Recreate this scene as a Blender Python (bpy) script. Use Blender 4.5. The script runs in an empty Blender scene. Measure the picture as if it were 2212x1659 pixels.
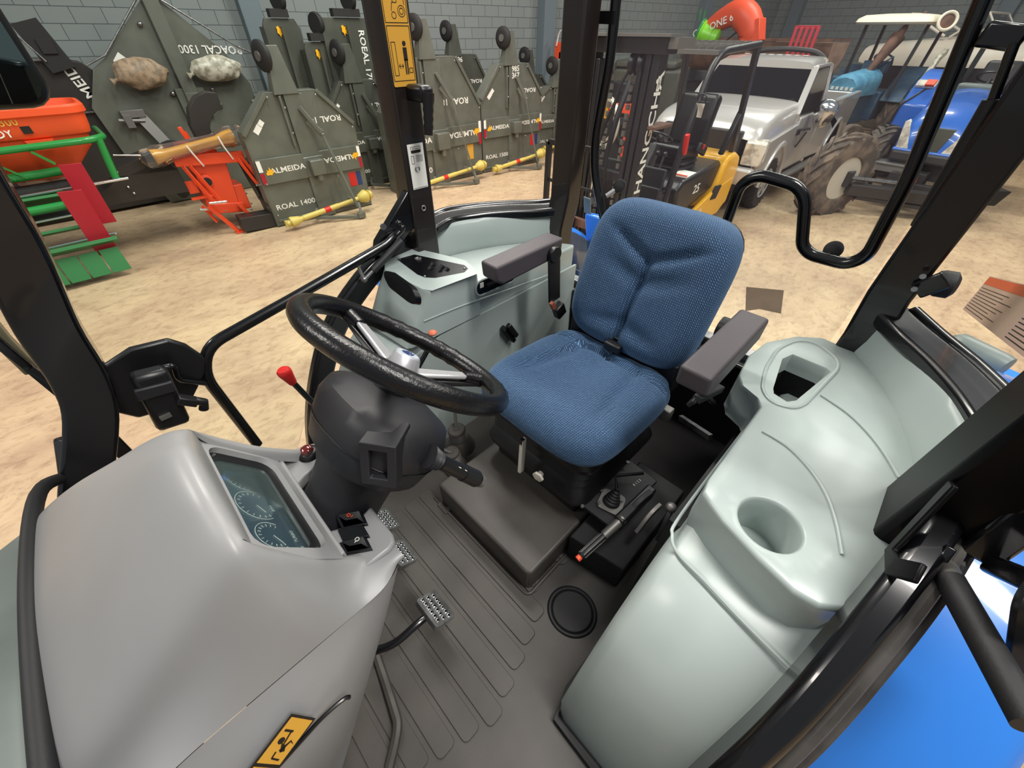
import bpy, bmesh, math, random
from mathutils import Vector, Matrix, Euler
R = math.radians
random.seed(7)
S = bpy.context.scene
C = S.collection

# ------------------------------------------------------------------ camera, sky, lights, exposure
cam_d = bpy.data.cameras.new('camera'); cam_d.sensor_width = 36.0; cam_d.lens = 840/2212*36; cam_d.clip_start = 0.02
cam = bpy.data.objects.new('camera', cam_d); C.objects.link(cam)
_f = Vector((-math.cos(R(45))*math.cos(R(42.3)), -math.sin(R(45))*math.cos(R(42.3)), -math.sin(R(42.3))))
_r = _f.cross(Vector((0, 0, 1))).normalized(); _u = _r.cross(_f)
_a = R(0.4)
_r2 = _r*math.cos(_a) + _u*math.sin(_a); _u2 = _u*math.cos(_a) - _r*math.sin(_a)
cam.matrix_world = Matrix(((_r2.x, _u2.x, -_f.x, 0), (_r2.y, _u2.y, -_f.y, 0), (_r2.z, _u2.z, -_f.z, 2.36), (0, 0, 0, 1)))
S.camera = cam
S.view_settings.view_transform = 'Standard'; S.view_settings.look = 'None'
S.view_settings.exposure = 0.0; S.view_settings.gamma = 1.0; S.view_settings.use_curve_mapping = False
wd = bpy.data.worlds.new('hall_air'); S.world = wd; wd.use_nodes = True
wd.node_tree.nodes['Background'].inputs[0].default_value = (0.90, 0.95, 1.0, 1); wd.node_tree.nodes['Background'].inputs[1].default_value = 0.30

def area(name, loc, size, power, col, rot=(0, 0, 0)):
    l = bpy.data.lights.new(name, 'AREA'); l.shape = 'RECTANGLE'; l.size, l.size_y = size; l.energy = power; l.color = col
    o = bpy.data.objects.new(name, l); C.objects.link(o); o.location = loc; o.rotation_euler = tuple(R(a) for a in rot)
    return o
for i, (x, y) in enumerate(((-1.0, 2.2), (-6.5, 1.0), (-2.5, -4.2), (-5.4, -5.2), (-13.0, -2.6), (4.0, -4.5))):
    area('hall_lamp', (x, y, 6.6), (0.7, 4.0), 330, (1.0, 0.945, 0.87) if i != 0 else (1, 0.97, 0.92))
area('cool_area_light', (3.5, 7.5, 3.4), (7.0, 4.0), 330, (0.80, 0.90, 1.0), (-68, 0, 160))  # broad cool area light behind the camera, out of view

# ------------------------------------------------------------------ materials
def lin(h):
    h = h.lstrip('#'); o = []
    for i in (0, 2, 4):
        c = int(h[i:i+2], 16)/255; o.append(c/12.92 if c <= 0.04045 else ((c+0.055)/1.055)**2.4)
    return (*o, 1)
MT = {}
def mat(name, col, rough=0.5, metal=0.0, col2=None, scale=8, amt=1.0, bump=0.0, bscale=60, coat=0.0, detail=4, stretch=None, spec=0.5, lo=0.42, hi=0.62):
    m = bpy.data.materials.new(name); m.use_nodes = True; nt = m.node_tree; b = nt.nodes['Principled BSDF']
    b.inputs['Base Color'].default_value = lin(col); b.inputs['Roughness'].default_value = rough; b.inputs['Metallic'].default_value = metal
    b.inputs['Coat Weight'].default_value = coat; b.inputs['Coat Roughness'].default_value = 0.06; b.inputs['Specular IOR Level'].default_value = spec
    if col2 or bump:
        tc = nt.nodes.new('ShaderNodeTexCoord'); mp = nt.nodes.new('ShaderNodeMapping'); nt.links.new(tc.outputs['Object'], mp.inputs[0])
        if stretch: mp.inputs['Scale'].default_value = stretch
    if col2:
        n = nt.nodes.new('ShaderNodeTexNoise'); n.inputs['Scale'].default_value = scale; n.inputs['Detail'].default_value = detail
        r = nt.nodes.new('ShaderNodeValToRGB'); r.color_ramp.elements[0].position = lo; r.color_ramp.elements[1].position = hi
        r.color_ramp.elements[0].color = lin(col); r.color_ramp.elements[1].color = lin(col2)
        nt.links.new(mp.outputs[0], n.inputs[0]); nt.links.new(n.outputs[0], r.inputs[0]); nt.links.new(r.outputs[0], b.inputs['Base Color'])
    if bump:
        n = nt.nodes.new('ShaderNodeTexNoise'); n.inputs['Scale'].default_value = bscale; n.inputs['Detail'].default_value = 3
        bp = nt.nodes.new('ShaderNodeBump'); bp.inputs['Strength'].default_value = bump; bp.inputs['Distance'].default_value = 0.01
        nt.links.new(mp.outputs[0], n.inputs[0]); nt.links.new(n.outputs[0], bp.inputs['Height']); nt.links.new(bp.outputs[0], b.inputs['Normal'])
    MT[name] = m
    return m
def glass(name, tint=(0.93, 0.96, 0.95), refl=0.10, haze=0.0, hazecol='#ffffff', fac=None):
    m = bpy.data.materials.new(name); m.use_nodes = True; nt = m.node_tree; nt.nodes.clear()
    out = nt.nodes.new('ShaderNodeOutputMaterial'); t = nt.nodes.new('ShaderNodeBsdfTransparent'); t.inputs[0].default_value = (*tint, 1)
    g = nt.nodes.new('ShaderNodeBsdfGlossy'); g.inputs['Roughness'].default_value = 0.03; g.inputs[0].default_value = (1, 1, 1, 1)
    lw = nt.nodes.new('ShaderNodeLayerWeight'); lw.inputs[0].default_value = refl
    mx = nt.nodes.new('ShaderNodeMixShader'); nt.links.new(lw.outputs['Fresnel'], mx.inputs[0]); nt.links.new(t.outputs[0], mx.inputs[1]); nt.links.new(g.outputs[0], mx.inputs[2])
    last = mx
    if haze:
        d = nt.nodes.new('ShaderNodeBsdfDiffuse'); d.inputs[0].default_value = lin(hazecol)
        m2 = nt.nodes.new('ShaderNodeMixShader'); m2.inputs[0].default_value = haze; nt.links.new(mx.outputs[0], m2.inputs[1]); nt.links.new(d.outputs[0], m2.inputs[2]); last = m2
    nt.links.new(last.outputs[0], out.inputs[0]); MT[name] = m
    return m
mat('console_plastic', '#a8b3b0', 0.32, bump=0.02, bscale=900, col2='#9faba8', scale=3)
mat('dash_plastic', '#929292', 0.36, bump=0.02, bscale=900, col2='#8a8a8b', scale=2)
mat('black_plastic', '#18181a', 0.34, bump=0.04, bscale=700)
mat('dark_panel', '#07080c', 0.25)
mat('column_plastic', '#222226', 0.5, bump=0.05, bscale=800)
mat('vinyl', '#0f0f12', 0.28, bump=0.12, bscale=240)
mat('armrest_foam', '#464044', 0.5, bump=0.1, bscale=400)
mat('black_paint', '#08080b', 0.24, coat=0.4)
mat('post_black', '#050506', 0.42, spec=0.15)
glass('residue_film', (0.55, 0.54, 0.56), 0.02, haze=0.12, hazecol='#8f8a86')
mat('post_paint', '#221c1a', 0.30, coat=0.3)
mat('rubber', '#18181a', 0.6, bump=0.05, bscale=200)
mat('rubber_worn', '#4a4643', 0.5, col2='#35322f', scale=14, stretch=(1, 1, 1))
mat('mat_rubber', '#3d3936', 0.48, col2='#4c4742', scale=7, bump=0.04, bscale=350, lo=0.3, hi=0.75)
mat('seat_base', '#121214', 0.38, bump=0.04, bscale=300)
mat('chrome', '#d8d8da', 0.14, 1.0)
mat('steel', '#a9a9a9', 0.30, 0.9, col2='#8a8a8a', scale=30)
mat('dull_steel', '#8a8784', 0.45, 0.7)
mat('silver', '#c9c9cc', 0.33, 0.6)
mat('badge', '#c4cdd8', 0.35, 0.3)
mat('badge_blue', '#25396e', 0.4)
mat('white', '#ece9e2', 0.5)
mat('white_plastic', '#d9d2c6', 0.4)
mat('red', '#cc2320', 0.4)
mat('dark_red', '#6a1512', 0.15, coat=1)
mat('orange_red', '#f0552e', 0.45)
mat('sticker_yellow', '#d9a23a', 0.5)
mat('sticker_red', '#c9501f', 0.5)
mat('sticker_tan', '#b89c8c', 0.5)
mat('ink', '#17130f', 0.6)
mat('fender_blue', '#2c7fe0', 0.28, coat=0.7)
mat('tractor_blue', '#2a66c4', 0.3, coat=0.6)
mat('old_blue', '#5f9fc0', 0.45, col2='#4c86a6', scale=6)
mat('dusty_blue', '#2c4d6c', 0.55, col2='#3f5a6a', scale=9)
mat('hood_grey', '#6f7874', 0.4, col2='#5f6863', scale=4)
mat('lcd', '#16324a', 0.2, coat=1.0, col2='#24465e', scale=5)
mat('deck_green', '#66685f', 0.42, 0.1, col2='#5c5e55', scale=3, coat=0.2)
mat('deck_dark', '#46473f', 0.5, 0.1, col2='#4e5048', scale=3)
mat('deck_black', '#2a2624', 0.45)
mat('shaft_yellow', '#c9b45c', 0.42)
mat('machine_yellow', '#f2b21c', 0.35, coat=0.3)
mat('machine_orange', '#e8491f', 0.4, coat=0.2)
mat('tank_orange', '#ee5526', 0.5)
mat('machine_green', '#1f8a3e', 0.35, coat=0.3)
mat('board_green', '#27723a', 0.5)
mat('lime', '#86d82e', 0.35)
mat('machine_red', '#a81428', 0.45)
mat('tyre', '#35302c', 0.75, col2='#5a5048', scale=6)
mat('tyre_dusty', '#4f4640', 0.8, col2='#7a6a5c', scale=5)
mat('tyre_dark', '#201e1e', 0.7)
mat('rim', '#cfc8bb', 0.4, 0.2)
mat('truck_silver', '#c8c3c0', 0.3, 0.35, coat=0.6)
mat('truck_glass', '#131417', 0.06, spec=0.22)
mat('truck_dark', '#2a292b', 0.5)
mat('lens', '#efe9dd', 0.12, 0.2, col2='#b3aaa0', scale=9)
mat('mast_black', '#1d1d21', 0.4)
mat('boat_cream', '#e8d9c6', 0.4, col2='#f2e8da', scale=2)
mat('boat_navy', '#1d2130', 0.3, coat=0.5)
mat('canopy', '#efe4cd', 0.55)
mat('tan_sheet', '#8d6f5d', 0.6, col2='#6f5546', scale=3)
mat('rust', '#5e4439', 0.7, col2='#7a5746', scale=4)
mat('plastic_bag', '#c9c4b4', 0.3, col2='#8f8a78', scale=12, bump=0.6, bscale=14)
mat('bag_brown', '#a58c72', 0.5, col2='#7f6f5c', scale=14, bump=0.6, bscale=18)
mat('bag_white', '#e4e2d6', 0.4, col2='#b9b78c', scale=9, bump=0.6, bscale=16)
mat('clear_box', '#9dbfd4', 0.2, col2='#c4dcea', scale=10)
mat('column_paint', '#6f7b82', 0.6)
mat('column_shade', '#5a646b', 0.6)
glass('pane'); glass('rear_pane', haze=0.05, hazecol='#b9a8b4'); glass('dial_glass', (0.85, 0.9, 0.9), 0.10, haze=0.05, hazecol='#8fa2a0')  # rear_pane haze: pale diffuse mix painted in for reflections on the glass
glass('wrap_film', (0.9, 0.9, 0.9), 0.4, haze=0.06, hazecol='#d8d8d8')

def node_mat(name):
    m = bpy.data.materials.new(name); m.use_nodes = True; MT[name] = m
    return m, m.node_tree, m.node_tree.nodes['Principled BSDF'], m.node_tree.nodes.new, m.node_tree.links.new
# painted concrete block wall
m, nt, b, N, L = node_mat('block_wall')
b.inputs['Roughness'].default_value = 0.6
tc = N('ShaderNodeTexCoord'); br = N('ShaderNodeTexBrick'); L(tc.outputs['UV'], br.inputs[0])
br.inputs['Scale'].default_value = 1; br.inputs['Brick Width'].default_value = 0.40; br.inputs['Row Height'].default_value = 0.20
br.inputs['Mortar Size'].default_value = 0.006; br.inputs['Mortar Smooth'].default_value = 0.3; br.inputs['Bias'].default_value = 0
br.inputs['Color1'].default_value = lin('#8a908e'); br.inputs['Color2'].default_value = lin('#848a89'); br.inputs['Mortar'].default_value = lin('#50575a')
L(br.outputs[0], b.inputs['Base Color'])
bp = N('ShaderNodeBump'); bp.inputs['Strength'].default_value = 0.5; bp.inputs['Distance'].default_value = 0.01; bp.invert = True
L(br.outputs[1], bp.inputs['Height']); L(bp.outputs[0], b.inputs['Normal'])
# dusty worn concrete
m, nt, b, N, L = node_mat('concrete')
tc = N('ShaderNodeTexCoord'); mp = N('ShaderNodeMapping'); mp.inputs['Scale'].default_value = (1, 1.7, 1); mp.inputs['Rotation'].default_value = (0, 0, 0.5); L(tc.outputs['Object'], mp.inputs[0])
n1 = N('ShaderNodeTexNoise'); n1.inputs['Scale'].default_value = 0.9; n1.inputs['Detail'].default_value = 8; n1.inputs['Roughness'].default_value = 0.65
n2 = N('ShaderNodeTexNoise'); n2.inputs['Scale'].default_value = 7; n2.inputs['Detail'].default_value = 9; n2.inputs['Roughness'].default_value = 0.75; n2.inputs['Distortion'].default_value = 0.6
L(mp.outputs[0], n1.inputs[0]); L(mp.outputs[0], n2.inputs[0])
r1 = N('ShaderNodeValToRGB'); r1.color_ramp.elements[0].position = 0.33; r1.color_ramp.elements[1].position = 0.66
r1.color_ramp.elements[0].color = lin('#b2967b'); r1.color_ramp.elements[1].color = lin('#d3b995')
r2 = N('ShaderNodeValToRGB'); r2.color_ramp.elements[0].position = 0.34; r2.color_ramp.elements[1].position = 0.52
r2.color_ramp.elements[0].color = lin('#93826f'); r2.color_ramp.elements[1].color = (1, 1, 1, 1)
L(n1.outputs[0], r1.inputs[0]); L(n2.outputs[0], r2.inputs[0])
mx = N('ShaderNodeMix'); mx.data_type = 'RGBA'; mx.blend_type = 'MULTIPLY'; mx.inputs[0].default_value = 0.45
L(r1.outputs[0], mx.inputs[6]); L(r2.outputs[0], mx.inputs[7]); L(mx.outputs[2], b.inputs['Base Color']); b.inputs['Roughness'].default_value = 0.42
# woven blue seat cloth with small light dashes
m, nt, b, N, L = node_mat('seat_cloth')
tc = N('ShaderNodeTexCoord'); mp = N('ShaderNodeMapping'); mp.inputs['Rotation'].default_value = (0, 0, 0.78); L(tc.outputs['UV'], mp.inputs[0])
br = N('ShaderNodeTexBrick'); br.offset = 0.5; br.inputs['Scale'].default_value = 100; br.inputs['Brick Width'].default_value = 1.0; br.inputs['Row Height'].default_value = 0.5
br.inputs['Mortar Size'].default_value = 0.19; br.inputs['Mortar Smooth'].default_value = 0.25
br.inputs['Color1'].default_value = lin('#6d94be'); br.inputs['Color2'].default_value = lin('#52799f'); br.inputs['Mortar'].default_value = lin('#18324f')
L(mp.outputs[0], br.inputs[0])
ns = N('ShaderNodeTexNoise'); ns.inputs['Scale'].default_value = 5; L(tc.outputs['UV'], ns.inputs[0])
rr = N('ShaderNodeValToRGB'); rr.color_ramp.elements[0].position = 0.3; rr.color_ramp.elements[1].position = 0.75; rr.color_ramp.elements[0].color = lin('#132a45'); rr.color_ramp.elements[1].color = lin('#234469'); L(ns.outputs[0], rr.inputs[0])
mx = N('ShaderNodeMix'); mx.data_type = 'RGBA'; mx.inputs[0].default_value = 0.22; L(br.outputs[0], mx.inputs[6]); L(rr.outputs[0], mx.inputs[7]); L(mx.outputs[2], b.inputs['Base Color'])
b.inputs['Roughness'].default_value = 0.85; b.inputs['Sheen Weight'].default_value = 0.35; b.inputs['Sheen Tint'].default_value = lin('#9fc0e8')
bp = N('ShaderNodeBump'); bp.inputs['Strength'].default_value = 0.4; bp.inputs['Distance'].default_value = 0.002; L(br.outputs[1], bp.inputs['Height']); L(bp.outputs[0], b.inputs['Normal'])

# ------------------------------------------------------------------ mesh helpers
def V(*a): return Vector(a if len(a) > 1 else a[0])
def frame(o, x, y):
    x = V(x).normalized(); y = V(y); z = x.cross(y).normalized(); y = z.cross(x)
    return Matrix(((x.x, y.x, z.x, o[0]), (x.y, y.y, z.y, o[1]), (x.z, y.z, z.z, o[2]), (0, 0, 0, 1)))
def rotm(e): return Euler(tuple(R(a) for a in e)).to_matrix()
def perp(d, up=(0, 0, 1)):
    d = V(d).normalized(); up = V(up)
    if abs(d.dot(up.normalized())) > 0.97: up = V(1, 0, 0) if abs(d.x) < 0.9 else V(0, 1, 0)
    s = d.cross(up).normalized(); return s, s.cross(d).normalized()
def fillet(pts, r, n=5, closed=False):
    pts = [V(p) for p in pts]
    if r <= 0: return pts
    out = []; k = len(pts)
    for i, p in enumerate(pts):
        if not closed and i in (0, k-1): out.append(p); continue
        a = pts[i-1]-p; c = pts[(i+1) % k]-p; q = min(r, a.length*0.48, c.length*0.48)
        A = p+a.normalized()*q; B = p+c.normalized()*q
        for j in range(n+1):
            t = j/n; out.append(A*(1-t)**2+p*2*t*(1-t)+B*t*t)
    return out
def spline(pts, n=8):
    pts = [V(p) for p in pts]; o = []
    for i in range(len(pts)-1):
        p0 = pts[max(i-1, 0)]; p1 = pts[i]; p2 = pts[i+1]; p3 = pts[min(i+2, len(pts)-1)]
        for j in range(n):
            t = j/n; o.append(0.5*((2*p1)+(p2-p0)*t+(2*p0-5*p1+4*p2-p3)*t*t+(3*p1-p0-3*p2+p3)*t**3))
    return o+[pts[-1]]
class MB:
    def __init__(s): s.v = []; s.f = []
    def add(s, vs, fs):
        k = len(s.v); s.v += [V(p) for p in vs]; s.f += [tuple(i+k for i in f) for f in fs]; return s
    def box(s, c, d, rot=None):
        m = rotm(rot) if rot else Matrix.Identity(3); c = V(c)
        vs = [c+m @ V(x*d[0]/2, y*d[1]/2, z*d[2]/2) for x in (-1, 1) for y in (-1, 1) for z in (-1, 1)]
        return s.add(vs, [(0, 1, 3, 2), (4, 6, 7, 5), (0, 4, 5, 1), (2, 3, 7, 6), (0, 2, 6, 4), (1, 5, 7, 3)])
    def mbox(s, M, c, d):
        k = len(s.v); s.box(c, d)
        for i in range(k, len(s.v)): s.v[i] = M @ s.v[i]
        return s
    def bar(s, a, b, w, h, up=(0, 0, 1)):
        a = V(a); b = V(b); sd, u = perp(b-a, up)
        vs = [p+sd*x*w/2+u*y*h/2 for p in (a, b) for x, y in ((-1, -1), (1, -1), (1, 1), (-1, 1))]
        return s.add(vs, [(3, 2, 1, 0), (4, 5, 6, 7)]+[(i, (i+1) % 4, (i+1) % 4+4, i+4) for i in range(4)])
    def sweep(s, pts, w, h, up=(0, 0, 1), closed=False):
        pts = [V(p) for p in pts]; rows = []; k = len(pts)
        for i, p in enumerate(pts):
            d = pts[(i+1) % k]-pts[i-1] if closed else pts[min(i+1, k-1)]-pts[max(i-1, 0)]
            sd, u = perp(d, up); rows.append([p+sd*x*w/2+u*y*h/2 for x, y in ((-1, -1), (1, -1), (1, 1), (-1, 1))])
        return s.rows(rows, closed)
    def rows(s, rows, closed=False, cyc=True, caps=True):
        k = len(rows[0]); vs = [p for r in rows for p in r]; n = len(rows); fs = []
        for i in range(n if closed else n-1):
            for j in range(k if cyc else k-1):
                a = i*k+j; b = i*k+(j+1) % k; c = ((i+1) % n)*k+(j+1) % k; d = ((i+1) % n)*k+j; fs.append((a, b, c, d))
        if caps and cyc and not closed: fs.append(tuple(range(k-1, -1, -1))); fs.append(tuple((n-1)*k+j for j in range(k)))
        return s.add(vs, fs)
    def tube(s, pts, r, n=10, closed=False, bend=0, radii=None):
        pts = fillet(pts, bend, 5, closed); rows = []; k = len(pts); prev = None
        for i, p in enumerate(pts):
            d = pts[(i+1) % k]-pts[i-1] if closed else pts[min(i+1, k-1)]-pts[max(i-1, 0)]
            if d.length < 1e-9: d = V(0, 0, 1)
            d.normalize()
            if prev is None: sd, u = perp(d)
            else:
                sd = (prev-d*prev.dot(d)); sd = sd.normalized() if sd.length > 1e-6 else perp(d)[0]; u = sd.cross(d)
            prev = sd; rr = radii[min(i, len(radii)-1)] if radii else r
            rows.append([p+(sd*math.cos(2*math.pi*j/n)+u*math.sin(2*math.pi*j/n))*rr for j in range(n)])
        return s.rows(rows, closed)
    def cyl(s, a, b, r, r2=None, n=16):
        a = V(a); b = V(b); sd, u = perp(b-a); r2 = r if r2 is None else r2
        return s.rows([[p+(sd*math.cos(2*math.pi*j/n)+u*math.sin(2*math.pi*j/n))*q for j in range(n)] for p, q in ((a, r), (b, r2))])
    def lathe(s, prof, o=(0, 0, 0), ax=(0, 0, 1), n=24, closed=False):
        o = V(o); ax = V(ax).normalized(); sd, u = perp(ax)
        return s.rows([[o+ax*h+(sd*math.cos(2*math.pi*j/n)+u*math.sin(2*math.pi*j/n))*max(r, 1e-4) for j in range(n)] for r, h in prof], closed)
    def torus(s, c, ax, Rr, r, n=40, k=12):
        sd, u = perp(ax); c = V(c)
        return s.tube([c+(sd*math.cos(2*math.pi*j/n)+u*math.sin(2*math.pi*j/n))*Rr for j in range(n)], r, k, True)
    def prism(s, poly, h0, h1, M=None):
        M = M or Matrix.Identity(4); k = len(poly)
        vs = [M @ V(p[0], p[1], h) for h in (h0, h1) for p in poly]
        ar = sum(poly[i][0]*poly[(i+1) % k][1]-poly[(i+1) % k][0]*poly[i][1] for i in range(k))
        fs = [tuple(range(k-1, -1, -1)), tuple(range(k, 2*k))]+[(i, (i+1) % k, (i+1) % k+k, i+k) for i in range(k)]
        if (ar < 0) != (h1 < h0): fs = [tuple(reversed(f)) for f in fs]
        return s.add(vs, fs)
    def ball(s, c, r, n=14, m=9):
        c = V(c); r = (r, r, r) if not hasattr(r, '__len__') else r; rows = []
        for i in range(m+1):
            t = math.pi*i/m; rows.append([c+V(r[0]*math.sin(t)*math.cos(2*math.pi*j/n), r[1]*math.sin(t)*math.sin(2*math.pi*j/n), -r[2]*math.cos(t)) for j in range(n)])
        return s.rows(rows, caps=False)
    def poly(s, pts): return s.add(pts, [tuple(range(len(pts)))])
    def xf(s, M): s.v = [M @ p for p in s.v]; return s
def rrect(w, h, r, n=4, cx=0, cy=0):
    o = []
    for sx, sy, a0 in ((1, 1, 0), (-1, 1, 90), (-1, -1, 180), (1, -1, 270)):
        for j in range(n+1):
            a = R(a0+90*j/n); o.append((cx+sx*(w/2-r)+r*math.cos(a), cy+sy*(h/2-r)+r*math.sin(a)))
    return o
MW = {}
def thing(name, label, cat, loc=(0, 0, 0), rz=0, group=None, M=None):
    o = bpy.data.objects.new(name, None); C.objects.link(o); o.empty_display_size = 0.1
    M = M or (Matrix.Translation(V(loc)) @ Matrix.Rotation(R(rz), 4, 'Z')); o.matrix_world = M; MW[o.name] = M
    tag(o, label, cat, group); return o
def tag(o, label=None, cat=None, group=None, kind=None):
    for k, v in (('label', label), ('category', cat), ('group', group), ('kind', kind)):
        if v: o[k] = v
    return o
def obj(name, mb, m, parent=None, world=False, bevel=0, sub=0, ang=38, seg=2, label=None, kind=None, uv=None, flip=False):
    me = bpy.data.meshes.new(name); vs = mb.v; M = MW[parent.name] if parent else Matrix.Identity(4)
    if parent and world: Mi = M.inverted(); vs = [Mi @ p for p in vs]
    me.from_pydata([tuple(p) for p in vs], [], mb.f)
    bm = bmesh.new(); bm.from_mesh(me); bmesh.ops.remove_doubles(bm, verts=bm.verts, dist=1e-5)
    bmesh.ops.recalc_face_normals(bm, faces=bm.faces); bm.to_mesh(me); bm.free()
    if uv:
        l = me.uv_layers.new(name='UVMap')
        for p in me.polygons:
            for li in p.loop_indices: l.data[li].uv = uv(me.vertices[me.loops[li].vertex_index].co, p.normal)
    for p in me.polygons: p.use_smooth = True
    me.set_sharp_from_angle(angle=R(ang if not sub else 180)); me.materials.append(MT[m] if isinstance(m, str) else m)
    o = bpy.data.objects.new(name, me); C.objects.link(o)
    if parent: o.parent = parent
    MW[o.name] = M
    if bevel:
        b = o.modifiers.new('edge', 'BEVEL'); b.width = bevel; b.segments = seg; b.limit_method = 'ANGLE'; b.angle_limit = R(32); b.harden_normals = False
    if sub:
        q = o.modifiers.new('smooth', 'SUBSURF'); q.levels = sub; q.render_levels = sub
    if label: o['label'] = label
    if kind: o['kind'] = kind
    return o
def text(name, s, size, M, m, parent=None, world=False, th=0.0006, sx=1.0, space=1.0, label=None):
    cu = bpy.data.curves.new(name, 'FONT'); cu.body = s; cu.size = size; cu.extrude = th; cu.space_character = space; cu.align_x = 'CENTER'; cu.align_y = 'CENTER'; cu.resolution_u = 2; cu.offset = size*0.014 if size > .05 else 0
    t = bpy.data.objects.new(name, cu); C.objects.link(t)
    dg = bpy.context.evaluated_depsgraph_get(); me = bpy.data.meshes.new_from_object(t.evaluated_get(dg)); bpy.data.objects.remove(t)
    Mi = MW[parent.name].inverted() if (parent and world) else Matrix.Identity(4)
    me.transform(Mi @ M @ Matrix.Diagonal((sx, 1, 1, 1))); me.materials.clear(); me.materials.append(MT[m])
    o = bpy.data.objects.new(name, me); C.objects.link(o)
    if parent: o.parent = parent; MW[o.name] = MW[parent.name]
    if label: o['label'] = label
    return o
def copy_tree(o, parent=None):
    c = o.copy(); C.objects.link(c); MW[c.name] = MW[o.name]
    if parent: c.parent = parent
    for ch in [k for k in C.objects if k.parent == o]: copy_tree(ch, c)
    return c
def put(o, loc, rz, label, group=None):
    o.matrix_world = Matrix.Translation(V(loc)) @ Matrix.Rotation(R(rz), 4, 'Z'); MW[o.name] = o.matrix_world.copy(); o['label'] = label
    if group: o['group'] = group
# ------------------------------------------------------------------ the hall
def wall_uv(co, n): return (math.hypot(co.x, co.y) if abs(n.z) < 0.5 else co.x, co.z)
def wuv(axis):
    return lambda co, n: ((co.x*axis[0]+co.y*axis[1]), co.z)
fl = MB().box((-8, 0, -0.05), (60, 60, 0.1)); floor = obj('floor', fl, 'concrete'); tag(floor, kind='structure')
wdir = V(-1, 0.149, 0).normalized(); wn = V(-wdir.y, wdir.x, 0)
if wn.y > 0: wn = -wn
W0 = V(12, -12.84, 0); W1 = V(-22.4, -7.71, 0)
def wall(name, a, b, h, away):
    a = V(a); b = V(b); d = (b-a).normalized(); q = V(away).normalized()*0.2
    mb = MB().prism([(a.x, a.y), (b.x, b.y), ((b+q).x, (b+q).y), ((a+q).x, (a+q).y)], 0, h)
    o = obj(name, mb, 'block_wall', uv=wuv((d.x, d.y))); tag(o, kind='structure'); return o
wall('wall_right', W0, W1, 7.5, wn)
bd = V(-wn.x, -wn.y, 0)
W2 = W1+bd*30
wall('wall_back', W1, W2, 7.5, wdir)
def column(name, p, w=0.42, d=0.35, m='column_paint'):
    p = V(p); a = p-wdir*w/2; bq = p+wdir*w/2; o_ = -wn*d
    mb = MB().prism([(a.x, a.y), (bq.x, bq.y), ((bq+o_).x, (bq+o_).y), ((a+o_).x, (a+o_).y)], 0, 7.5)
    o = obj(name, mb, m, bevel=0.01); tag(o, kind='structure'); return o
for i, x in enumerate((-3.55, -10.55, -17.4)):
    t = (x-W0.x)/(W1.x-W0.x); column('trim_%d' % (i+1), W0+(W1-W0)*t, 0.34 if i == 0 else 0.4, 0.3)
for i, k in enumerate((0.6, 6.6, 12.6)):
    p = W1+bd*k; q = V(wdir)
    mb = MB().prism([(p.x, p.y), ((p+bd*0.4).x, (p+bd*0.4).y), ((p+bd*0.4-q*0.3).x, (p+bd*0.4-q*0.3).y), ((p-q*0.3).x, (p-q*0.3).y)], 0, 7.5)
    tag(obj('trim_%d' % (i+4), mb, 'column_paint', bevel=0.01), kind='structure')

# ------------------------------------------------------------------ tractor cab: frame
cf = thing('cab_frame', 'black steel cab frame of posts and curved rails around the blue seat', 'cab frame', (-0.5, -0.5, 1.0))
def P(name, mb, m, par=cf, **k): return obj(name, mb, m, par, world=True, **k)
YR, YL = -1.25, 0.25
P('front_post', MB().sweep(spline([(0.114, -1.120, 2.314), (0.140, -1.120, 2.191), (0.159, -1.120, 2.069), (0.197, -1.120, 1.920), (0.218, -1.120, 1.797), (0.254, -1.110, 1.699), (0.358, -1.080, 1.541)], 5), 0.075, 0.088, up=(1, 0, 0)), 'black_paint', bevel=0.008)
P('front_post', MB().bar((0.30, -1.12, 1.66), (0.41, -1.05, 1.44), 0.06, 0.06), 'black_paint', bevel=0.008)
P('center_post', MB().box((-0.765, -1.245, 2.12), (0.09, 0.09, 0.98)), 'post_paint', bevel=0.006)
P('center_post', MB().box((-0.765, 0.262, 2.13), (0.15, 0.09, 0.90)), 'post_black', bevel=0.012)
for s_, y0 in ((-1, -1.045), (1, 0.05)):
    P('rear_post', MB().sweep([(-1.34, y0, 2.6), (-1.345, y0, 2.2), (-1.345, y0, 1.86), (-1.33, y0+s_*0.01, 1.74), (-1.33, y0+s_*0.01, 1.50)], 0.085, 0.09, up=(0, 1, 0)), 'black_paint' if s_ > 0 else 'post_paint', bevel=0.008)
# curved rails below the rear side windows and round the door openings
def mir(p, s): return V(p[0], -0.5+s*(p[1]+0.5), p[2])
rail = [(-0.80, 0.27, 1.80), (-0.92, 0.305, 1.80), (-1.04, 0.27, 1.80), (-1.16, 0.20, 1.80), (-1.26, 0.12, 1.80), (-1.33, 0.05, 1.81)]
for s_ in (-1, 1):
    P('window_rail', MB().sweep(spline([mir((p[0]-.02, p[1]+.02, p[2]-.005), s_) for p in rail], 6), 0.10, 0.04), 'black_paint', bevel=0.01)
    P('window_rail', MB().tube(spline([mir((p[0]-0.045, p[1]+0.065, p[2]+0.006), s_) for p in rail], 6), 0.018, 10), 'black_paint')
sill = [(-0.80, 0.272, 1.805), (-0.60, 0.243, 1.782), (-0.46, 0.225, 1.720), (-0.33, 0.212, 1.615), (-0.22, 0.20, 1.45), (-0.14, 0.20, 1.25), (-0.09, 0.20, 1.02)]
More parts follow.
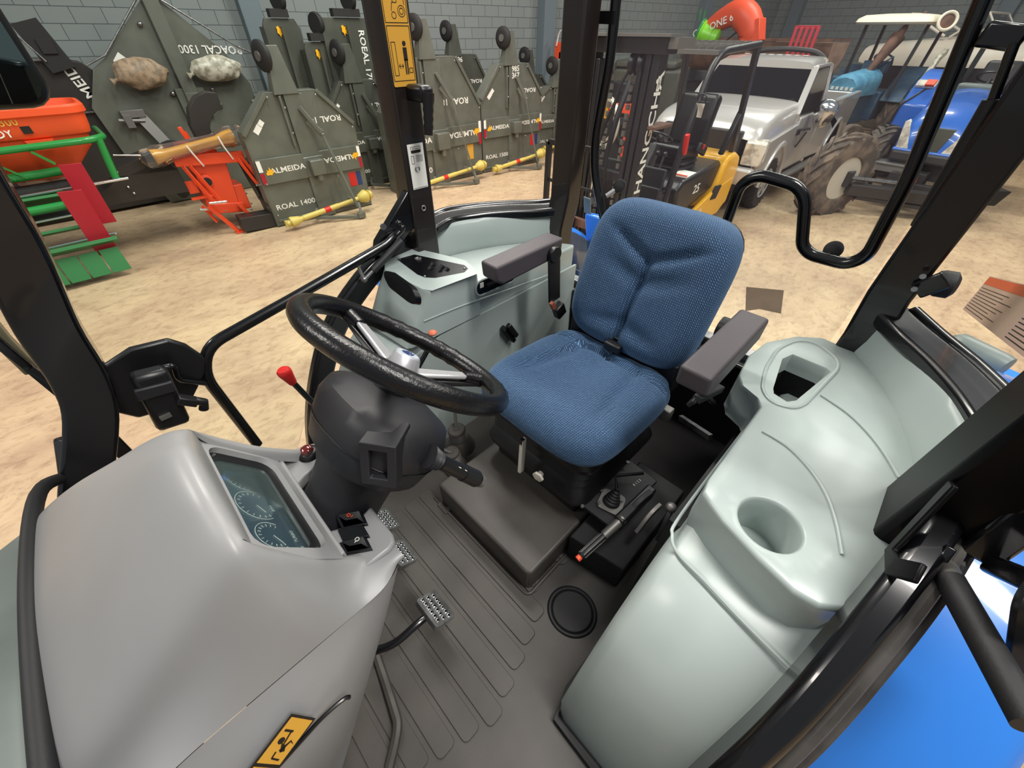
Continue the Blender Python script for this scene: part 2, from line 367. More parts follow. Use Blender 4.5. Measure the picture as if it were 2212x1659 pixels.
for s_ in (-1, 1):
    P('door_sill', MB().sweep(spline([mir((p[0]-.02, p[1]+.006, p[2]-.02), s_) for p in sill], 6), 0.075, 0.045, up=(0, 1, 0)), 'black_paint', bevel=0.012)
    P('door_seal', MB().tube(spline([mir((p[0]-.005, p[1]+.036, p[2]-.018), s_) for p in sill], 6), 0.012, 8), 'rubber_worn')
    P('door_seal', MB().sweep(spline([mir((p[0]-.03, p[1]+.056, p[2]-.045), s_) for p in sill], 6), 0.03, 0.022, up=(0, 1, 0)), 'rubber_worn', bevel=0.006)
P('rear_beam', MB().box((-1.38, -0.5, 1.43), (0.10, 1.1, 0.10)), 'black_paint', bevel=0.01)
P('rear_wall', MB().box((-1.41, -0.5, 1.26), (0.03, 1.10, 0.46)), 'tyre_dark')
P('rear_sill', MB().box((-1.40, -0.5, 1.490), (0.05, 1.08, 0.03)), 'steel', bevel=0.006)
P('floor_pan', MB().box((-0.62, -0.5, 1.02), (1.6, 1.44, 0.06)), 'tyre_dark')
P('mount_plate', MB().sweep([(-0.679, 0.225, 1.880), (-0.666, 0.225, 1.853), (-0.603, 0.220, 1.773), (-0.558, 0.220, 1.792), (-0.540, 0.235, 1.826)], 0.03, 0.008, up=(0, 1, 0)), 'post_black', bevel=0.003)
# windscreen rubber and cowl in front of the dashboard
P('windscreen_seal', MB().tube(spline([(0.36, -1.08, 1.60), (0.375, -0.98, 1.66), (0.385, -0.75, 1.68), (0.385, -0.45, 1.68), (0.375, -0.15, 1.67), (0.36, 0.1, 1.62)], 6), 0.013, 10), 'rubber')
# bolts on the right post
for z in (1.965, 1.875, 1.80):
    pass
for px in ((-0.762, -1.200, 2.029), (-0.764, -1.200, 1.909)):
    P('bolt_ring', MB().torus(V(px)+V(0, 0.003, 0), (0, 1, 0), 0.0075, 0.0022, 18, 6), 'steel')

# pictogram sticker and paper label on the right post
st = thing('safety_sticker', 'yellow pictogram safety sticker with crossed out loader on the black post', 'sticker', (-0.765, -1.1985, 2.36))
F = frame((-0.763, -1.1985, 2.42), (-1, 0, 0), (0, 0, 1))
obj('sheet', MB().prism(rrect(0.074, 0.36, 0.004), 0, 0.0008, F), 'sticker_yellow', st, world=True)
def lines(M, segs, w, h=0.0007, z=0.0009):
    mb = MB()
    for a in segs:
        for (x0, y0), (x1, y1) in zip(a, a[1:]):
            p = M @ V(x0, y0, z); q = M @ V(x1, y1, z)
            if (q-p).length > 1e-5: mb.bar(p, q, w, h, up=M.to_3x3() @ V(0, 0, 1))
    return mb
def circ(cx, cy, r, n=14): return [(cx+r*math.cos(2*math.pi*i/n), cy+r*math.sin(2*math.pi*i/n)) for i in range(n+1)]
fr = []
for yc in (0.13, 0.01, -0.11): fr.append([(-.034, yc-.057), (.034, yc-.057), (.034, yc+.057), (-.034, yc+.057), (-.034, yc-.057)])
obj('border', lines(F, fr, 0.0016), 'ink', st, world=True)
sg = []
for yc in (0.11, -0.005):
    sg += [circ(.018, yc-.02, .011), circ(.018, yc-.02, .006), circ(-.006, yc-.028, .0065), [(-.012, yc-.02), (-.008, yc-.004), (.006, yc-.004), (.008, yc+.014), (.026, yc+.014), (.028, yc-.008)], [(-.004, yc-.004), (-.016, yc+.018), (-.028, yc+.03), (-.03, yc+.018)]]
sg += [[(-.022, .04), (.008, -.002)], [(-.016, .002), (.006, .044)], [(-.028, .17), (-.01, .15), (.02, .165)]]
obj('pictogram', lines(F, sg, 0.0014), 'ink', st, world=True)
pg = lines(F, [[(-.028, -.155), (-.016, -.155), (-.016, -.085), (-.028, -.085), (-.028, -.155)], [(-.012, -.135), (.002, -.135)], [(-.008, -.13), (-.012, -.135), (-.008, -.14)], [(-.002, -.13), (.002, -.135), (-.002, -.14)], [(.02, -.15), (.03, -.15), (.03, -.14), (.02, -.14), (.02, -.15)]], 0.0015)
pg.prism([(0.006, -.096), (0.018, -.096), (0.018, -.124), (0.006, -.124)], 0.0008, 0.0015, F); pg.prism([(0.007, -.12), (0.0105, -.12), (0.0105, -.153), (0.007, -.153)], 0.0008, 0.0015, F)
pg.prism([(0.0132, -.12), (0.0168, -.12), (0.0168, -.153), (0.0132, -.153)], 0.0008, 0.0015, F); pg.prism(circ(.012, -.088, .0055)[:-1], 0.0008, 0.0015, F)
obj('person_symbol', pg, 'ink', st, world=True)
lb = thing('paper_label', 'white paper instruction label with small grey print low on the black post', 'label', (-0.764, -1.1985, 2.03))
F = frame((-0.765, -1.1985, 2.035), (-1, 0, 0), (0, 0.0, 1))
obj('sheet', MB().prism(rrect(0.058, 0.128, 0.002), 0, 0.0008, F), 'white', lb, world=True)
mb = lines(F, [[(-.002+0.0, .031-i*.004), (.022, .031-i*.004)] for i in range(5)]+[[(-.025, -.061), (.025, -.061)], [(-.02, .01), (-.011, .01), (-.011, .032), (-.02, .032), (-.02, .01)]], 0.0011)
mb.prism(rrect(.036, .008, .003, cx=0.0, cy=0.043), 0.0008, 0.0014, F); obj('small_print', mb, 'ink', lb, world=True)
obj('logo_frame', lines(F, [[(-.018, .046), (-.018, .056), (.018, .056), (.018, .046)]], 0.001), 'ink', lb, world=True)
text('heading', 'NEW HOLLAND', 0.0042, F @ Matrix.Translation((0.001, .0505, .001)), 'ink', lb, world=True, th=0.0002)

# black moulded grip on the right post
gp = thing('assist_grip', 'black moulded finger grip bolted to the post above the paper label', 'handle', (-0.83, -1.19, 2.2))
a = V((-0.787, -1.170, 2.237)); b_ = V((-0.782, -1.120, 2.230)); c_ = V((-0.767, -1.120, 2.131))
obj('bracket', MB().box((a+b_)/2+V(0.0, -0.03, -0.008), (0.045, 0.10, 0.04)), 'black_plastic', gp, world=True, bevel=0.010)
obj('grip', MB().tube([b_+(c_-b_)*t for t in (0, .15, .3, .4, .5, .6, .7, .8, .9, 1)], 0.013, 12, radii=[.017, .017, .014, .0155, .013, .015, .0125, .0145, .0125, .012]), 'black_plastic', gp, world=True)

# right door: pane, tubular inner handle rail, gas strut, hinge, latch
dr = thing('right_door', 'closed glass right cab door with black tubular inner rail', 'door', (-0.3, -1.22, 1.1))
obj('door_pane', MB().prism([(-0.70, 1.80), (-0.70, 2.6), (0.02, 2.6), (0.16, 2.02), (0.24, 1.70), (0.14, 1.20), (-0.05, 1.12), (-0.16, 1.30), (-0.28, 1.56), (-0.45, 1.73)], 0, 0.006, Matrix(((1, 0, 0, 0), (0, 0, 1, -1.245), (0, 1, 0, 0), (0, 0, 0, 1)))), 'pane', dr, world=True)
hb = [(-0.673, -1.215, 1.853), (-0.632, -1.200, 1.844), (-0.599, -1.195, 1.830), (-0.275, -1.195, 1.765), (-0.012, -1.195, 1.715), (0.032, -1.195, 1.635), (0.020, -1.195, 1.320)]
obj('handle_rail', MB().tube(hb, 0.0155, 14, bend=0.05), 'black_paint', dr, world=True)
s0 = V((-0.644, -1.170, 1.837)); s1 = V((-0.520, -1.170, 1.773)); s2 = V((-0.483, -1.170, 1.754))
gs = obj('gas_strut', MB().cyl(s0, s1, 0.0125, n=14), 'column_plastic', dr, world=True)
obj('strut_rod', MB().cyl(s1, s2, 0.006).ball(s2, 0.010).cyl(s2, (-0.483, -1.190, 1.801), 0.0055), 'steel', gs, world=True)
obj('hinge_bracket', MB().prism([(-0.56, 1.80), (-0.59, 1.775), (-0.63, 1.785), (-0.74, 1.86), (-0.76, 1.93), (-0.72, 1.97), (-0.575, 1.84)], 0, 0.03, Matrix(((1, 0, 0, 0), (0, 0, 1, -1.238), (0, 1, 0, 0), (0, 0, 0, 1)))), 'black_paint', dr, world=True, bevel=0.006)
obj('hinge_bolt', MB().cyl((-0.605, -1.205, 1.885), V((-0.605, -1.205, 1.885))+V(0, .006, 0), 0.010), 'steel', dr, world=True)
obj('hinge_bolt', MB().ball((-0.644, -1.170, 1.894), 0.011).ball((-0.653, -1.170, 1.878), 0.012), 'black_paint', dr, world=True)
lk = V((0.120, -1.120, 1.700))
obj('latch_plate', MB().prism([(lk.x-0.115+0.12*0+x, lk.z+z) for x, z in ((0.02, 0.045), (0.045, 0.075), (0.12, 0.085), (0.20, 0.06), (0.24, -0.04), (0.2, -0.10), (0.09, -0.12), (0.02, -0.05), (0.0, -0.01))], 0, 0.02, Matrix(((1, 0, 0, 0), (0, 0, 1, -1.20), (0, 1, 0, 0), (0, 0, 0, 1)))), 'black_plastic', dr, world=True, bevel=0.006)
lc = obj('latch_case', MB().bar((0.117, -1.110, 1.757), (0.146, -1.110, 1.591), 0.07, 0.045, up=(0, 1, 0)), 'black_plastic', dr, world=True, bevel=0.012)
obj('latch_band', MB().bar((0.125, -1.085, 1.730), (0.131, -1.085, 1.699), 0.072, 0.012, up=(0, 1, 0)), 'column_plastic', lc, world=True, bevel=0.004)
obj('latch_lever', MB().bar((0.105, -1.080, 1.674), (0.075, -1.080, 1.643), 0.028, 0.02).tube([(0.078, -1.080, 1.649), (0.063, -1.080, 1.635), (0.073, -1.080, 1.613)], 0.012, 10), 'black_plastic', dr, world=True, bevel=0.003)
obj('latch_arm', MB().tube([(0.093, -1.140, 1.732), (0.072, -1.140, 1.727), (0.083, -1.150, 1.681), (0.038, -1.190, 1.615)], 0.009, 10, bend=0.02), 'black_paint', dr, world=True)
obj('latch_spring', MB().bar((0.157, -1.090, 1.638), (0.134, -1.090, 1.638), 0.022, 0.01), 'dull_steel', dr, world=True)

# rear window with its frame tube, buffers and strut
rw = thing('rear_window', 'large rear window pane behind the seat with a bent black handle tube', 'window', (-1.42, -0.5, 1.5))
obj('pane', MB().prism([(-1.0, 1.53), (-1.0, 2.6), (0.0, 2.6), (0.0, 1.53)], 0, 0.005, Matrix(((0, 0, 1, -1.425), (1, 0, 0, 0), (0, 1, 0, 0), (0, 0, 0, 1)))), 'rear_pane', rw, world=True)
tp = [(-1.400, -0.966, 2.488), (-1.400, -0.954, 2.289), (-1.400, -0.973, 2.064), (-1.400, -0.957, 1.955), (-1.400, -0.886, 1.802), (-1.400, -0.802, 1.693), (-1.400, -0.422, 1.778), (-1.400, -0.422, 2.017), (-1.400, -0.381, 2.050), (-1.400, -0.274, 2.041), (-1.400, -0.240, 2.012), (-1.400, -0.195, 1.895), (-1.400, -0.164, 1.876), (-1.400, -0.070, 1.877), (-1.400, -0.040, 1.913), (-1.400, -0.055, 2.096), (-1.400, -0.116, 2.446)]
obj('handle_tube', MB().tube(tp, 0.0165, 14, bend=0.045), 'black_paint', rw, world=True)
obj('tube_bracket', MB().bar((-1.390, -1.005, 2.391), (-1.390, -0.948, 2.390), 0.02, 0.03), 'black_paint', rw, world=True)
obj('tube_bracket', MB().bar((-1.390, -0.082, 2.360), (-1.390, -0.015, 2.352), 0.03, 0.04), 'black_paint', rw, world=True, bevel=0.006)
for i, (p, q) in enumerate((((-1.430, -0.121, 1.895), (-1.430, -0.133, 1.880)), ((-1.430, -0.851, 1.919), (-1.430, -0.884, 1.897)))):
    p = V(p); bf = obj('buffer', MB().lathe([(0, 0), (.021, 0), (.024, .004), (.024, .012), (.016, .016), (0, .016)], p, (0.9, 0.1, 0.35), 20), 'rubber', rw, world=True)
    obj('buffer_pin', MB().cyl(p, V(q)+V(0.035, 0, -0.012), 0.0085), 'silver', bf, world=True)
s0 = V((-1.330, -0.025, 2.346)); s1 = V((-1.330, -0.003, 2.264)); s2 = V((-1.330, 0.016, 2.025)); s3 = V((-1.330, 0.021, 1.991))
gs = obj('gas_strut', MB().cyl(s1, s2, 0.0155, n=16), 'black_plastic', rw, world=True)
obj('strut_rod', MB().cyl(s0, s1, 0.0085).cyl(s2, s3, 0.008).ball(s3, 0.012), 'black_paint', gs, world=True)
obj('strut_bracket', MB().bar((-1.330, 0.019, 1.991), (-1.330, 0.041, 2.002), 0.018, 0.02), 'black_paint', rw, world=True, bevel=0.003)
obj('sticker_residue', MB().prism([((-1.418, -0.291, 1.716)[1], (-1.418, -0.291, 1.716)[2]), ((-1.418, -0.184, 1.745)[1], (-1.418, -0.184, 1.745)[2]), ((-1.418, -0.159, 1.669)[1], (-1.418, -0.159, 1.669)[2]), ((-1.418, -0.224, 1.658)[1], (-1.418, -0.224, 1.658)[2]), ((-1.418, -0.261, 1.634)[1], (-1.418, -0.261, 1.634)[2])], 0, 0.0006, Matrix(((0, 0, 1, -1.419), (1, 0, 0, 0), (0, 1, 0, 0), (0, 0, 0, 1)))), 'residue_film', rw, world=True)
# side window behind the left post with its warning sticker
sw = thing('side_window', 'curved left rear side pane carrying an orange and tan warning sticker', 'window', (-1.1, 0.25, 1.82))
sidec = [mir(p, 1) for p in rail]
obj('pane', MB().rows([[V(p.x-0.01, p.y+0.02, 1.82), V(p.x-0.01, p.y+0.02, 2.6)] for p in spline(sidec, 4)], cyc=False), 'pane', sw, world=True)
kn = V((-1.330, 0.118, 1.916))
obj('hinge_plate', MB().bar((-1.290, 0.087, 1.933), (-1.290, 0.120, 1.908), 0.055, 0.012, up=(1, 0, 0)), 'black_paint', sw, world=True, bevel=0.004)
obj('hinge_knob', MB().lathe([(0, -.012), (.028, -.008), (.031, 0), (.031, .022), (.02, .03), (0, .03)], kn, (-0.1, 1, 0.1), 24), 'rubber', sw, world=True)
obj('screw', MB().cyl((-1.270, 0.079, 1.941), V((-1.270, 0.079, 1.941))+V(.006, 0, .002), 0.006), 'steel', sw, world=True)
obj('screw', MB().cyl((-1.270, 0.081, 1.909), V((-1.270, 0.081, 1.909))+V(.006, 0, .002), 0.006), 'steel', sw, world=True)
ws = thing('warning_sticker', 'tan sticker with orange header stuck inside the left side pane', 'sticker', (-1.05, 0.23, 1.98))
q0, q1, q2, q3 = (V(p) for p in ((-1.764, 0.235, 1.807), (-0.936, 0.235, 2.039), (-0.820, 0.235, 2.008), (-1.684, 0.235, 1.745)))
F = frame(q3, q2-q3, q0-q3); w_ = (q2-q3).length; h_ = (q0-q3).length
obj('sheet', MB().prism(rrect(w_, h_, 0.008, cx=w_/2, cy=h_/2), 0, 0.0008, F), 'sticker_tan', ws, world=True)
obj('header', MB().prism([(0.004, h_*.78), (w_-.004, h_*.78), (w_-.004, h_-.002), (0.008, h_-.002)], 0.0008, 0.0014, F), 'sticker_red', ws, world=True)
obj('print', lines(F, [[(0.02, h_*(.68-.075*i)), (w_*random.uniform(.35, .6), h_*(.68-.075*i))] for i in range(9)]+[[(w_*.66, h_*(.68-.075*i)), (w_-.01, h_*(.68-.075*i))] for i in range(9)], 0.0016), 'ink', ws, world=True)
obj('warning_triangle', MB().prism([(w_*.55, h_*.8), (w_*.62, h_*.8), (w_*.585, h_*.96)], 0.0014, 0.002, F), 'sticker_tan', ws, world=True)
# ------------------------------------------------------------------ steering column and wheel
sc_ = thing('steering_column', 'dark grey steering column with black three spoke wheel and silver hub', 'steering wheel', (-0.06, -0.52, 1.70))
def Q(name, mb, m, par=sc_, **k): return obj(name, mb, m, par, world=True, **k)
wc = V(-0.265, -0.533, 1.922); tl = 0.72
ax = V(-math.sin(tl), 0, math.cos(tl)); ey = V(0, 1, 0); ex = V(-math.cos(tl), 0, -math.sin(tl))
mb = MB(); pts = []; rad = []
for j in range(96):
    a = 2*math.pi*j/96; pts.append(wc+(ey*math.cos(a)+ex*math.sin(a))*0.187)
    d = (math.degrees(a)+360) % 360
    rad.append(0.0185+(0.0012*math.sin(a*34) if (100 < d < 165 or 30 < d < 60) else 0))
whl = Q('steering_rim', MB().tube(pts, 0.0185, 14, True, radii=rad), 'vinyl')
def dirw(deg): return ey*math.cos(R(deg))+ex*math.sin(R(deg))
hub = Q('hub', MB().lathe([(0, -.055), (.030, -.055), (.034, -.04), (.032, -.026), (.0255, -.004), (.023, -.001), (0, -.001)], wc-ax*0.002, ax, 28), 'silver')
Q('hub_badge', MB().lathe([(0, 0), (.0215, 0), (.0205, .0018), (0, .0022)], wc-ax*0.003, ax, 28), 'badge', hub)
F = frame(wc-ax*0.0006, -ey, -ex)
Q('badge_leaf', MB().prism([(-.012, .001), (-.003, -.012), (-.001, -.010), (-.008, .003)], 0, .001, F).prism([(-.006, .005), (.003, -.011), (.006, -.011), (-.001, .008)], 0, .001, F).prism([(.001, .008), (.008, -.009), (.010, -.007), (.007, .009)], 0, .001, F).prism([(-.013, .007), (-.002, .013), (.006, .012), (.002, .010), (-.009, .006)], 0, .001, F), 'badge_blue', hub)
for d in (189, 75, 310):
    u = dirw(d); s = ax.cross(u)
    a = wc-ax*0.040+u*0.022; b_ = wc-ax*0.012+u*0.135; c_ = wc-ax*0.004+u*0.183
    sp = Q('spoke', MB().add([a-s*.017, a+s*.017, b_+s*.0125, b_-s*.0125]+[p+ax*.010 for p in (a-s*.017, a+s*.017, b_+s*.0125, b_-s*.0125)], [(3, 2, 1, 0), (4, 5, 6, 7), (0, 1, 5, 4), (1, 2, 6, 5), (2, 3, 7, 6), (3, 0, 4, 7)]), 'silver', bevel=0.004)
    Q('spoke_backing', MB().add([a-s*.019-ax*.016, a+s*.019-ax*.016, c_+s*.013-ax*.010, c_-s*.013-ax*.010, a-s*.017-ax*.001, a+s*.017-ax*.001, c_+s*.0115-ax*.002, c_-s*.0115-ax*.002], [(3, 2, 1, 0), (4, 5, 6, 7), (0, 1, 5, 4), (1, 2, 6, 5), (2, 3, 7, 6), (3, 0, 4, 7)]), 'black_plastic', sp, bevel=0.003)
    Q('spoke_collar', MB().cyl(b_+ax*.002, c_, 0.013, 0.0155, 14), 'vinyl', sp)
Q('boss', MB().cyl(wc-ax*0.055, wc-ax*0.115, 0.036, 0.034, 24), 'black_plastic', bevel=0.003)
# moulded column shroud : rounded clam shell narrowing to a neck
cb = wc-ax*0.085+V(0.01, 0, 0)
st_ = [(0.02, .06, .045, 0), (0.03, .088, .070, 0), (0.045, .122, .098, 0.0), (0.075, .134, .104, 0.0), (0.11, .132, .098, 0.002), (0.15, .120, .088, 0.004), (0.165, .092, .080, 0.0), (0.20, .072, .070, -0.002), (0.25, .068, .066, -0.004), (0.34, .070, .066, -0.004)]
rows = []
for h, wy, wx, off in st_:
    c0 = wc-ax*(h+0.055)+V(off, 0.012, 0)
    rows.append([c0+ey*wy*(abs(math.cos(t))**.8*(1 if math.cos(t) > 0 else -1))-ex*wx*(abs(math.sin(t))**.8*(1 if math.sin(t) > 0 else -1)) for t in [2*math.pi*j/32+.001 for j in range(32)]])
shr = Q('shroud', MB().rows(rows), 'column_plastic', ang=50)
Q('shroud_seam', MB().tube([rows[4][j]*1.0 for j in range(32)], 0.0015, 6, True), 'dark_panel', shr)
p0, p1, p2, p3 = (V(p) for p in ((-0.120, -0.425, 1.893), (-0.156, -0.380, 1.888), (-0.123, -0.395, 1.820), (-0.082, -0.440, 1.822)))
F = frame((p0+p1+p2+p3)/4, p1-p0, p0-p3); nrm = F.to_3x3() @ V(0, 0, 1)
w_ = (p1-p0).length; h_ = (p0-p3).length
ring = [(-w_/2, -h_/2), (w_/2, -h_/2), (w_/2, h_/2), (-w_/2, h_/2)]; inn = [(-w_/2+.014, -h_/2+.013), (w_/2-.016, -h_/2+.013), (w_/2-.016, h_/2-.015), (-w_/2+.014, h_/2-.015)]
vs = [F @ V(x, y, z) for z in (-.05, .018) for x, y in ring]+[F @ V(x, y, z) for z in (-.05, .016) for x, y in inn]
fs = []
for i in range(4):
    j = (i+1) % 4; fs += [(i, j, 4+j, 4+i), (8+j, 8+i, 12+i, 12+j), (4+i, 4+j, 12+j, 12+i)]
Q('switch_frame', MB().add(vs, fs), 'column_plastic', shr, bevel=0.002)
Q('switch_cavity', MB().prism([(x*.98, y*.98) for x, y in inn], -.03, -.022, F).prism(rrect(.02, .018, .004, cx=-.008, cy=.002), -.022, -.012, F).prism(rrect(.012, .028, .004, cx=.012), -.022, -.014, F), 'dark_panel', shr)
# light and wiper stalk on the far side
a = V((-0.185, -0.383, 1.829)); b_ = V((-0.260, -0.341, 1.721)); d = (b_-a)
bl = MB()
stk = Q('column_stalk', MB().cyl(a+d*.22, a+d*.62, .0135, .0145, 18).cyl(a+d*.62, a+d*.88, .016, .0165, 18).cyl(a+d*.88, a+d*1.0, .0145, .0115, 18), 'black_plastic')
Q('bellows', bl.lathe([(.022, 0), (.017, .004), (.021, .008), (.016, .012), (.019, .016), (.015, .020), (.017, .024), (.013, .028), (.012, .034)], a, d, 18), 'column_plastic', stk)
Q('stalk_cap', MB().cyl(a+d*.93, a+d*1.01, .0138, .0118, 18), 'dull_steel', stk)
k = (a+d*.6)+V(-.002, .006, .0145); F = frame(k, d, V(0, 1, 0.2))
Q('stalk_symbols', lines(F, [circ(-.012, .003, .0022, 6), circ(.003, .004, .0018, 8), [(-.002, -.004), (.003, -.004), (.003, -.008), (-.002, -.008), (-.002, -.004)]], 0.001), 'white', stk)
# shuttle lever under the column
a = V((-0.078, -0.500, 1.678)); b_ = V((-0.106, -0.480, 1.700)); c_ = V((-0.135, -0.460, 1.718))
sl = thing('shuttle_lever', 'short black lever with glossy ball knob under the steering column', 'lever', a)
obj('lever_rod', MB().tube([a+(a-b_)*.6+V(0, 0, -.02), a, b_], 0.005, 8, bend=.01), 'black_paint', sl, world=True)
obj('knob', MB().lathe([(0, 0), (.009, .0), (.0125, .012), (.0115, .024), (.014, .036), (.0145, .044), (.010, .054), (0, .058)], b_, c_-b_, 18), 'black_paint', sl, world=True)
# red capped lever on the right of the dashboard
a = V((-0.102, -0.800, 1.811)); b_ = V((-0.107, -0.800, 1.781)); c_ = V((-0.130, -0.780, 1.687))
tv = thing('throttle_lever', 'thin black lever with a red conical grip beside the steering column', 'lever', c_)
obj('lever_rod', MB().cyl(b_, c_+(c_-b_)*.5, 0.0065), 'black_paint', tv, world=True)
obj('red_grip', MB().lathe([(0, 0), (.011, 0.001), (.0145, .005), (.015, .012), (.009, .043), (.0075, .046), (0, .046)], a+(a-b_)*.25, b_-a, 20), 'red', tv, world=True)

# ------------------------------------------------------------------ dashboard
db = thing('dashboard', 'warm grey moulded dashboard with slanted instrument panel behind the steering column', 'dashboard', (0.1, -0.5, 1.2))
def G(name, mb, m, par=db, **k): return obj(name, mb, m, par, world=True, **k)
# upper cover: stations along x, arched across, brow folding into two rims beside the slanted panel
def rz(x):
    P_ = ((-.085, 1.690), (-.078, 1.695), (-.049, 1.728), (.007, 1.787), (.05, 1.848), (.074, 1.892), (.088, 1.902), (.2, 1.9))
    for (a, za), (b_, zb) in zip(P_, P_[1:]):
        if x <= b_: return za+(zb-za)*(x-a)/(b_-a)
stn = [(0.385, 1.680, 1.650, -0.93, -0.39, 1.62), (0.37, 1.697, 1.668, -0.92, -0.39, 1.645), (0.32, 1.745, 1.715, -0.88, -0.385, 1.68), (0.26, 1.800, 1.765, -0.83, -0.38, 1.70), (0.19, 1.862, 1.820, -0.76, -0.375, 1.70), (0.135, 1.908, 1.866, -0.71, -0.37, 1.70), (0.100, 1.932, 1.893, -0.67, -0.37, 1.70), (0.084, 1.934, 1.899, -0.655, -0.372, 1.70), (0.076, 1.926, 1.893, -0.655, -0.375, 1.70)]
def srow(x, zt, ze, yr, yl, zs):
    m_ = (yr+yl)/2
    return [V(x, yr-.05, ze-.15), V(x, yr-.022, ze-.06), V(x, yr-.004, ze-.012), V(x, yr+.018, ze+.010), V(x, yr+.075, ze+.62*(zt-ze)), V(x, m_-.05, zt), V(x, m_+.05, zt), V(x, yl-.065, ze+.62*(zt-ze)), V(x, yl-.014, ze+.010), V(x, yl+.004, ze-.010), V(x, yl+.018, ze-.045), V(x, (yl+.018-.31)/2+.004, (ze-.045+zs)/2), V(x, -.31, zs)]
rows = [srow(*q) for q in stn]
mb = MB().rows(rows, cyc=False)
def rzl(x):
    P_ = ((-.09, 1.690), (-.061, 1.697), (-.009, 1.730), (.045, 1.822), (.064, 1.880), (.09, 1.900))
    for (a, za), (b_, zb) in zip(P_, P_[1:]):
        if x <= b_: return za+(zb-za)*(x-a)/(b_-a)
def lrow(x):
    z = rzl(x); return [V(x, -.380, z-.004), V(x, -.368, z-.002), V(x, -.356, max(z-.04, 1.705+(z-1.69)*.3)), V(x, -.33, (max(z-.04, 1.705+(z-1.69)*.3)+1.70)/2), V(x, -.31 if x > -.03 else -.318 if x > -.06 else -.335, 1.70 if x > -.06 else 1.692)]
def rrow(x):
    z = rz(x); return [V(x, -.705, z-.15), V(x, -.678, z-.06), V(x, -.664, z-.012), V(x, -.645, z-.004)]
lr = [[rows[-1][k] for k in (8, 9, 10, 11, 12)]]+[lrow(x) for x in (.060, .035, .007, -.02, -.045, -.062, -.077)]
mb.rows(lr, cyc=False)
rrw = [[rows[-1][k] for k in (0, 1, 2, 3)]]+[rrow(x) for x in (.060, .035, .007, -.02, -.045, -.062, -.077)]
mb.rows(rrw, cyc=False)
# inner walls and brow lip going down to the recessed panel
mb.rows([[r[0], V(r[0].x-.002, -.386, r[0].z-.012), V(r[0].x-.004, -.388, r[0].z-.034)] for r in lr], cyc=False)
mb.rows([[r[3], V(r[3].x-.002, -.640, r[3].z-.012), V(r[3].x-.004, -.637, r[3].z-.034)] for r in rrw], cyc=False)
mb.rows([rows[-1][3:9], [p+V(-.004, 0, -.010) for p in rows[-1][3:9]], [V(p.x-.004, p.y, min(p.z-.03, 1.872)) for p in rows[-1][3:9]]], cyc=False)
G('upper_cover', mb, 'dash_plastic', ang=60, sub=2)
up_ = V(.068, 0, .108).normalized(); o0 = V(.0375, -.5125, 1.806)
F = frame(o0, (0, -1, 0), up_)
outer = rrect(0.276, 0.154, 0.004); inner = rrect(0.236, 0.124, 0.026, cx=0, cy=.004)
ring_v = [F @ V(x, y, .0) for x, y in outer]+[F @ V(x, y, .003) for x, y in inner]+[F @ V(x*.97, y*.96, -.018) for x, y in inner]
k = len(outer); fs = [(i, (i+1) % k, k+(i+1) % k, k+i) for i in range(k)]+[(k+i, k+(i+1) % k, 2*k+(i+1) % k, 2*k+i) for i in range(k)]
G('panel_surround', MB().add(ring_v, fs), 'dash_plastic')
cl = G('instrument_cluster', MB().prism(rrect(.238, .126, .02, cy=.004), -.024, -.020, F), 'lcd')
bz = [F @ V(x, y, -.006) for x, y in rrect(.234, .122, .024, cy=.004)]+[F @ V(x, y, -.010) for x, y in rrect(.206, .098, .018, cy=.004)]+[F @ V(x, y, -.019) for x, y in rrect(.204, .096, .018, cy=.004)]
G('cluster_bezel', MB().add(bz, fs), 'black_plastic', cl)
G('cluster_lens', MB().prism(rrect(.206, .098, .016, cy=.004), -.0115, -.0105, F), 'dial_glass', cl)
F = F @ Matrix.Translation((0, .004, 0))
ln = []
for cx, r in ((-.066, .028), (0.004, .034), (.070, .028)):
    ln.append([(cx+r*math.cos(R(a)), r*math.sin(R(a))) for a in range(-30, 211, 12)])
    ln += [[(cx+(r-.004)*math.cos(R(a)), (r-.004)*math.sin(R(a))), (cx+(r-.0085)*math.cos(R(a)), (r-.0085)*math.sin(R(a)))] for a in range(-30, 211, 20)]
    ln.append([(cx, 0), (cx-.016, -.010)])
G('dial_marks', lines(F @ Matrix.Translation((0, 0, -.0198)), ln, .0009), 'white', cl)
for s_, x, y in (('0', -.09, -.040), ('TURBO', -.066, -.036), ('RPM', 0, -.026), ('100', .075, -.030)):
    text('dial_text', s_, .008, F @ Matrix.Translation((x, y, -.0190)), 'white', cl, world=True, th=.0002)
for x, y in ((-.108, -.048), (.108, .044), (-.108, .044)):
    G('cluster_screw', MB().cyl(F @ V(x, y, -.008), F @ V(x, y, -.005), .0025, n=10), 'steel', cl)
# rear shelf around the column with round opening
ccx, ccy, cr = -0.052, -0.521, 0.080
oc = [(0.015, -0.675), (-0.050, -0.665), (-0.075, -0.650), (-0.082, -0.60), (-0.083, -0.55), (-0.083, -0.50), (-0.083, -0.44), (-0.080, -0.375), (-0.074, -0.345), (-0.060, -0.330), (-0.04, -0.322), (0.015, -0.320)]
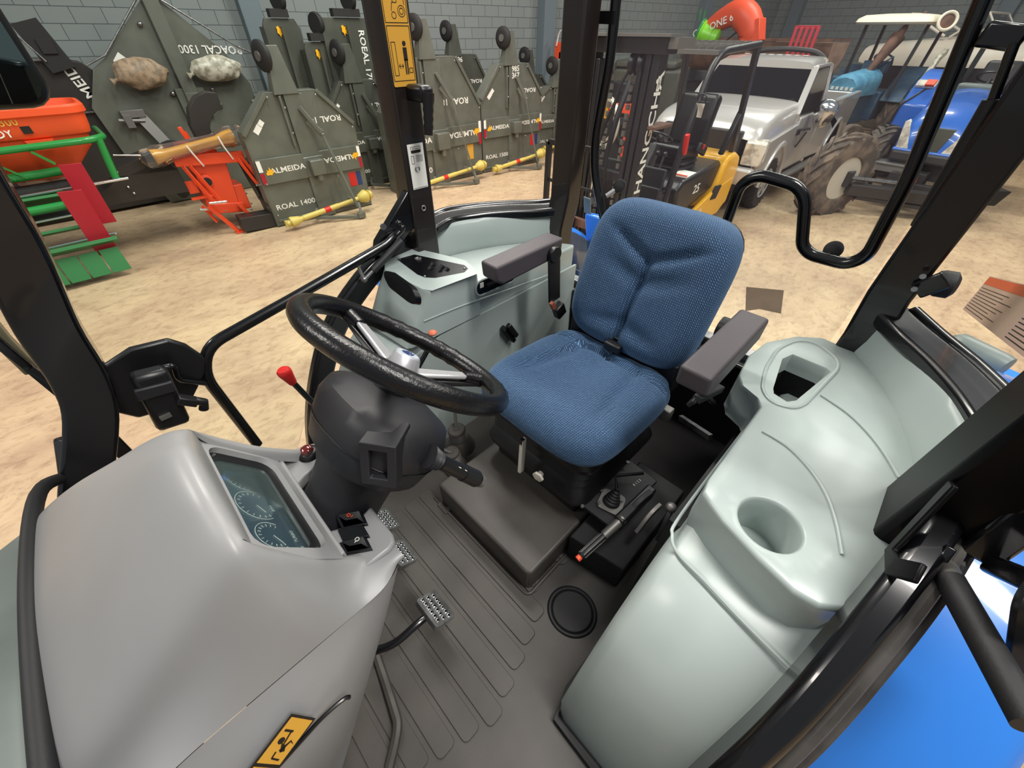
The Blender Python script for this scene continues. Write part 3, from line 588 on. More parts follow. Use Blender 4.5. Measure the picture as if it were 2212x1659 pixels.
# opening modelled as a notch ring: deck strips either side and in front of the column
def deck(poly, z0=1.690, z1=1.716): return MB().prism(poly, z0, z1)
def arc(a0, a1, n=10): return [(ccx+cr*math.cos(R(a0+(a1-a0)*i/n)), ccy+cr*math.sin(R(a0+(a1-a0)*i/n))) for i in range(n+1)]
half = math.degrees(math.acos((-0.083-ccx)/cr))
left = [(0.02, ccy), (0.02, -0.352), (-0.04, -0.352), (-0.064, -0.352), (-0.078, -0.358), (-0.083, -0.372), (-0.083, ccy+cr*math.sin(R(half)))]+arc(half, 0, 8)
right = [(0.02, ccy)]+arc(0, -half, 8)+[(-0.083, -0.60), (-0.083, -0.64), (-0.074, -0.662), (-0.05, -0.672), (0.02, -0.675)]
left = [(.0 if x > 0 else x, y) for x, y in left]; right = [(.0 if x > 0 else x, y) for x, y in right]
G('rear_shelf', deck(left), 'dash_plastic', bevel=0.005)
G('rear_shelf', deck(right), 'dash_plastic', bevel=0.005)
# lower side panel and rear apron
low = []
for x, ys, zs in ((0.385, -0.31, 1.618), (0.32, -0.31, 1.678), (0.26, -0.31, 1.698), (0.19, -0.31, 1.698), (0.12, -0.31, 1.698), (0.05, -0.31, 1.698), (-0.01, -0.312, 1.698), (-0.045, -0.318, 1.696), (-0.068, -0.334, 1.692), (-0.078, -0.35, 1.690)):
    f = min(1, (0.385-x)/0.45)
    rowx = []
    for t, bul in ((0, 0), (.03, .010), (.09, .035), (.2, .060), (.4, .060), (.7, .025), (1.0, -.015)):
        rowx.append(V(x+.29*f*t, ys+bul*(1 if x > .1 else .7 if x > .03 else .3 if x > -.03 else .1), zs-(zs-1.08)*t))
    low.append(rowx)
G('side_panel', MB().rows(low, cyc=False), 'dash_plastic', sub=2)
G('rear_apron', MB().rows([[V(p.x, y, p.z) for p in low[-1]] for y in (-0.35, -0.42, -0.5, -0.58, -0.65)], cyc=False), 'dash_plastic')
lowr = [[V(p.x, -1.0-(p.y), p.z) for p in r] for r in low]
G('side_panel', MB().rows(lowr, cyc=False), 'dash_plastic', sub=1)
# access cover outlined on the side panel
cvp = [V(0.2252, -0.2535, 1.5990), V(0.2010, -0.2550, 1.6032), V(0.1704, -0.2567, 1.6077), V(0.1340, -0.2586, 1.6127), V(0.1113, -0.2585, 1.6124), V(0.0957, -0.2574, 1.6096), V(0.0909, -0.2554, 1.6041)]
G('cover_gap', MB().tube(spline(cvp, 5), .0032, 8), 'dark_panel')
ss = thing('evacuation_sticker', 'yellow sticker with black escaping figure on the dashboard side panel', 'sticker', (0.16, -0.26, 1.5))
a, b_, c_ = V(0.2064, -0.2702, 1.6409), V(0.1509, -0.2771, 1.6595), V(0.1495, -0.2637, 1.6235)
nv = V(0, .937, .35); yv = nv.cross(b_-a).normalized(); F = frame(a, b_-a, yv)
hh = abs((c_-b_).dot(yv)); ll = (b_-a).length; s_ = 1 if (F.inverted() @ c_).y > 0 else -1
def rect(x0, x1, y0, y1): return [(x0, y0), (x1, y0), (x1, y1), (x0, y1)]
F = F @ Matrix.Translation((0, 0, .004))
obj('backing', MB().prism(rect(-ll*.8, ll+.003, -.003*s_, (hh+.003)*s_), 0, .001, F), 'ink', ss, world=True)
obj('field', MB().prism(rect(0, ll, 0, hh*s_), .001, .0016, F).prism(rect(-ll*.78, -.005, 0, hh*s_), .001, .0016, F), 'sticker_yellow', ss, world=True)
fg = lines(F, [[(ll*.10, hh*.8*s_), (ll*.12, hh*.45*s_), (ll*.26, hh*.42*s_)], [(ll*.45, hh*.5*s_), (ll*.72, hh*.42*s_)]], .002, z=.002)
fg.prism([(ll*.26, hh*.6*s_), (ll*.46, hh*.38*s_), (ll*.42, hh*.62*s_), (ll*.3, hh*.75*s_)], .0016, .0024, F).prism(circ(ll*.50, hh*.30*s_, .0045)[:-1], .0016, .0024, F)
fg.prism([(ll*.26, hh*.6*s_), (ll*.5, hh*.72*s_), (ll*.46, hh*.92*s_), (ll*.54, hh*.7*s_), (ll*.3, hh*.5*s_)], .0016, .0024, F).prism(rect(ll*.7, ll*.745, hh*.12*s_, hh*.5*s_), .0016, .0024, F)
obj('figure', fg, 'ink', ss, world=True)
G('panel_foot', MB().box((.002, -.516, 1.722), (.022, .262, .036)), 'dash_plastic', bevel=.003)
# hazard lamp and rocker switches on the rear shelf
hz = V((-0.054, -0.640, 1.716))
hl = G('warning_lamp_base', MB().lathe([(0, 0), (.022, 0), (.019, .006), (.013, .010), (0, .010)], hz, (0, 0, 1), 24), 'black_plastic')
G('warning_lamp_cap', MB().lathe([(0, .008), (.0125, .008), (.0115, .017), (.008, .020), (0, .021)], hz, (0, 0, 1), 24), 'dark_red', hl)
for i, (nm, qd) in enumerate(zip(('hazard', 'blank', 'warning'), ([(-0.028, -0.467, 1.717), (-0.066, -0.443, 1.717), (-0.061, -0.414, 1.717), (-0.024, -0.436, 1.717)], [(-0.019, -0.441, 1.717), (-0.054, -0.418, 1.717), (-0.052, -0.392, 1.717), (-0.016, -0.415, 1.717)], [(-0.010, -0.417, 1.717), (-0.047, -0.395, 1.717), (-0.044, -0.369, 1.717), (-0.008, -0.392, 1.717)]))):
    qd = [V(p) for p in qd]; c0 = sum(qd, V(0, 0, 0))/4
    swt = G('rocker_switch', MB().prism([(p.x, p.y) for p in qd], 1.714, 1.7235), 'dark_panel', bevel=.001)
    if i != 1:
        q2 = [c0+(p-c0)*.78+V(0, 0, .0035) for p in qd]; G('rocker', MB().add([q+V(0, 0, .003) for q in q2]+[q2[0]+V(0, 0, .009), q2[1]+V(0, 0, .009), c0*.5+q2[1]*.25+q2[2]*.25+V(0, 0, .004), c0*.5+q2[0]*.25+q2[3]*.25+V(0, 0, .004)], [(0, 1, 2, 3), (4, 5, 6, 7), (0, 1, 5, 4), (1, 2, 6, 5), (2, 3, 7, 6), (3, 0, 4, 7)]), 'black_plastic', swt)
        F = frame(c0+V(0, 0, .013), qd[1]-qd[0], qd[0]-qd[3])
        G('rocker_symbol', lines(F, [circ(-.004 if i == 0 else .004, .006, .0035, 4 if i == 0 else 8), [(.0, .001), (.004, .004)]], .0009), 'machine_orange' if i == 0 else 'white', swt)
# dark ledge outside the windscreen and wiper arm
hd = thing('tractor', 'tractor carrying the cab: bright blue fenders, big tyres and grey hood edge', 'tractor', (-0.5, -0.5, 0))
rows = []
for x in (0.405, 0.415, 0.45, 0.6, 0.9, 1.4, 1.9):
    d = max(0, (0.45-x))*.8
    rows.append([V(x, -0.5+s*(0.56 if x < .5 else .46 if x < .7 else .40), z) for s, z in ((-1, 1.2), (-1, 1.46), (-.96, 1.55-d), (-.82, 1.60-d), (-.4, 1.625-d), (0, 1.63-d), (.4, 1.625-d), (.82, 1.60-d), (.96, 1.55-d), (1, 1.46), (1, 1.2))])
obj('engine_hood', MB().rows(rows, cyc=False).add(rows[0], [tuple(range(11))]), 'hood_grey', hd, world=True, ang=60)
mr = thing('mirror_arm', 'olive and black arm crossing behind the right front post', 'bracket', (0.35, -1.2, 1.5))
obj('arm', MB().sweep([(0.329, -1.350, 1.884), (0.322, -1.350, 1.748), (0.302, -1.300, 1.624), (0.295, -1.250, 1.459)], 0.035, 0.02), 'black_paint', mr, world=True, bevel=.004)
obj('arm_plate', MB().sweep([(0.311, -1.360, 1.912), (0.322, -1.360, 1.819), (0.324, -1.360, 1.728)], 0.03, 0.03), mat('olive', '#6a6650', .5), mr, world=True, bevel=.003)
em = thing('door_mirror', 'black framed exterior mirror reflecting ceiling lamps at the top left', 'mirror', (0.05, -1.6, 2.2))
F = frame((0.044, -1.450, 2.380), (-1, 0.15, 0), (-0.12, 0, 1))
obj('housing', MB().prism(rrect(.15, .30, .045), -.03, .0, F), 'black_plastic', em, world=True, bevel=.012)
obj('mirror_glass', MB().prism(rrect(.132, .28, .038), 0.0, .002, F), mat('mirror', '#7f8a8a', .02, 1.0), em, world=True)
# ------------------------------------------------------------------ driver seat
se = thing('driver_seat', 'blue woven fabric driver seat with two armrests on a black suspension base', 'seat', (-0.80, -0.5, 1.10))
def Z(name, mb, m, par=se, **k): return obj(name, mb, m, par, world=True, **k)
def cushion(c, u, v, n, w, h, th, fn, nu=40, nv=40, p=4.5):
    """pillow: top grid with height fn(s,t), rolled edges and flat back"""
    rows = []; c = V(c); u = V(u); v = V(v); n = V(n)
    for i in range(nu+1):
        s = -1+2*i/nu; row = []
        for j in range(nv+1):
            t = -1+2*j/nv
            # squircle mapping
            k = (abs(s)**p+abs(t)**p)**(1/p); m_ = max(abs(s), abs(t)); q = m_/k if k > 1e-6 else 1
            S_, T_ = s*q, t*q; e = m_
            drop = (1-math.sqrt(max(0, 1-min(1, max(0, (e-.72)/.28))**2)))*th*.75
            row.append((S_, T_, fn(S_, T_)-drop))
        rows.append(row)
    top = [[c+u*(a*w/2)+v*(b*h/2)+n*z for a, b, z in r] for r in rows]
    mb = MB(); mb.rows(top, cyc=False)
    edge = [(i, 0) for i in range(nu)]+[(nu, j) for j in range(nv)]+[(i, nv) for i in range(nu, 0, -1)]+[(0, j) for j in range(nv, 0, -1)]
    ed = [top[i][j] for i, j in edge]; bot = []
    for (i, j), p0 in zip(edge, ed):
        a, b, z = rows[i][j]; bot.append(c+u*(a*w/2*.96)+v*(b*h/2*.96)-n*th)
    mb.rows([ed, bot]+[[c-n*th+(q-(c-n*th))*.9 for q in bot]], cyc=True, caps=False)
    mb.add([c-n*th+(q-(c-n*th))*.9 for q in bot], [tuple(range(len(bot)))])
    return mb
def g(x, s): return math.exp(-(x/s)**2)
def fn_c(s, t):   # s: +1 left (y+), t: +1 front
    z = 0.014*(abs(s)**2.4)*(1-.3*t)+0.0
    z -= 0.016*g(s, .55)*g(t+.25, .6)
    # V shaped stitched crease on the left and right thighs, cross crease at the back
    for sg in (-1, 1):
        d = (s-sg*(.52-.28*(t+.1)*-0.6)); z -= 0.018*g(d, .08)*(1/(1+math.exp(-(t+.75)*12)))*(1/(1+math.exp((t-.40)*10)))
    z -= 0.016*g(t+.66+.05*math.cos(s*3), .05)*(1 if abs(s) < .9 else .4)
    z -= 0.020*g(s+.03, .045)*(1/(1+math.exp((t+.70)*16)))
    z += 0.016*(1/(1+math.exp((t+.70)*14)))
    z -= 0.030*max(0, t-.55)**1.5
    return z+.004*math.sin(s*5+t*3)*.4
tilt = R(5)
cu = V(0, 1, 0); cvv = V(math.cos(tilt), 0, math.sin(tilt)); cn = cu.cross(cvv); cn = cn if cn.z > 0 else -cn
def uvwrap(cx, cy, cz, ux, uy, un, z0):
    def f(co, n):
        d = V(co.x-cx, co.y-cy, co.z-cz); a, b, c = d.dot(V(ux)), d.dot(V(uy)), d.dot(V(un)); r = math.hypot(a, b); q = max(0, z0-c) if r > .15 else 0
        k = 1+q/max(r, .05); return (a*k, b*k)
    return f
UVc = uvwrap(-0.795+0.80, -0.002, 1.560-1.10, cu, cvv, cn, -.002)
Z('seat_cushion', cushion((-0.795, -0.502, 1.560), cu, cvv, cn, 0.495, 0.50, 0.085, fn_c), 'seat_cloth', ang=80, uv=UVc)
def fn_b(s, t):   # s: +1 left, t: +1 top
    z = 0.016*abs(s)**2.2
    c0 = -.03+.05*t
    z -= 0.036*g(s-c0, .06)*(1/(1+math.exp((t-.30)*14)))
    for sg in (-1, 1):
        ang_ = (s-c0)*sg
        z -= 0.022*g(t-(.30+.42*ang_**0.9 if ang_ > 0 else 9), .055)*(1/(1+math.exp((ang_-.55)*14)))
        z -= 0.013*g(t-(.02+.30*ang_ if ang_ > 0 else 9), .10)*(1/(1+math.exp((ang_-.5)*10)))
        z -= 0.012*g(t-(-.55-.20*ang_ if ang_ > 0 else 9), .09)*(1/(1+math.exp((ang_-.5)*10)))
    z += 0.006*(1-t*t)
    return z
bt = R(20); bv = V(-math.sin(bt), 0, math.cos(bt)); bn = V(math.cos(bt), 0, math.sin(bt))
UVb = uvwrap(-1.055+0.80, 0, 1.778-1.10, V(0, 1, 0), bv, bn, 0)
Z('backrest', cushion((-1.055, -0.500, 1.778), V(0, 1, 0), bv, bn, 0.465, 0.475, 0.085, fn_b), 'seat_cloth', ang=80, uv=UVb)
Z('backrest_shell', MB().rows([[V(-1.055, -0.50, 1.785)-bn*k+V(0, 1, 0)*x*.94+bv*y*.96 for x, y in rrect(.45, .475, .09, 5)] for k in (.080, .115)]), 'seat_base', bevel=.01)
Z('back_bracket', MB().box((-1.05, -0.5, 1.53), (0.07, 0.42, 0.12)).box((-0.985, -0.505, 1.575), (0.03, 0.06, 0.03)), 'seat_base', bevel=.005)
for sgn_, y0 in ((1, -0.165), (-1, -0.842)):
    x0, x1 = (-0.705, -1.02) if sgn_ > 0 else (-0.735, -1.045)
    ar = Z('armrest', MB().prism([(x0, 1.835), (x0-.005, 1.785), (x0-.03, 1.768), (x1, 1.778), (x1-.005, 1.84)], -.036, .036, Matrix(((1, 0, 0, 0), (0, 0, 1, y0), (0, 1, 0, 0), (0, 0, 0, 1)))), 'armrest_foam', bevel=.008, seg=3)
    Z('armrest_bracket', MB().bar((x1+.05, y0-sgn_*.045, 1.79), (x1+.035, y0-sgn_*.05, 1.62), 0.06, 0.008, up=(0, 1, 0)).cyl((x1+.05, y0-sgn_*.03, 1.80), (x1+.05, y0-sgn_*.055, 1.80), .028, n=20), 'seat_base', ar, bevel=.003)
    Z('pivot_nut', MB().cyl((x1+.05, y0-sgn_*.03+.001, 1.80), (x1+.05, y0+.022*0-sgn_*.026, 1.80), .012, n=6), 'steel', ar)
# belt buckles
a = V((-0.970, -0.775, 1.632)); b_ = V((-1.075, -0.775, 1.555))
bk = Z('belt_buckle', MB().box((a+b_)/2+V(0, 0, -.012), (.045, .03, .055), (0, 25, 0)), 'seat_base', bevel=.005)
Z('buckle_button', MB().box(a+V(.004, .012, -.002), (.014, .014, .03), (0, 25, 0)), mat('buckle_red', '#8c4634', .4), bk)
a = V((-0.792, -0.160, 1.702))
Z('recliner_lever', MB().bar(a, V((-0.949, -0.150, 1.644)), .022, .02).bar(V((-0.808, -0.155, 1.717)), V((-0.987, -0.155, 1.557)), .016, .012).bar(a, V((-0.792, -0.170, 1.680)), .03, .012), 'column_plastic', bevel=.003)
# suspension base
pan = rrect(.44, .46, .05, 4)
ct = V(-0.80, -0.5, 0)
base_rows = []
for z, sx, sy in ((1.475, .97, .97), (1.455, 1.0, 1.0), (1.435, .99, .99), (1.425, .90, .90), (1.40, .96, .96), (1.385, .88, .88), (1.36, .95, .95), (1.345, .87, .87), (1.32, .97, .97), (1.295, 1.02, 1.02), (1.275, 1.0, 1.0)):
    base_rows.append([V(ct.x+x*sx, ct.y+y*sy*.93, z) for x, y in pan])
Z('suspension_bellows', MB().rows(base_rows), 'seat_base', ang=30)
Z('base_frame', MB().box((-0.81, -0.5, 1.21), (.40, .36, .13)), 'seat_base', bevel=.008)
a = V((-0.545, -0.497, 1.472)); b_ = V((-0.535, -0.493, 1.324)); d = b_-a
wl = Z('height_lever', MB().sweep([a-V(0, .0, 0), a+d*.25, a+d*.4, a+d*.55, a+d*.7, a+d*.85, b_], .020, .012, up=(0, 1, 0)), 'white_plastic', bevel=.003)
Z('lever_notch', MB().box(a+d*.12+V(.004, 0, .006), (.012, .010, .03)), 'seat_base', wl)
kn = V((-0.530, -0.422, 1.374))
Z('weight_knob', MB().lathe([(0, 0), (.010, 0), (.012, .012), (.019, .014), (.019, .022), (0, .024)], kn-V(.02, 0, 0), (1, 0.15, 0), 6), 'white_plastic', bevel=.002)
Z('side_bracket', MB().box(V((-0.931, -0.250, 1.481)), (.03, .03, .045)), 'dull_steel', bevel=.004)
Z('side_rail', MB().bar((-1.074, -0.240, 1.361), (-1.011, -0.120, 1.409), .014, .02), 'steel')

# ------------------------------------------------------------------ left console (cup holder)
lc_ = thing('side_console', 'pale grey green left console with cup well and open bin', 'console', (-0.8, 0.08, 1.05))
def K(name, mb, m, par, **k): return obj(name, mb, m, par, world=True, **k)
zt = 1.70
top = [(-.552, -.010), (-.535, .02), (-.510, .09), (-.495, .150), (-.500, .185), (-.525, .215), (-.56, .232), (-.61, .240), (-.70, .252), (-.80, .258), (-.90, .250), (-1.00, .225), (-1.10, .185), (-1.20, .13), (-1.29, .06), (-1.30, -.02), (-1.255, -.075), (-1.235, -.085), (-1.16, -.125), (-1.06, -.135), (-.96, -.12), (-.925, -.10), (-.905, -.055), (-.88, -.036), (-.60, -.036), (-.565, -.030)]
cupc = (-.583, .083); cupr = .0575
def holed(mb, outer, holes, z, up=True):
    """planar face with holes, triangulated"""
    bm = bmesh.new(); es = []
    for loop in [outer]+holes:
        vs = [bm.verts.new((x, y, z)) for x, y in loop]
        es += [bm.edges.new((vs[i], vs[(i+1) % len(vs)])) for i in range(len(vs))]
    bmesh.ops.triangle_fill(bm, use_beauty=True, use_dissolve=False, edges=es, normal=(0, 0, 1))
    bm.verts.index_update(); mb.add([v.co.copy() for v in bm.verts], [tuple(v.index for v in f.verts) for f in bm.faces]); bm.free(); return mb
cup = [(cupc[0]+cupr*1.0*math.cos(2*math.pi*i/36), cupc[1]+cupr*math.sin(2*math.pi*i/36)) for i in range(36)]
binh = [(p[0], p[1]) for p in ((-1.155, -0.056, 1.700), (-1.155, 0.028, 1.700), (-1.146, 0.040, 1.700), (-0.963, 0.011, 1.700), (-0.942, -0.003, 1.700), (-0.950, -0.036, 1.700), (-0.970, -0.044, 1.700), (-1.112, -0.069, 1.700))]
def wallstrip(mb, loop, prof):
    """prof: list of (inset, z) ; inset shrinks loop toward its centre"""
    cx = sum(p[0] for p in loop)/len(loop); cy = sum(p[1] for p in loop)/len(loop); rows = []
    for ins, z in prof:
        row = []
        for x, y in loop:
            dx, dy = x-cx, y-cy; l = math.hypot(dx, dy); row.append(V(cx+dx*(1-ins/l), cy+dy*(1-ins/l), z))
        rows.append(row)
    return mb.rows(rows, caps=False)
mb = MB(); holed(mb, top, [cup, binh], zt)
wallstrip(mb, top, [(0, zt), (-.005, zt-.003), (-.007, zt-.010), (-.006, zt-.03), (-.006, zt-.11)])
wallstrip(mb, cup, [(0, zt), (.003, zt-.002), (.005, zt-.008), (.006, zt-.03), (.008, zt-.13)])
wallstrip(mb, binh, [(0, zt), (.002, zt-.004), (.004, zt-.03), (.010, zt-.05)])
ct_ = K('console_top', mb, 'console_plastic', lc_, ang=45)
mb = MB().prism([(cupc[0]+.05*math.cos(2*math.pi*i/24), cupc[1]+.05*math.sin(2*math.pi*i/24)) for i in range(24)], zt-.134, zt-.128)
K('cup_floor', mb, 'console_plastic', lc_)
K('cup_slots', MB().box((cupc[0]-.016, cupc[1]-.028, zt-.1275), (.012, .03, .002), (0, 0, 35)).box((cupc[0]+.006, cupc[1]-.022, zt-.1275), (.012, .022, .002), (0, 0, 35)), 'dark_panel', lc_)
mb = MB(); wallstrip(mb, binh, [(.008, zt-.045), (.012, zt-.25)]); mb.prism(binh, zt-.26, zt-.25)
K('bin_lining', mb, 'rubber', lc_)
# raised ring around the bin
bo = [(p[0], p[1]) for p in ((-1.234, -0.070, 1.705), (-1.260, -0.026, 1.705), (-1.214, 0.039, 1.705), (-1.169, 0.050, 1.705), (-0.958, 0.029, 1.705), (-0.927, 0.015, 1.705), (-0.909, -0.028, 1.705), (-0.941, -0.061, 1.705), (-1.031, -0.085, 1.705), (-1.152, -0.094, 1.705))]
bo2 = [V(x, y, zt) for x, y in bo]
K('bin_rim', MB().tube(fillet(bo2, .03, 4, True), .005, 8, True), 'console_plastic', lc_)
gl = [V((-0.800, -0.010, 1.702)), V((-0.793, 0.044, 1.702)), V((-0.762, 0.097, 1.702)), V((-0.720, 0.137, 1.702)), V((-0.668, 0.166, 1.702)), V((-0.609, 0.189, 1.702))]
K('top_rib', MB().tube(spline(gl, 6), .0032, 8), 'console_plastic', ct_)
gl = [V((-1.025, 0.047, 1.702)), V((-1.001, 0.109, 1.702)), V((-0.964, 0.157, 1.702)), V((-0.920, 0.195, 1.702)), V((-0.868, 0.228, 1.702))]
K('top_rib', MB().tube(spline(gl, 6), .0032, 8), 'console_plastic', ct_)
# raised curved back wall up to the window rail
def backwall(s):
    inn = [(-.72, .254), (-.80, .258), (-.90, .250), (-1.00, .225), (-1.10, .185), (-1.20, .13), (-1.29, .06)]
    out = [(-.72, .275), (-.80, .290), (-.92, .292), (-1.03, .265), (-1.13, .215), (-1.23, .150), (-1.32, .07)]
    rows = []
    for a, b in zip(spline([(p[0], p[1], 0) for p in inn], 4), spline([(p[0], p[1], 0) for p in out], 4)):
        q = [V(a.x, a.y, 1.68), V(a.x, a.y, 1.705), V(a.x*.8+b.x*.2, a.y*.8+b.y*.2, 1.74), V(a.x*.55+b.x*.45, a.y*.55+b.y*.45, 1.785), V(a.x*.35+b.x*.65, a.y*.35+b.y*.65, 1.796), V(b.x, b.y, 1.796), V(b.x, b.y, 1.68)]
        rows.append([mir(p, s) for p in q])
    return MB().rows(rows)
K('back_wall', backwall(1), 'console_plastic', lc_, ang=50)
# lower body: nose falling to the floor
def nose(y0, y1, xo=0.0, ztop=1.60, bulge=.03):
    prof = [(-1.30, ztop-.02), (-.60, ztop), (-.50, ztop-.002), (-.445, ztop-.012), (-.39, ztop-.045), (-.335, ztop-.10), (-.285, ztop-.18), (-.245, ztop-.28), (-.215, ztop-.39), (-.20, ztop-.53)]
    prof = [(x+xo, z) for x, z in prof]; rows = []
    ys = [y0, y0, y0+(y1-y0)*.04, y0+(y1-y0)*.3, y0+(y1-y0)*.6, y1]
    rows.append([V(-1.30, y0, 1.07)]*1+[V(x-.02, y0, max(z-.06, 1.07)) for x, z in prof])
    rows.append([V(-1.30, y0, 1.07)]*1+[V(x-.006, y0+(.01 if y1 > y0 else -.01), z-.02) for x, z in prof])
    for f in (.10, .35, .7, 1.0): rows.append([V(-1.30, y0, 1.07)]*1+[V(x, y0+(y1-y0)*f, z+bulge*.0) for x, z in prof])
    mb = MB().rows(rows, cyc=False)
    sidep = [V(x-.02, y0, max(z-.06, 1.07)) for x, z in prof]; mb.add(sidep+[V(-1.30, y0, 1.07), V(-.22, y0, 1.07)], [tuple(range(len(sidep)+1))])
    return mb
K('console_body', nose(-.042, .246), 'console_plastic', lc_, ang=70)
sm = [V(-.90, -.046, 1.601), V(-.56, -.046, 1.601), V(-.50, -.036, 1.601), V(-.475, -.01, 1.60), V(-.462, .05, 1.601), V(-.448, .12, 1.598), V(-.435, .21, 1.592)]
K('body_seam', MB().tube(spline(sm, 6), .0035, 8), 'console_plastic', lc_)
K('skirt', MB().sweep([(-.80, -.048, 1.09), (-.26, -.048, 1.09), (-.19, -.03, 1.09), (-.18, .2, 1.09)], .01, .03), 'rubber', lc_)
K('console_foot', MB().box((-.85, .04, 1.32), (.60, .20, .5)), 'seat_base', lc_)

# ------------------------------------------------------------------ right console (switch pod)
rc = thing('side_console', 'pale grey green right console with black switch panel and storage shelf', 'console', (-0.8, -1.08, 1.05))
zt2 = 1.685
top2 = [(x, -1.0-y) for x, y in ((-.60, -.042), (-.585, .02), (-.56, .12), (-.56, .20), (-.60, .235), (-.70, .252), (-.80, .258), (-.90, .250), (-1.00, .225), (-1.10, .185), (-1.20, .13), (-1.29, .06), (-1.34, -.03), (-1.32, -.042))]
mb = MB(); mb.prism(top2, 1.56, zt2); K('shelf', mb, 'console_plastic', rc, bevel=.008)
K('back_wall', backwall(-1), 'console_plastic', rc, ang=50)
K('console_body', nose(-.958, -1.225, -.03, 1.60), 'console_plastic', rc, ang=70)
K('inner_side', MB().prism([(-1.34, 1.07), (-1.34, 1.60), (-.60, 1.585), (-.48, 1.55), (-.38, 1.46), (-.31, 1.32), (-.26, 1.07)], 0, .01, Matrix(((1, 0, 0, 0), (0, 0, 1, -.956), (0, 1, 0, 0), (0, 0, 0, 1)))), 'console_plastic', rc)
gr = [V((-0.543, -0.944, 1.671)), V((-0.704, -0.944, 1.662)), V((-0.926, -0.944, 1.639)), V((-1.166, -0.944, 1.617))]
K('side_rib', MB().tube(spline(gr, 5), .003, 8), 'console_plastic', rc)
# switch pod: raised block with sloping front
zp = 1.765
pt = [(-0.587, -0.938, 1.765), (-0.572, -0.969, 1.765), (-0.558, -1.162, 1.765), (-0.609, -1.248, 1.765), (-0.662, -1.277, 1.765), (-0.730, -1.235, 1.765), (-0.756, -1.165, 1.765), (-0.798, -1.033, 1.765), (-0.768, -0.926, 1.765)]
pt = [(p[0], p[1]) for p in pt]
rows = [[V(x, y, zp) for x, y in pt]]
def grow(k, dz, fx=0):
    cx = sum(p[0] for p in pt)/len(pt); cy = sum(p[1] for p in pt)/len(pt); r_ = []
    for x, y in pt: r_.append(V(cx+(x-cx)*k+(fx if x > cx else 0), max(cy+(y-cy)*k, -1.243) if y < cy else min(cy+(y-cy)*k, -.944), zp+dz))
    return r_
mb = MB().rows([grow(1, 0), grow(1.03, -.004), grow(1.06, -.014), grow(1.08, -.05, .02), grow(1.10, -.10, .05), grow(1.12, -.17, .09)], caps=False).add([V(x, y, zp) for x, y in pt], [tuple(range(len(pt)))])
pod = K('switch_pod', mb, 'console_plastic', rc, ang=50)
pp = [(p[0], p[1]) for p in ((-0.631, -1.203, 1.766), (-0.696, -1.194, 1.766), (-0.770, -1.004, 1.766), (-0.763, -0.976, 1.766), (-0.737, -0.964, 1.766), (-0.644, -0.999, 1.766), (-0.622, -1.025, 1.766), (-0.616, -1.058, 1.766))]
pn = K('switch_panel', MB().prism(pp, zp-.001, zp+.0012), 'dark_panel', pod, bevel=.0006)
for p in ((-0.636, -1.195, 1.767), (-0.624, -1.028, 1.767), (-0.752, -0.982, 1.767)): K('panel_screw', MB().ball(p, .004, 10, 6), 'steel', pod)
K('key_socket', MB().lathe([(.012, 0), (.012, .004), (.008, .005), (.006, .002), (0, .002)], (-0.682, -1.150, 1.767), (0, 0, 1), 18), 'dull_steel', pod)
for i, (px) in enumerate(((-0.693, -1.079, 1.767), (-0.705, -1.043, 1.767), (-0.671, -1.061, 1.767), (-0.685, -1.029, 1.767), (-0.706, -1.018, 1.767))):
    px = V(px); K('toggle', MB().add([px+V(-.009, -.006, 0), px+V(.009, -.006, 0), px+V(.009, .006, 0), px+V(-.009, .006, 0), px+V(0, -.006, .009), px+V(0, .006, .009)], [(0, 1, 2, 3), (0, 1, 4), (3, 2, 5), (0, 4, 5, 3), (1, 4, 5, 2)]), 'column_plastic', pod)
# black oval on the sloping front, black recess on the side
a = V((-0.520, -1.068, 1.800)); b_ = V((-0.500, -0.888, 1.786))
ov = [V((-0.515, -1.072, 1.803)), V((-0.515, -1.040, 1.818)), V((-0.515, -0.920, 1.809)), V((-0.505, -0.887, 1.792)), V((-0.500, -0.890, 1.770)), V((-0.495, -0.914, 1.769)), V((-0.498, -1.024, 1.775)), V((-0.505, -1.057, 1.794))]
K('front_cover', MB().rows([[p+V(-.012, 0, -.006) for p in fillet(ov, .012, 3, True)], [p+V(.006, 0, .004) for p in fillet(ov, .012, 3, True)]]), 'dark_panel', pod)
ce = V((-0.860, -0.943, 1.697)); F = frame(ce, V((-0.949, -0.943, 1.696))-V((-0.779, -0.943, 1.700)), (0, 0, 1)); n_ = F.to_3x3() @ V(0, 0, 1)
K('lever_slot', MB().prism(rrect(.19, .050, .022, 5), 0, .003, F), 'dark_panel', rc, bevel=.001)
K('slot_ring', MB().tube([F @ V(x, y, .002) for x, y in rrect(.196, .056, .025, 5)], .004, 6, True), 'console_plastic', rc)
K('slot_levers', MB().mbox(F, (-.03, .004, .008), (.05, .008, .014)).mbox(F, (.03, -.004, .008), (.05, .008, .014)), 'black_plastic', rc)
K('slot_label', MB().mbox(F, (-.072, .010, .004), (.016, .018, .002)), 'white', rc)
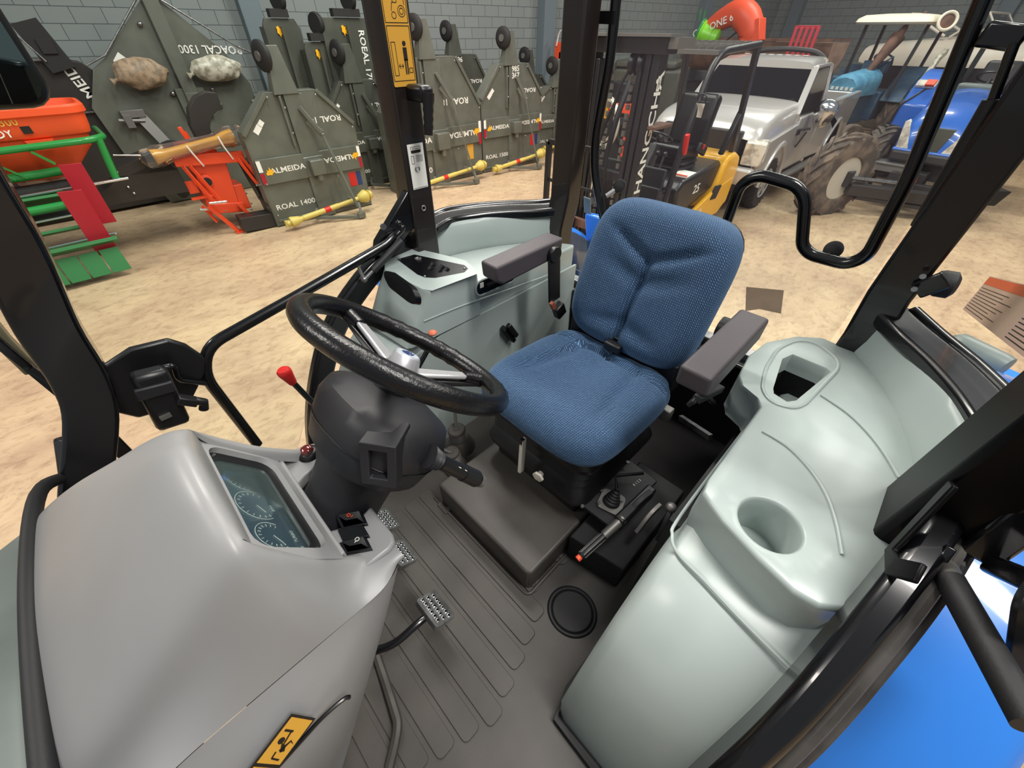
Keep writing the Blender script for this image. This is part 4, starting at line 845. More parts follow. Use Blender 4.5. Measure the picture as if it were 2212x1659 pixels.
# levers standing between seat and right console
rl = thing('range_lever', 'curved black lever with dark ball knob behind the steering wheel', 'lever', (-0.374, -0.850, 1.530))
obj('lever_rod', MB().tube([(-0.515, -0.860, 1.655), (-0.487, -0.860, 1.625), (-0.452, -0.860, 1.590), (-0.334, -0.860, 1.469)], .008, 10, bend=.03), 'black_paint', rl, world=True)
obj('knob', MB().ball((-0.492, -0.860, 1.661), (.022, .022, .026), 16, 10), 'black_paint', rl, world=True)
obj('knob_cap', MB().ball(V((-0.518, -0.860, 1.682))+V(0, 0, -.001), (.014, .014, .007), 14, 6), mat('peach', '#c9694a', .45), rl, world=True)
hk = thing('console_latch', 'small black forked latch on the right console side panel', 'latch', (-0.914, -0.945, 1.455))
obj('latch_body', MB().bar((-0.881, -0.930, 1.493), (-0.934, -0.930, 1.407), .03, .02).bar((-0.887, -0.910, 1.513), (-0.932, -0.910, 1.441), .02, .02), 'black_plastic', hk, world=True, bevel=.004)

# ------------------------------------------------------------------ floor mat, pedals, floor gear
fm = thing('floor_mat', 'dark ribbed rubber floor mat with raised tunnel under the seat', 'floor mat', (-0.3, -0.5, 1.05))
obj('mat_sheet', MB().box((-0.30, -0.50, 1.065), (1.3, 1.42, .03)), 'mat_rubber', fm, world=True)
for i in range(9):
    x = -0.335+i*0.062; y1 = -0.13-0.02*abs(i-4); y0 = -0.80 if i < 6 else -0.45
    obj('mat_rib', MB().prism(rrect(.050, y1-y0, .014, cx=x, cy=(y0+y1)/2), 1.079, 1.084), 'mat_rubber', fm, world=True, bevel=.0015)
obj('tunnel', MB().prism([(-.370, -.285), (-.360, -.30), (-.360, -.72), (-.90, -.72), (-.90, -.285)], 1.07, 1.195), 'mat_rubber', fm, world=True, bevel=.012, seg=3)
obj('tunnel_welt', MB().tube([(-.350, -.75, 1.085), (-.350, -.275, 1.085), (-.70, -.275, 1.085)], .006, 8, bend=.02), 'mat_rubber', fm, world=True)
for p in ((-0.385, -0.289, 1.083), (-0.515, -0.280, 1.083)):
    obj('mat_stud', MB().lathe([(0, .0), (.024, .0), (.024, .003), (.009, .003), (.008, .006), (0, .006)], p, (0, 0, 1), 22), 'mat_rubber', fm, world=True)
F = frame((-0.415, -0.155, 1.080), (0.25, -1, 0), (1, .25, 0))
obj('drain_cover', MB().lathe([(0, .001), (.062, .001), (.066, .006), (.070, .001), (.076, .001), (.079, .004), (.082, 0)], (0, 0, 0), (0, 0, 1), 36).xf(F @ Matrix.Diagonal((.92, .86, 1, 1)) if (F.to_3x3() @ V(0, 0, 1)).z > 0 else F @ Matrix.Diagonal((.92, .86, -1, 1))), 'rubber', fm, world=True)
obj('mat_edge', MB().tube(spline([(0.058, -0.456, 1.090), (0.083, -0.326, 1.110), (0.098, -0.286, 1.110), (0.151, -0.245, 1.090)], 6), .012, 8), 'mat_rubber', fm, world=True)
fk = thing('dimmer_button', 'round ridged foot button on a square plate beside the tunnel', 'foot switch', (-0.372, -0.700, 1.085))
obj('plate', MB().box(V((-0.366, -0.692, 1.085))+V(0, 0, .002), (.058, .052, .008)), 'mat_rubber', fk, world=True, bevel=.003)
c0 = V((-0.370, -0.697, 1.100)); gm = MB()
gm.lathe([(0, 0), (.017, 0), (.0175, .008), (.015, .011), (0, .0115)], c0-V(0, 0, .012), (0, 0, 1), 24)
for i in range(24):
    a_ = 2*math.pi*i/24; gm.ball(c0+V(.0165*math.cos(a_), .0165*math.sin(a_), -.002), .0018, 6, 4)
for i in range(5): gm.box(c0+V((i-2)*.005, 0, 0), (.002, .024, .002))
obj('button', gm, 'rubber', fk, world=True)
def pedal(name, label, c, arm, wdt=.094, ln_=.066, tilt=35, nx=6, ny=3, group=None):
    t = thing(name, label, 'pedal', c); F = frame(c, (0, 1, 0), (math.cos(R(tilt)), 0, math.sin(R(tilt))))
    if (F.to_3x3() @ V(0, 0, 1)).z < 0: F = frame(c, (0, -1, 0), (math.cos(R(tilt)), 0, math.sin(R(tilt))))
    hs = []; o = [(x, y) for x, y in rrect(wdt, ln_, .008)]
    for i in range(nx):
        for j in range(ny):
            hs.append((( (i-(nx-1)/2)*wdt*.145+(j-1)*wdt*.03), (j-(ny-1)/2)*ln_*.26))
    mb = MB(); loops = [[(hx+.0038*math.cos(2*math.pi*q/8), hy+.0038*math.sin(2*math.pi*q/8)) for q in range(8)] for hx, hy in hs]
    holed(mb, o, loops, 0); k = len(mb.v); wallstrip(mb, o, [(0, 0), (-.001, -.003), (0, -.016)])
    mb.xf(F); obj('pad', mb, 'steel', t, world=True)
    rg = MB()
    for hx, hy in hs: rg.torus(F @ V(hx, hy, .0012), F.to_3x3() @ V(0, 0, 1), .0046, .0013, 12, 5)
    obj('grip_rings', rg, 'chrome', t, world=True, kind=None)
    obj('pad_back', MB().prism(rrect(wdt*.93, ln_*.9, .006), -.012, -.009, F), 'black_plastic', t, world=True)
    obj('pedal_arm', MB().tube([F @ V(0, 0, -.014)]+list(arm), .010, 12, bend=.05), 'black_paint', t, world=True)
    return t
pedal('clutch_pedal', 'steel clutch pedal with round grip holes nearest the dashboard side panel', (-0.119, -0.406, 1.200), [(-0.066, -0.408, 1.200), (0.011, -0.413, 1.190), (0.069, -0.453, 1.180)], tilt=30)
pedal('brake_pedal', 'steel brake pedal, the nearer of the pair by the dashboard corner', (-0.135, -0.590, 1.220), [(-0.068, -0.593, 1.240), (-0.032, -0.576, 1.300)], .085, .060, 30)
pedal('brake_pedal', 'steel brake pedal, the farther of the pair half hidden by the dashboard', (-0.156, -0.716, 1.220), [(-0.096, -0.720, 1.240), (-0.065, -0.688, 1.300)], .085, .060, 30)
# rubber boots of the gear levers
for i, (p, s_, lb_) in enumerate((((-0.533, -0.827, 1.260), 1.0, 'ribbed rubber gear lever boot, the rear one of two beside the tunnel'), ((-0.478, -0.795, 1.200), .9, 'flat topped rubber gear lever boot, the front one of two beside the tunnel'))):
    bo_ = thing('gear_boot', lb_, 'boot', p); p = V(p)
    pr_ = [(0, 0), (.010, 0), (.012, -.003), (.030, -.004), (.034, -.010)]
    for k in range(6): pr_ += [(.034, -.013-.008*k), (.029, -.017-.008*k)]
    pr_ += [(.040, -.07), (.055, -.12)]
    obj('bellows', MB().lathe([(r*s_, h*s_) for r, h in pr_], p, (0.12, 0, 1), 26), 'mat_rubber', bo_, world=True)
    obj('lever_rod', MB().cyl(p-V(0, 0, .01), (p+V(-.02, -.02, .10)) if i == 0 else (p+V(.035, -.03, .03)), .006), 'dull_steel', bo_, world=True)
# control cluster left of the seat: plate with gaiter, handbrake, lever arms
cp = thing('lever_quadrant', 'black lever bracket plate beside the seat with bolted gaiter and lever arms', 'bracket', (-0.78, -0.2, 1.1))
def Y(name, mb, m, par=cp, **k): return obj(name, mb, m, par, world=True, **k)
Y('side_plate', MB().prism([(-.53, -.275), (-.56, -.10), (-.93, -.10), (-.93, -.275)], 1.085, 1.215), 'rubber', bevel=.006)
Y('top_plate', MB().prism([((-0.600, -0.370, 1.280)[0], (-0.600, -0.370, 1.280)[1]), ((-0.606, -0.190, 1.280)[0], (-0.606, -0.190, 1.280)[1]), ((-0.846, -0.176, 1.280)[0], (-0.846, -0.176, 1.280)[1]), ((-0.860, -0.346, 1.280)[0], (-0.860, -0.346, 1.280)[1])], 1.268, 1.282), 'column_plastic', bevel=.003)
gp_ = V((-0.673, -0.237, 1.284))
Y('gaiter_plate', MB().prism(rrect(.075, .075, .015, 3), 0, .005, Matrix.Translation(gp_) @ Matrix.Rotation(R(15), 4, 'Z')), 'dull_steel', bevel=.001)
gt = [(.027, 0)]
for k in range(5): gt += [(.026-.0035*k, .006+.009*k), (.021-.0035*k, .010+.009*k)]
gt += [(.006, .055), (0, .056)]
Y('gaiter', MB().lathe(gt, gp_+V(0, 0, .004), (-.35, 0, 1), 22), 'rubber')
Y('selector_rod', MB().tube([gp_+V(-.015, 0, .05), V((-0.710, -0.262, 1.360)), V((-0.779, -0.208, 1.360))], .005, 8), 'black_paint')
for p in ((-0.682, -0.279, 1.286), (-0.824, -0.279, 1.300), (-0.596, -0.289, 1.286), (-0.639, -0.259, 1.290), (-0.696, -0.216, 1.290)): Y('bolt', MB().cyl(p, V(p)+V(0, 0, .006), .006, n=6), 'steel')
F = frame((-0.792, -0.220, 1.284), V((-0.813, -0.217, 1.284))-V((-0.766, -0.222, 1.284)), (0, 0, 1)); F = frame((-0.792, -0.219, 1.284), V((-0.813, -0.217, 1.284))-V((-0.766, -0.222, 1.284)), V((-0.795, -0.232, 1.284))-V((-0.788, -0.207, 1.284)))
text('gear_marks', 'R 1 2 3', .012, F, 'white', cp, world=True, th=.0003)
for i, (pa, pb) in enumerate((((-0.636, -0.175, 1.300), (-0.748, -0.160, 1.340)), ((-0.641, -0.128, 1.290), (-0.730, -0.119, 1.340)), ((-0.665, -0.075, 1.290), (-0.735, -0.092, 1.360)))):
    pa = V(pa); pb = V(pb); mid = (pa+pb)/2+V(0, 0, .022)
    Y('lever_arm', MB().sweep(spline([pa, mid, pb], 6), .012 if i else .016, .022), ('column_plastic', 'dull_steel', 'column_plastic')[i], bevel=.002)
Y('knob_cap', MB().ball(V((-0.726, -0.090, 1.370)), (.016, .016, .013), 16, 8), 'dull_steel')
hb_ = thing('handbrake', 'black handbrake lever with grey shaft and orange release button', 'handbrake', (-0.628, -0.188, 1.280))
a = V((-0.453, -0.198, 1.300)); b_ = V((-0.620, -0.171, 1.345)); d = (b_-a)
obj('release_button', MB().cyl(a-d*.0, a+d*.07, .0085, .008, 16), 'orange_red', hb_, world=True, bevel=.001)
obj('grip', MB().tube([a+d*t for t in (.07, .12, .2, .3, .4, .5, .56)], .01, 12, radii=[.0095, .011, .0105, .0108, .0105, .011, .0115]), 'black_plastic', hb_, world=True)
obj('shaft', MB().cyl(a+d*.56, a+d*.98, .0125, .0145, 16), 'dull_steel', hb_, world=True)
obj('pawl_box', MB().bar(a+d*.85, V((-0.784, -0.170, 1.300)), .03, .04), 'black_plastic', hb_, world=True, bevel=.005)
gv = MB()
for k in range(6):
    an = 2*math.pi*k/6; o_ = V(0, math.cos(an)*.0108, math.sin(an)*.0108); gv.cyl(a+d*.10+o_, a+d*.54+o_, .0014, n=6)
obj('grip_ridges', gv, 'dull_steel', hb_, world=True)
# ------------------------------------------------------------------ outside of the tractor
def fender(y0, y1, sgn=1, a0=28):
    rows = []
    for i in range(25):
        a = R(a0+i*(162-a0)/24); cx, cz, r = -1.26, 0.62, 1.06
        x = cx+r*math.cos(a)*1.02; z = cz+r*math.sin(a)
        ro = V(math.cos(a), 0, math.sin(a))
        w_ = y1-y0
        rows.append([V(x, y0, z)-ro*.02, V(x, y0+.02*sgn, z), V(x, y0+w_*.5, z)+ro*.006, V(x, y0+w_*.82, z)-ro*.004, V(x, y0+w_*.93, z)-ro*.020, V(x, y0+w_*.985, z)-ro*.06, V(x, y0+w_, z)-ro*.13, V(x, y0+w_*.97, z)-ro*.13, V(x, y0+w_*.90, z)-ro*.04, V(x, y0+.02*sgn, z)-ro*.03])
    return MB().rows(rows)
obj('rear_fender', fender(0.255, 0.585), 'fender_blue', hd, world=True, ang=50)
def wheel_big(name, label, c, axd, Rr, wd, rimr, lugs=20, m='tyre', rm='rim', par=None, lug_h=None, group=None):
    t = thing(name, label, 'wheel', c, group=group) if par is None else None
    c = V(c); ax_ = V(axd).normalized(); sd, u = perp(ax_); h = wd/2; lh = lug_h or Rr*.05
    prof = [(rimr, -h*.8), (rimr*1.06, -h*.95), ((rimr+Rr)/2, -h*1.03), (Rr*.93, -h*.92), (Rr*.985, -h*.6), (Rr, 0), (Rr*.985, h*.6), (Rr*.93, h*.92), ((rimr+Rr)/2, h*1.03), (rimr*1.06, h*.95), (rimr, h*.8)]
    mb = MB().lathe(prof, c, ax_, 40, False)
    ty = obj('tyre', mb, m, t or par, world=True)
    lg = MB()
    if lugs:
        for k in range(lugs):
            for s_ in (-1, 1):
                a0 = 2*math.pi*(k+(.5 if s_ > 0 else 0))/lugs; rows = []
                for q in range(5):
                    f = q/4; aa = a0+f*2*math.pi/lugs*1.1; y_ = s_*h*(.02+.93*f); rr_ = Rr*(1-.055*f**3); da = 2*math.pi/lugs*.17
                    def pt(an, r_): return c+ax_*y_+(sd*math.cos(an)+u*math.sin(an))*r_
                    rows.append([pt(aa-da, rr_*.96), pt(aa-da, rr_+lh), pt(aa+da, rr_+lh), pt(aa+da, rr_*.96)])
                lg.rows(rows)
        obj('tread_lugs', lg, m, ty, world=True)
    rb = MB().lathe([(rimr*1.02, -h*.82), (rimr*.97, -h*.7), (rimr*.9, -h*.3), (rimr*.35, -h*.12), (rimr*.3, 0), (.001, 0)], c, ax_, 32).lathe([(rimr*1.02, h*.82), (rimr*.97, h*.7), (rimr*.9, h*.3), (rimr*.35, h*.12), (rimr*.3, 0), (.001, 0)], c, ax_, 32)
    rb.lathe([(0, -h*.35), (rimr*.2, -h*.3), (rimr*.2, h*.3), (0, h*.35)], c, ax_, 16)
    for k in range(8):
        a_ = 2*math.pi*k/8
        for s_ in (-1, 1): rb.cyl(c+ax_*s_*h*.1+(sd*math.cos(a_)+u*math.sin(a_))*rimr*.42, c+ax_*s_*h*.24+(sd*math.cos(a_)+u*math.sin(a_))*rimr*.42, rimr*.05, n=6)
    obj('rim', rb, rm, t or par, world=True)
    return t or ty
wheel_big('w', '', (-1.30, 0.50, 0.74), (0, 1, 0), 0.74, 0.42, 0.42, 18, 'tyre', par=hd)
obj('rear_fender', fender(-1.275, -1.605, -1, 58), 'fender_blue', hd, world=True, ang=50)
wheel_big('w', '', (-1.30, -1.50, 0.74), (0, 1, 0), 0.74, 0.42, 0.42, 18, 'tyre', par=hd)
# rear end of left fender with grey tail lamp tube
tl_ = thing('work_lamp', 'grey cylindrical rear lamp above the blue fender behind the side window', 'lamp', (-1.967, 0.398, 1.500))
a = V((-2.011, 0.323, 1.500)); b_ = V((-1.938, 0.478, 1.500))
obj('lamp_housing', MB().lathe([(0, -.01), (.03, -.008), (.045, .01), (.047, .03), (.047, (b_-a).length-.03), (.043, (b_-a).length-.008), (0, (b_-a).length)], a, b_-a, 24), 'hood_grey', tl_, world=True)
obj('lamp_bracket', MB().tube([a+V(0, -.03, -.09), a+(b_-a)*.3+V(.02, 0, -.06), a+(b_-a)*.65+V(.04, 0, -.05)], .008, 8).bar((a+b_)/2-V(0, 0, .02), (a+b_)/2-V(0, 0, .12), .04, .02), 'dull_steel', tl_, world=True)
q = [(-2.308, 0.327, 1.380), (-2.181, 0.736, 1.380), (-1.525, 0.713, 1.380), (-1.740, 0.520, 1.380)]
obj('fender_panel', MB().prism([(p[0], p[1]) for p in q], 1.36, 1.38), 'fender_blue', hd, world=True, bevel=.008)
# left door stay and latch hardware at the near post
sy = thing('door_stay', 'black tubular door stay hanging from the left post across the blue fender', 'door stay', (-0.643, 0.270, 1.783))
a = V((-0.661, 0.280, 1.763)); b_ = V((-0.608, 0.285, 1.779)); c_ = V((-0.452, 0.360, 1.797))
obj('stay_tube', MB().cyl(b_, c_, .0175, n=20), 'rubber', sy, world=True)
obj('stay_end', MB().cyl(a, b_+(c_-b_)*.05, .012, .0155, 16), 'dull_steel', sy, world=True)
obj('stay_bolt', MB().cyl(a-V(.0, .012, 0), a+V(0, .016, 0), .013, n=20).cyl(a+V(0, .016, 0), a+V(0, .024, 0), .009, n=6), 'steel', sy, world=True)
obj('stay_plate', MB().prism([((-0.736, 0.270, 1.718)[0], (-0.736, 0.270, 1.718)[2]), ((-0.635, 0.270, 1.810)[0], (-0.635, 0.270, 1.810)[2]), ((-0.617, 0.270, 1.794)[0], (-0.617, 0.270, 1.794)[2]), ((-0.647, 0.270, 1.760)[0], (-0.647, 0.270, 1.760)[2])], 0, .012, Matrix(((1, 0, 0, 0), (0, 0, 1, 0.262), (0, 1, 0, 0), (0, 0, 0, 1)))), 'black_paint', sy, world=True, bevel=.002)
ml = thing('left_door_frame', 'black frame edge of the opened left door at the right picture border', 'door', (-0.647, 0.360, 1.766))
obj('door_edge', MB().bar((-0.689, 0.310, 1.774), (-0.720, 0.310, 1.912), .045, .04), 'black_paint', ml, world=True, bevel=.006)
obj('door_edge', MB().bar((-0.676, 0.330, 1.781), (-0.568, 0.330, 1.883), .03, .03), 'black_paint', ml, world=True, bevel=.006)
pz = V((-0.594, 0.360, 1.785)); F = frame((-0.591, 0.360, 1.802), (-1, .25, .2), (0.1, .5, -1))
obj('latch_cover', MB().prism(rrect(.11, .20, .03), -.02, .01, F), 'black_plastic', ml, world=True, bevel=.008)

# ------------------------------------------------------------------ mowers standing on end along the wall
BAR = 'deck_green'
def flame(F, s):
    return MB().prism([(x*s, y*s) for x, y in ((-.5, -.1), (-.30, .05), (-.38, .22), (-.12, .12), (-.02, .5), (.12, .16), (.42, .34), (.22, .02), (.5, -.06), (.2, -.2), (.1, -.35), (-.2, -.3), (-.42, -.34))], 0, .003, F)
def mower(label, loc, rz, w, hs, ht, wt, code, group, m='deck_green', tailw=.34, chalk=None, shaft=True, yel=False, lean=0, th=0.24):
    """slasher deck on its rear edge: local x right, z up, front at -y"""
    t = thing('rotary_mower', label, 'mower', loc, rz, group); w2, t2 = w/2, wt/2
    FX = Matrix(((1, 0, 0, 0), (0, 0, 1, 0), (0, 1, 0, 0), (0, 0, 0, 1)))
    mb = MB().prism([(-w2, .02), (w2, .02), (w2, hs), (t2, ht), (-t2, ht), (-w2, hs)], .02, .05, FX)
    obj('deck_plate', mb, m, t, bevel=.004)
    sk = MB()
    for s_ in (-1, 1):
        sk.bar((s_*w2, .02+th/2, .0), (s_*w2, .02+th/2, hs), .02, th, up=(0, 1, 0)); sk.bar((s_*w2, .02+th/2, hs), (s_*t2, .02+th/2, ht), .02, th, up=(0, 1, 0))
        sk.bar((s_*(w2+.0), .0, hs-.02), (s_*t2, .0, ht), .05, .02, up=(0, 1, 0))
    sk.bar((-t2, .02+th/2, ht), (t2, .02+th/2, ht), .02, th, up=(0, 1, 0)); sk.box((0, .0, .10), (w*.96, .02, .03)); obj('side_skirt', sk, m, t, bevel=.003)
    obj('cross_band', MB().box((0, .0, hs*.62), (w*.985, .045, hs*.26)), m, t, bevel=.004)
    obj('center_rib', MB().box((.0, .0, ht*.5), (w*.16, .05, ht*.98)).box((-.115*w, -.01, ht*.80), (.03, .06, ht*.36)), m, t, bevel=.004)
    gb = obj('gearbox', MB().box((0.02, -.09, hs*.60), (w*.13, .14, w*.13)).cyl((0.02, -.10, hs*.60+w*.05), (0.02, -.10, hs*.60-w*.12), .05).box((.02, -.02, hs*.60), (w*.19, .03, w*.17)), m, t, bevel=.012)
    # tail wheel arm
    ta = obj('tail_arm', MB().rows([[V(x-.08, y, z) for x, y in ((-.17*k, -.04*k), (.17*k, -.04*k), (.17*k, .16*k), (-.17*k, .16*k))] for k, z in ((1, ht-.02), (.42, ht+tailw+.16))]), m, t, bevel=.006)
    ta2 = obj('tail_wheel', MB().lathe([(0, -.05), (.09, -.05), (.15, -.04), (.17, -.02), (.17, .02), (.15, .04), (.09, .05), (0, .05)], (-.22, .05, ht+tailw+.05), (1, .25, 0), 28), 'tyre_dark', t)
    obj('wheel_hub', MB().lathe([(0, -.065), (.055, -.065), (.055, .065), (0, .065)], (-.22, .05, ht+tailw+.05), (1, .25, 0), 16).cyl((-.22, .05, ht+tailw+.05), (-.02, .05, ht+tailw+.12), .025), 'dull_steel', ta2)
    # folded hitch frame
    x0 = .10*w
    hf = MB().bar((x0*.2, -.05, ht*.90), (x0*1.3, -.16, ht*.70), .05, .05).bar((x0*.5, -.06, ht*.80), (x0*1.3, -.16, ht*.70), .03, .09).bar((x0*1.25, -.16, ht*.72), (x0*2.3, -.42, .16), .05, .025)
    obj('hitch_strut', hf, m, t, bevel=.004)
    lf = MB().bar((-w*.18, -.24, .10), (x0*2.2, -.50, .03), .04, .05).bar((w*.30, -.20, .22), (x0*2.3, -.50, .04), .04, .05).bar((w*.22, -.12, .24), (w*.31, -.22, .20), .04, .05).box((x0*2.25, -.50, .06), (.12, .07, .08)).bar((-w*.18, -.24, .10), (-w*.10, -.04, .16), .04, .04)
    obj('hitch_frame', lf, m, t, bevel=.004)
    bo = MB()
    for x, z in ((-t2, ht-.04), (t2*.9, ht-.05), (-.1*w, ht*.9), (-.1*w, ht*.72), (w2-.05, hs*.95), (-w2+.05, hs*.5), (.2*w, hs*.45), (-w2+.04, hs*.15), (x0*1.3, ht*.70)): bo.ball((x, -.035 if x != x0*1.3 else -.19, z), .016, 8, 5)
    obj('bolts', bo, 'steel', t)
    if shaft:
        a = V(-w*.42, -.26, .12); b_ = V(w*.40, -.26, .26); d = (b_-a); L_ = d.length
        sh = obj('drive_shaft', MB().lathe([(0, 0), (.075, .0), (.08, .03), (.05, .14), (.04, .16), (.034, .20), (.04, .20), (.04, L_*.6), (.034, L_*.6), (.034, L_-.18), (.06, L_-.16), (.07, L_-.13), (.10, L_-.06), (.10, L_-.03), (.06, L_+.02), (.06, L_+.07), (0, L_+.07)], a, d, 20), 'shaft_yellow', t)
        obj('shaft_joint', MB().cyl(a-d.normalized()*.06, a+d.normalized()*.04, .045).box(a-d.normalized()*.06, (.05, .06, .09)).torus(b_+d.normalized()*.03, d, .07, .012, 16, 6), 'shaft_yellow', sh)
        obj('shaft_sticker', MB().lathe([(.0415, 0), (.0415, .10)], a+d*.42, d, 20), 'red', sh)
    TF = lambda x, z, y=-.0235, fl=False: frame((x, y, z), (-1 if fl else 1, 0, 0), (0, 0, -1 if fl else 1))
    s_ = w*.062
    text('maker_lettering', 'ALMEIDA', s_, TF(-.24*w, hs*.62), 'white', t, sx=1.25, th=.001); text('maker_lettering', 'ALMEIDA', s_, TF(.27*w, hs*.64, fl=True), 'white', t, sx=1.25, th=.001)
    obj('flame_emblem', flame(TF(-.40*w, hs*.62), s_*1.3), 'machine_yellow', t); obj('flame_emblem', flame(TF(.43*w, hs*.64, fl=True), s_*1.3), 'machine_yellow', t)
    text('model_lettering', 'ROAL '+code, s_*1.05, TF(-.27*w, hs*.22, .018), 'white', t, th=.001, sx=1.2); text('model_lettering', 'ROAL '+code, s_*1.05, TF(.20*w, hs*1.06, .018, True), 'white', t, th=.001, sx=1.2)
    for k, (mm, dz) in enumerate((('white', .05), ('machine_red', -.05))):
        obj('reflector_strip', MB().box((-.475*w, -.024, hs*.62+dz*w), (w*.035, .003, w*.09)).box((.475*w, -.024, hs*.62+dz*w), (w*.03, .003, w*.09)), mm, t)
    obj('danger_sticker', MB().box((.36*w, .018, hs*.37), (w*.075, .003, w*.13)), 'sticker_yellow' if yel else 'red', t)
    if not yel: obj('danger_sticker', MB().box((.43*w, .018, hs*.37), (w*.05, .003, w*.13)), 'badge_blue', t)
    obj('paper_tag', MB().box((-.37*w, .016, hs*1.03), (w*.075, .003, w*.045), (0, -45, 0)).box((-.33*w, .016, hs*1.08), (w*.05, .003, w*.04), (0, -45, 0)), 'white', t)
    if chalk:
        for k, c_ in enumerate(chalk): text('chalk_numbers', c_, s_*1.3, TF(.02*w, ht*.96-k*s_*1.1, -.027), 'white', t, th=.001)
    return t
G1 = 'mower decks standing on end'
mower('grey green mower deck on end directly right of the orange chopper, yellow shaft in front', (-2.60, -7.05, 0), 178, 1.62, 1.27, 1.70, .70, '1400', G1)
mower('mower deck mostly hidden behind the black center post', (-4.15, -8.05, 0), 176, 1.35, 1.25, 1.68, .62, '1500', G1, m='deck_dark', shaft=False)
mower('largest mower deck, directly right of the center post, orange sticker at its edge', (-5.17, -7.22, 0.0), 178, 2.12, 1.28, 2.0, 1.08, '180', G1, yel=True)
mower('mower deck with chalk numbers 985 367 on its middle', (-7.10, -7.12, 0), 174, 1.62, 1.34, 1.86, .72, '1500', G1, chalk=('985', '367'))
mower('smaller mower deck just left of the rear post with yellow joint at its foot', (-9.15, -7.6, 0), 168, 1.35, 1.08, 1.36, .55, '900', G1)
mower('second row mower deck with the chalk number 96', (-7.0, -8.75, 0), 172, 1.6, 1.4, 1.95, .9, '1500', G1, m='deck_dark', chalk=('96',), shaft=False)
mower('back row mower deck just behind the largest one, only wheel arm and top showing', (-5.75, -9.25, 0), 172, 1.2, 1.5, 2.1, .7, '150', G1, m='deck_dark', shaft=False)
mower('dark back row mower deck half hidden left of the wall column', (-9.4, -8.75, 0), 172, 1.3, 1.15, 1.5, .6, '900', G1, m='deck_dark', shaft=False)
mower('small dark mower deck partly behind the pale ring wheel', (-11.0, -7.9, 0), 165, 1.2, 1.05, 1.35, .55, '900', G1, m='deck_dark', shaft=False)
# tall narrow decks stacked behind, left of the center post
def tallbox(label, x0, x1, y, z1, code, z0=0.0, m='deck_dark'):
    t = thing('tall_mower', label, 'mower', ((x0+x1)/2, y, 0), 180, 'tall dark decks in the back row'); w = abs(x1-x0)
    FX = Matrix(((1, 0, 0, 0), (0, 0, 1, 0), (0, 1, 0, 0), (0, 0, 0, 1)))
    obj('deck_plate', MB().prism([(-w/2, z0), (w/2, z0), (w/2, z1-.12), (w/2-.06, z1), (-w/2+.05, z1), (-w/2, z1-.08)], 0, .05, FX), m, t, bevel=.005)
    obj('folded_side', MB().bar((-w*.05, -.03, z0), (-w*.05, -.03, z1*.96), .03, .10, up=(0, 1, 0)).bar((w*.46, .12, z0), (w*.46, .12, z1-.1), .22, .02, up=(1, 0, 0)).bar((-w*.46, .12, z0), (-w*.46, .12, z1-.1), .22, .02, up=(1, 0, 0)), m, t)
    obj('top_fitting', MB().box((0, .02, z1+.06), (w*.5, .12, .10)).lathe([(0, -.04), (.14, -.04), (.15, 0), (.14, .04), (0, .04)], (w*.12, .05, z1+.22), (1, .3, 0), 22), 'tyre_dark', t)
    obj('flame_emblem', flame(frame((-w*.1, -.02, z1-.16), (0, 0, -1), (1, 0, 0)), .14), 'machine_yellow', t)
    if code: text('model_lettering', code, .15, frame((w*.22, -.006, z1-.55), (0, 0, -1), (1, 0, 0)), 'white', t, th=.001)
tallbox('tall dark deck right beside the left wall column, flame mark at its top', -3.05, -3.62, -8.6, 2.48, '')
tallbox('shorter dark deck between the two taller ones left of the black post', -3.50, -4.02, -8.35, 2.20, '')
tallbox('widest tall dark deck with white model lettering down its side', -3.85, -4.80, -8.3, 2.50, 'ROEAL 1700')

# large scraper blade rigs leaning at the left wall
sg_ = thing('snow_plow_rig', 'large dark triangular implement with central mast and two tied bags on it', 'implement', (-1.75, -9.6, 0), 180)
FX = Matrix(((1, 0, 0, 0), (0, 0, 1, 0), (0, 1, 0, 0), (0, 0, 0, 1)))
obj('back_plate', MB().prism([(-.75, 2.02), (.10, 2.72), (.22, 2.72), (.88, 2.08), (1.12, 1.62), (1.10, .75), (.95, 0.02), (-.9, 0.02), (-1.15, .75), (-1.22, 1.45), (-.95, 1.9)], 0, .05, FX), 'deck_green', sg_, bevel=.005)
obj('mast', MB().bar((.13, -.06, 1.55), (.13, -.06, 2.9), .20, .10, up=(0, 1, 0)).box((.13, -.05, 1.42), (.42, .06, .40)).box((.16, -.10, 1.44), (.26, .06, .24)), 'deck_green', sg_, bevel=.006)
obj('tie_rods', MB().cyl((.05, -.04, 2.74), (-.72, -.04, 2.06), .014).cyl((-.72, -.04, 2.06), (-1.0, -.04, 1.95), .012).cyl((.2, -.04, 2.72), (1.12, -.04, 2.12), .014).cyl((1.12, -.04, 2.12), (1.3, -.04, 2.05), .012), 'steel', sg_)
obj('side_arm', MB().bar((-.70, -.10, 1.30), (-.38, -.3, .45), .16, .04, up=(0, 1, 0)).box((-.78, -.08, 1.35), (.3, .12, .1)), 'dull_steel', sg_, bevel=.004)
obj('clevis', MB().cyl((-1.0, -.12, 1.28), (-.68, -.12, 1.25), .03).box((-.88, -.12, 1.26), (.10, .12, .16)).cyl((1.0, -.12, 1.38), (1.28, -.12, 1.40), .03).box((1.12, -.12, 1.38), (.10, .12, .14)).cyl((.86, -.12, .80), (.80, -.14, 1.22), .02), 'dull_steel', sg_)
obj('bolts', MB().ball((-.12, -.04, 1.56), .035, 10, 6).ball((.48, -.04, 1.58), .035, 10, 6).ball((-.05, -.04, 1.34), .035, 10, 6).ball((.50, -.04, 1.36), .035, 10, 6).ball((-.12, -.03, 2.4), .035, 10, 6), 'steel', sg_)
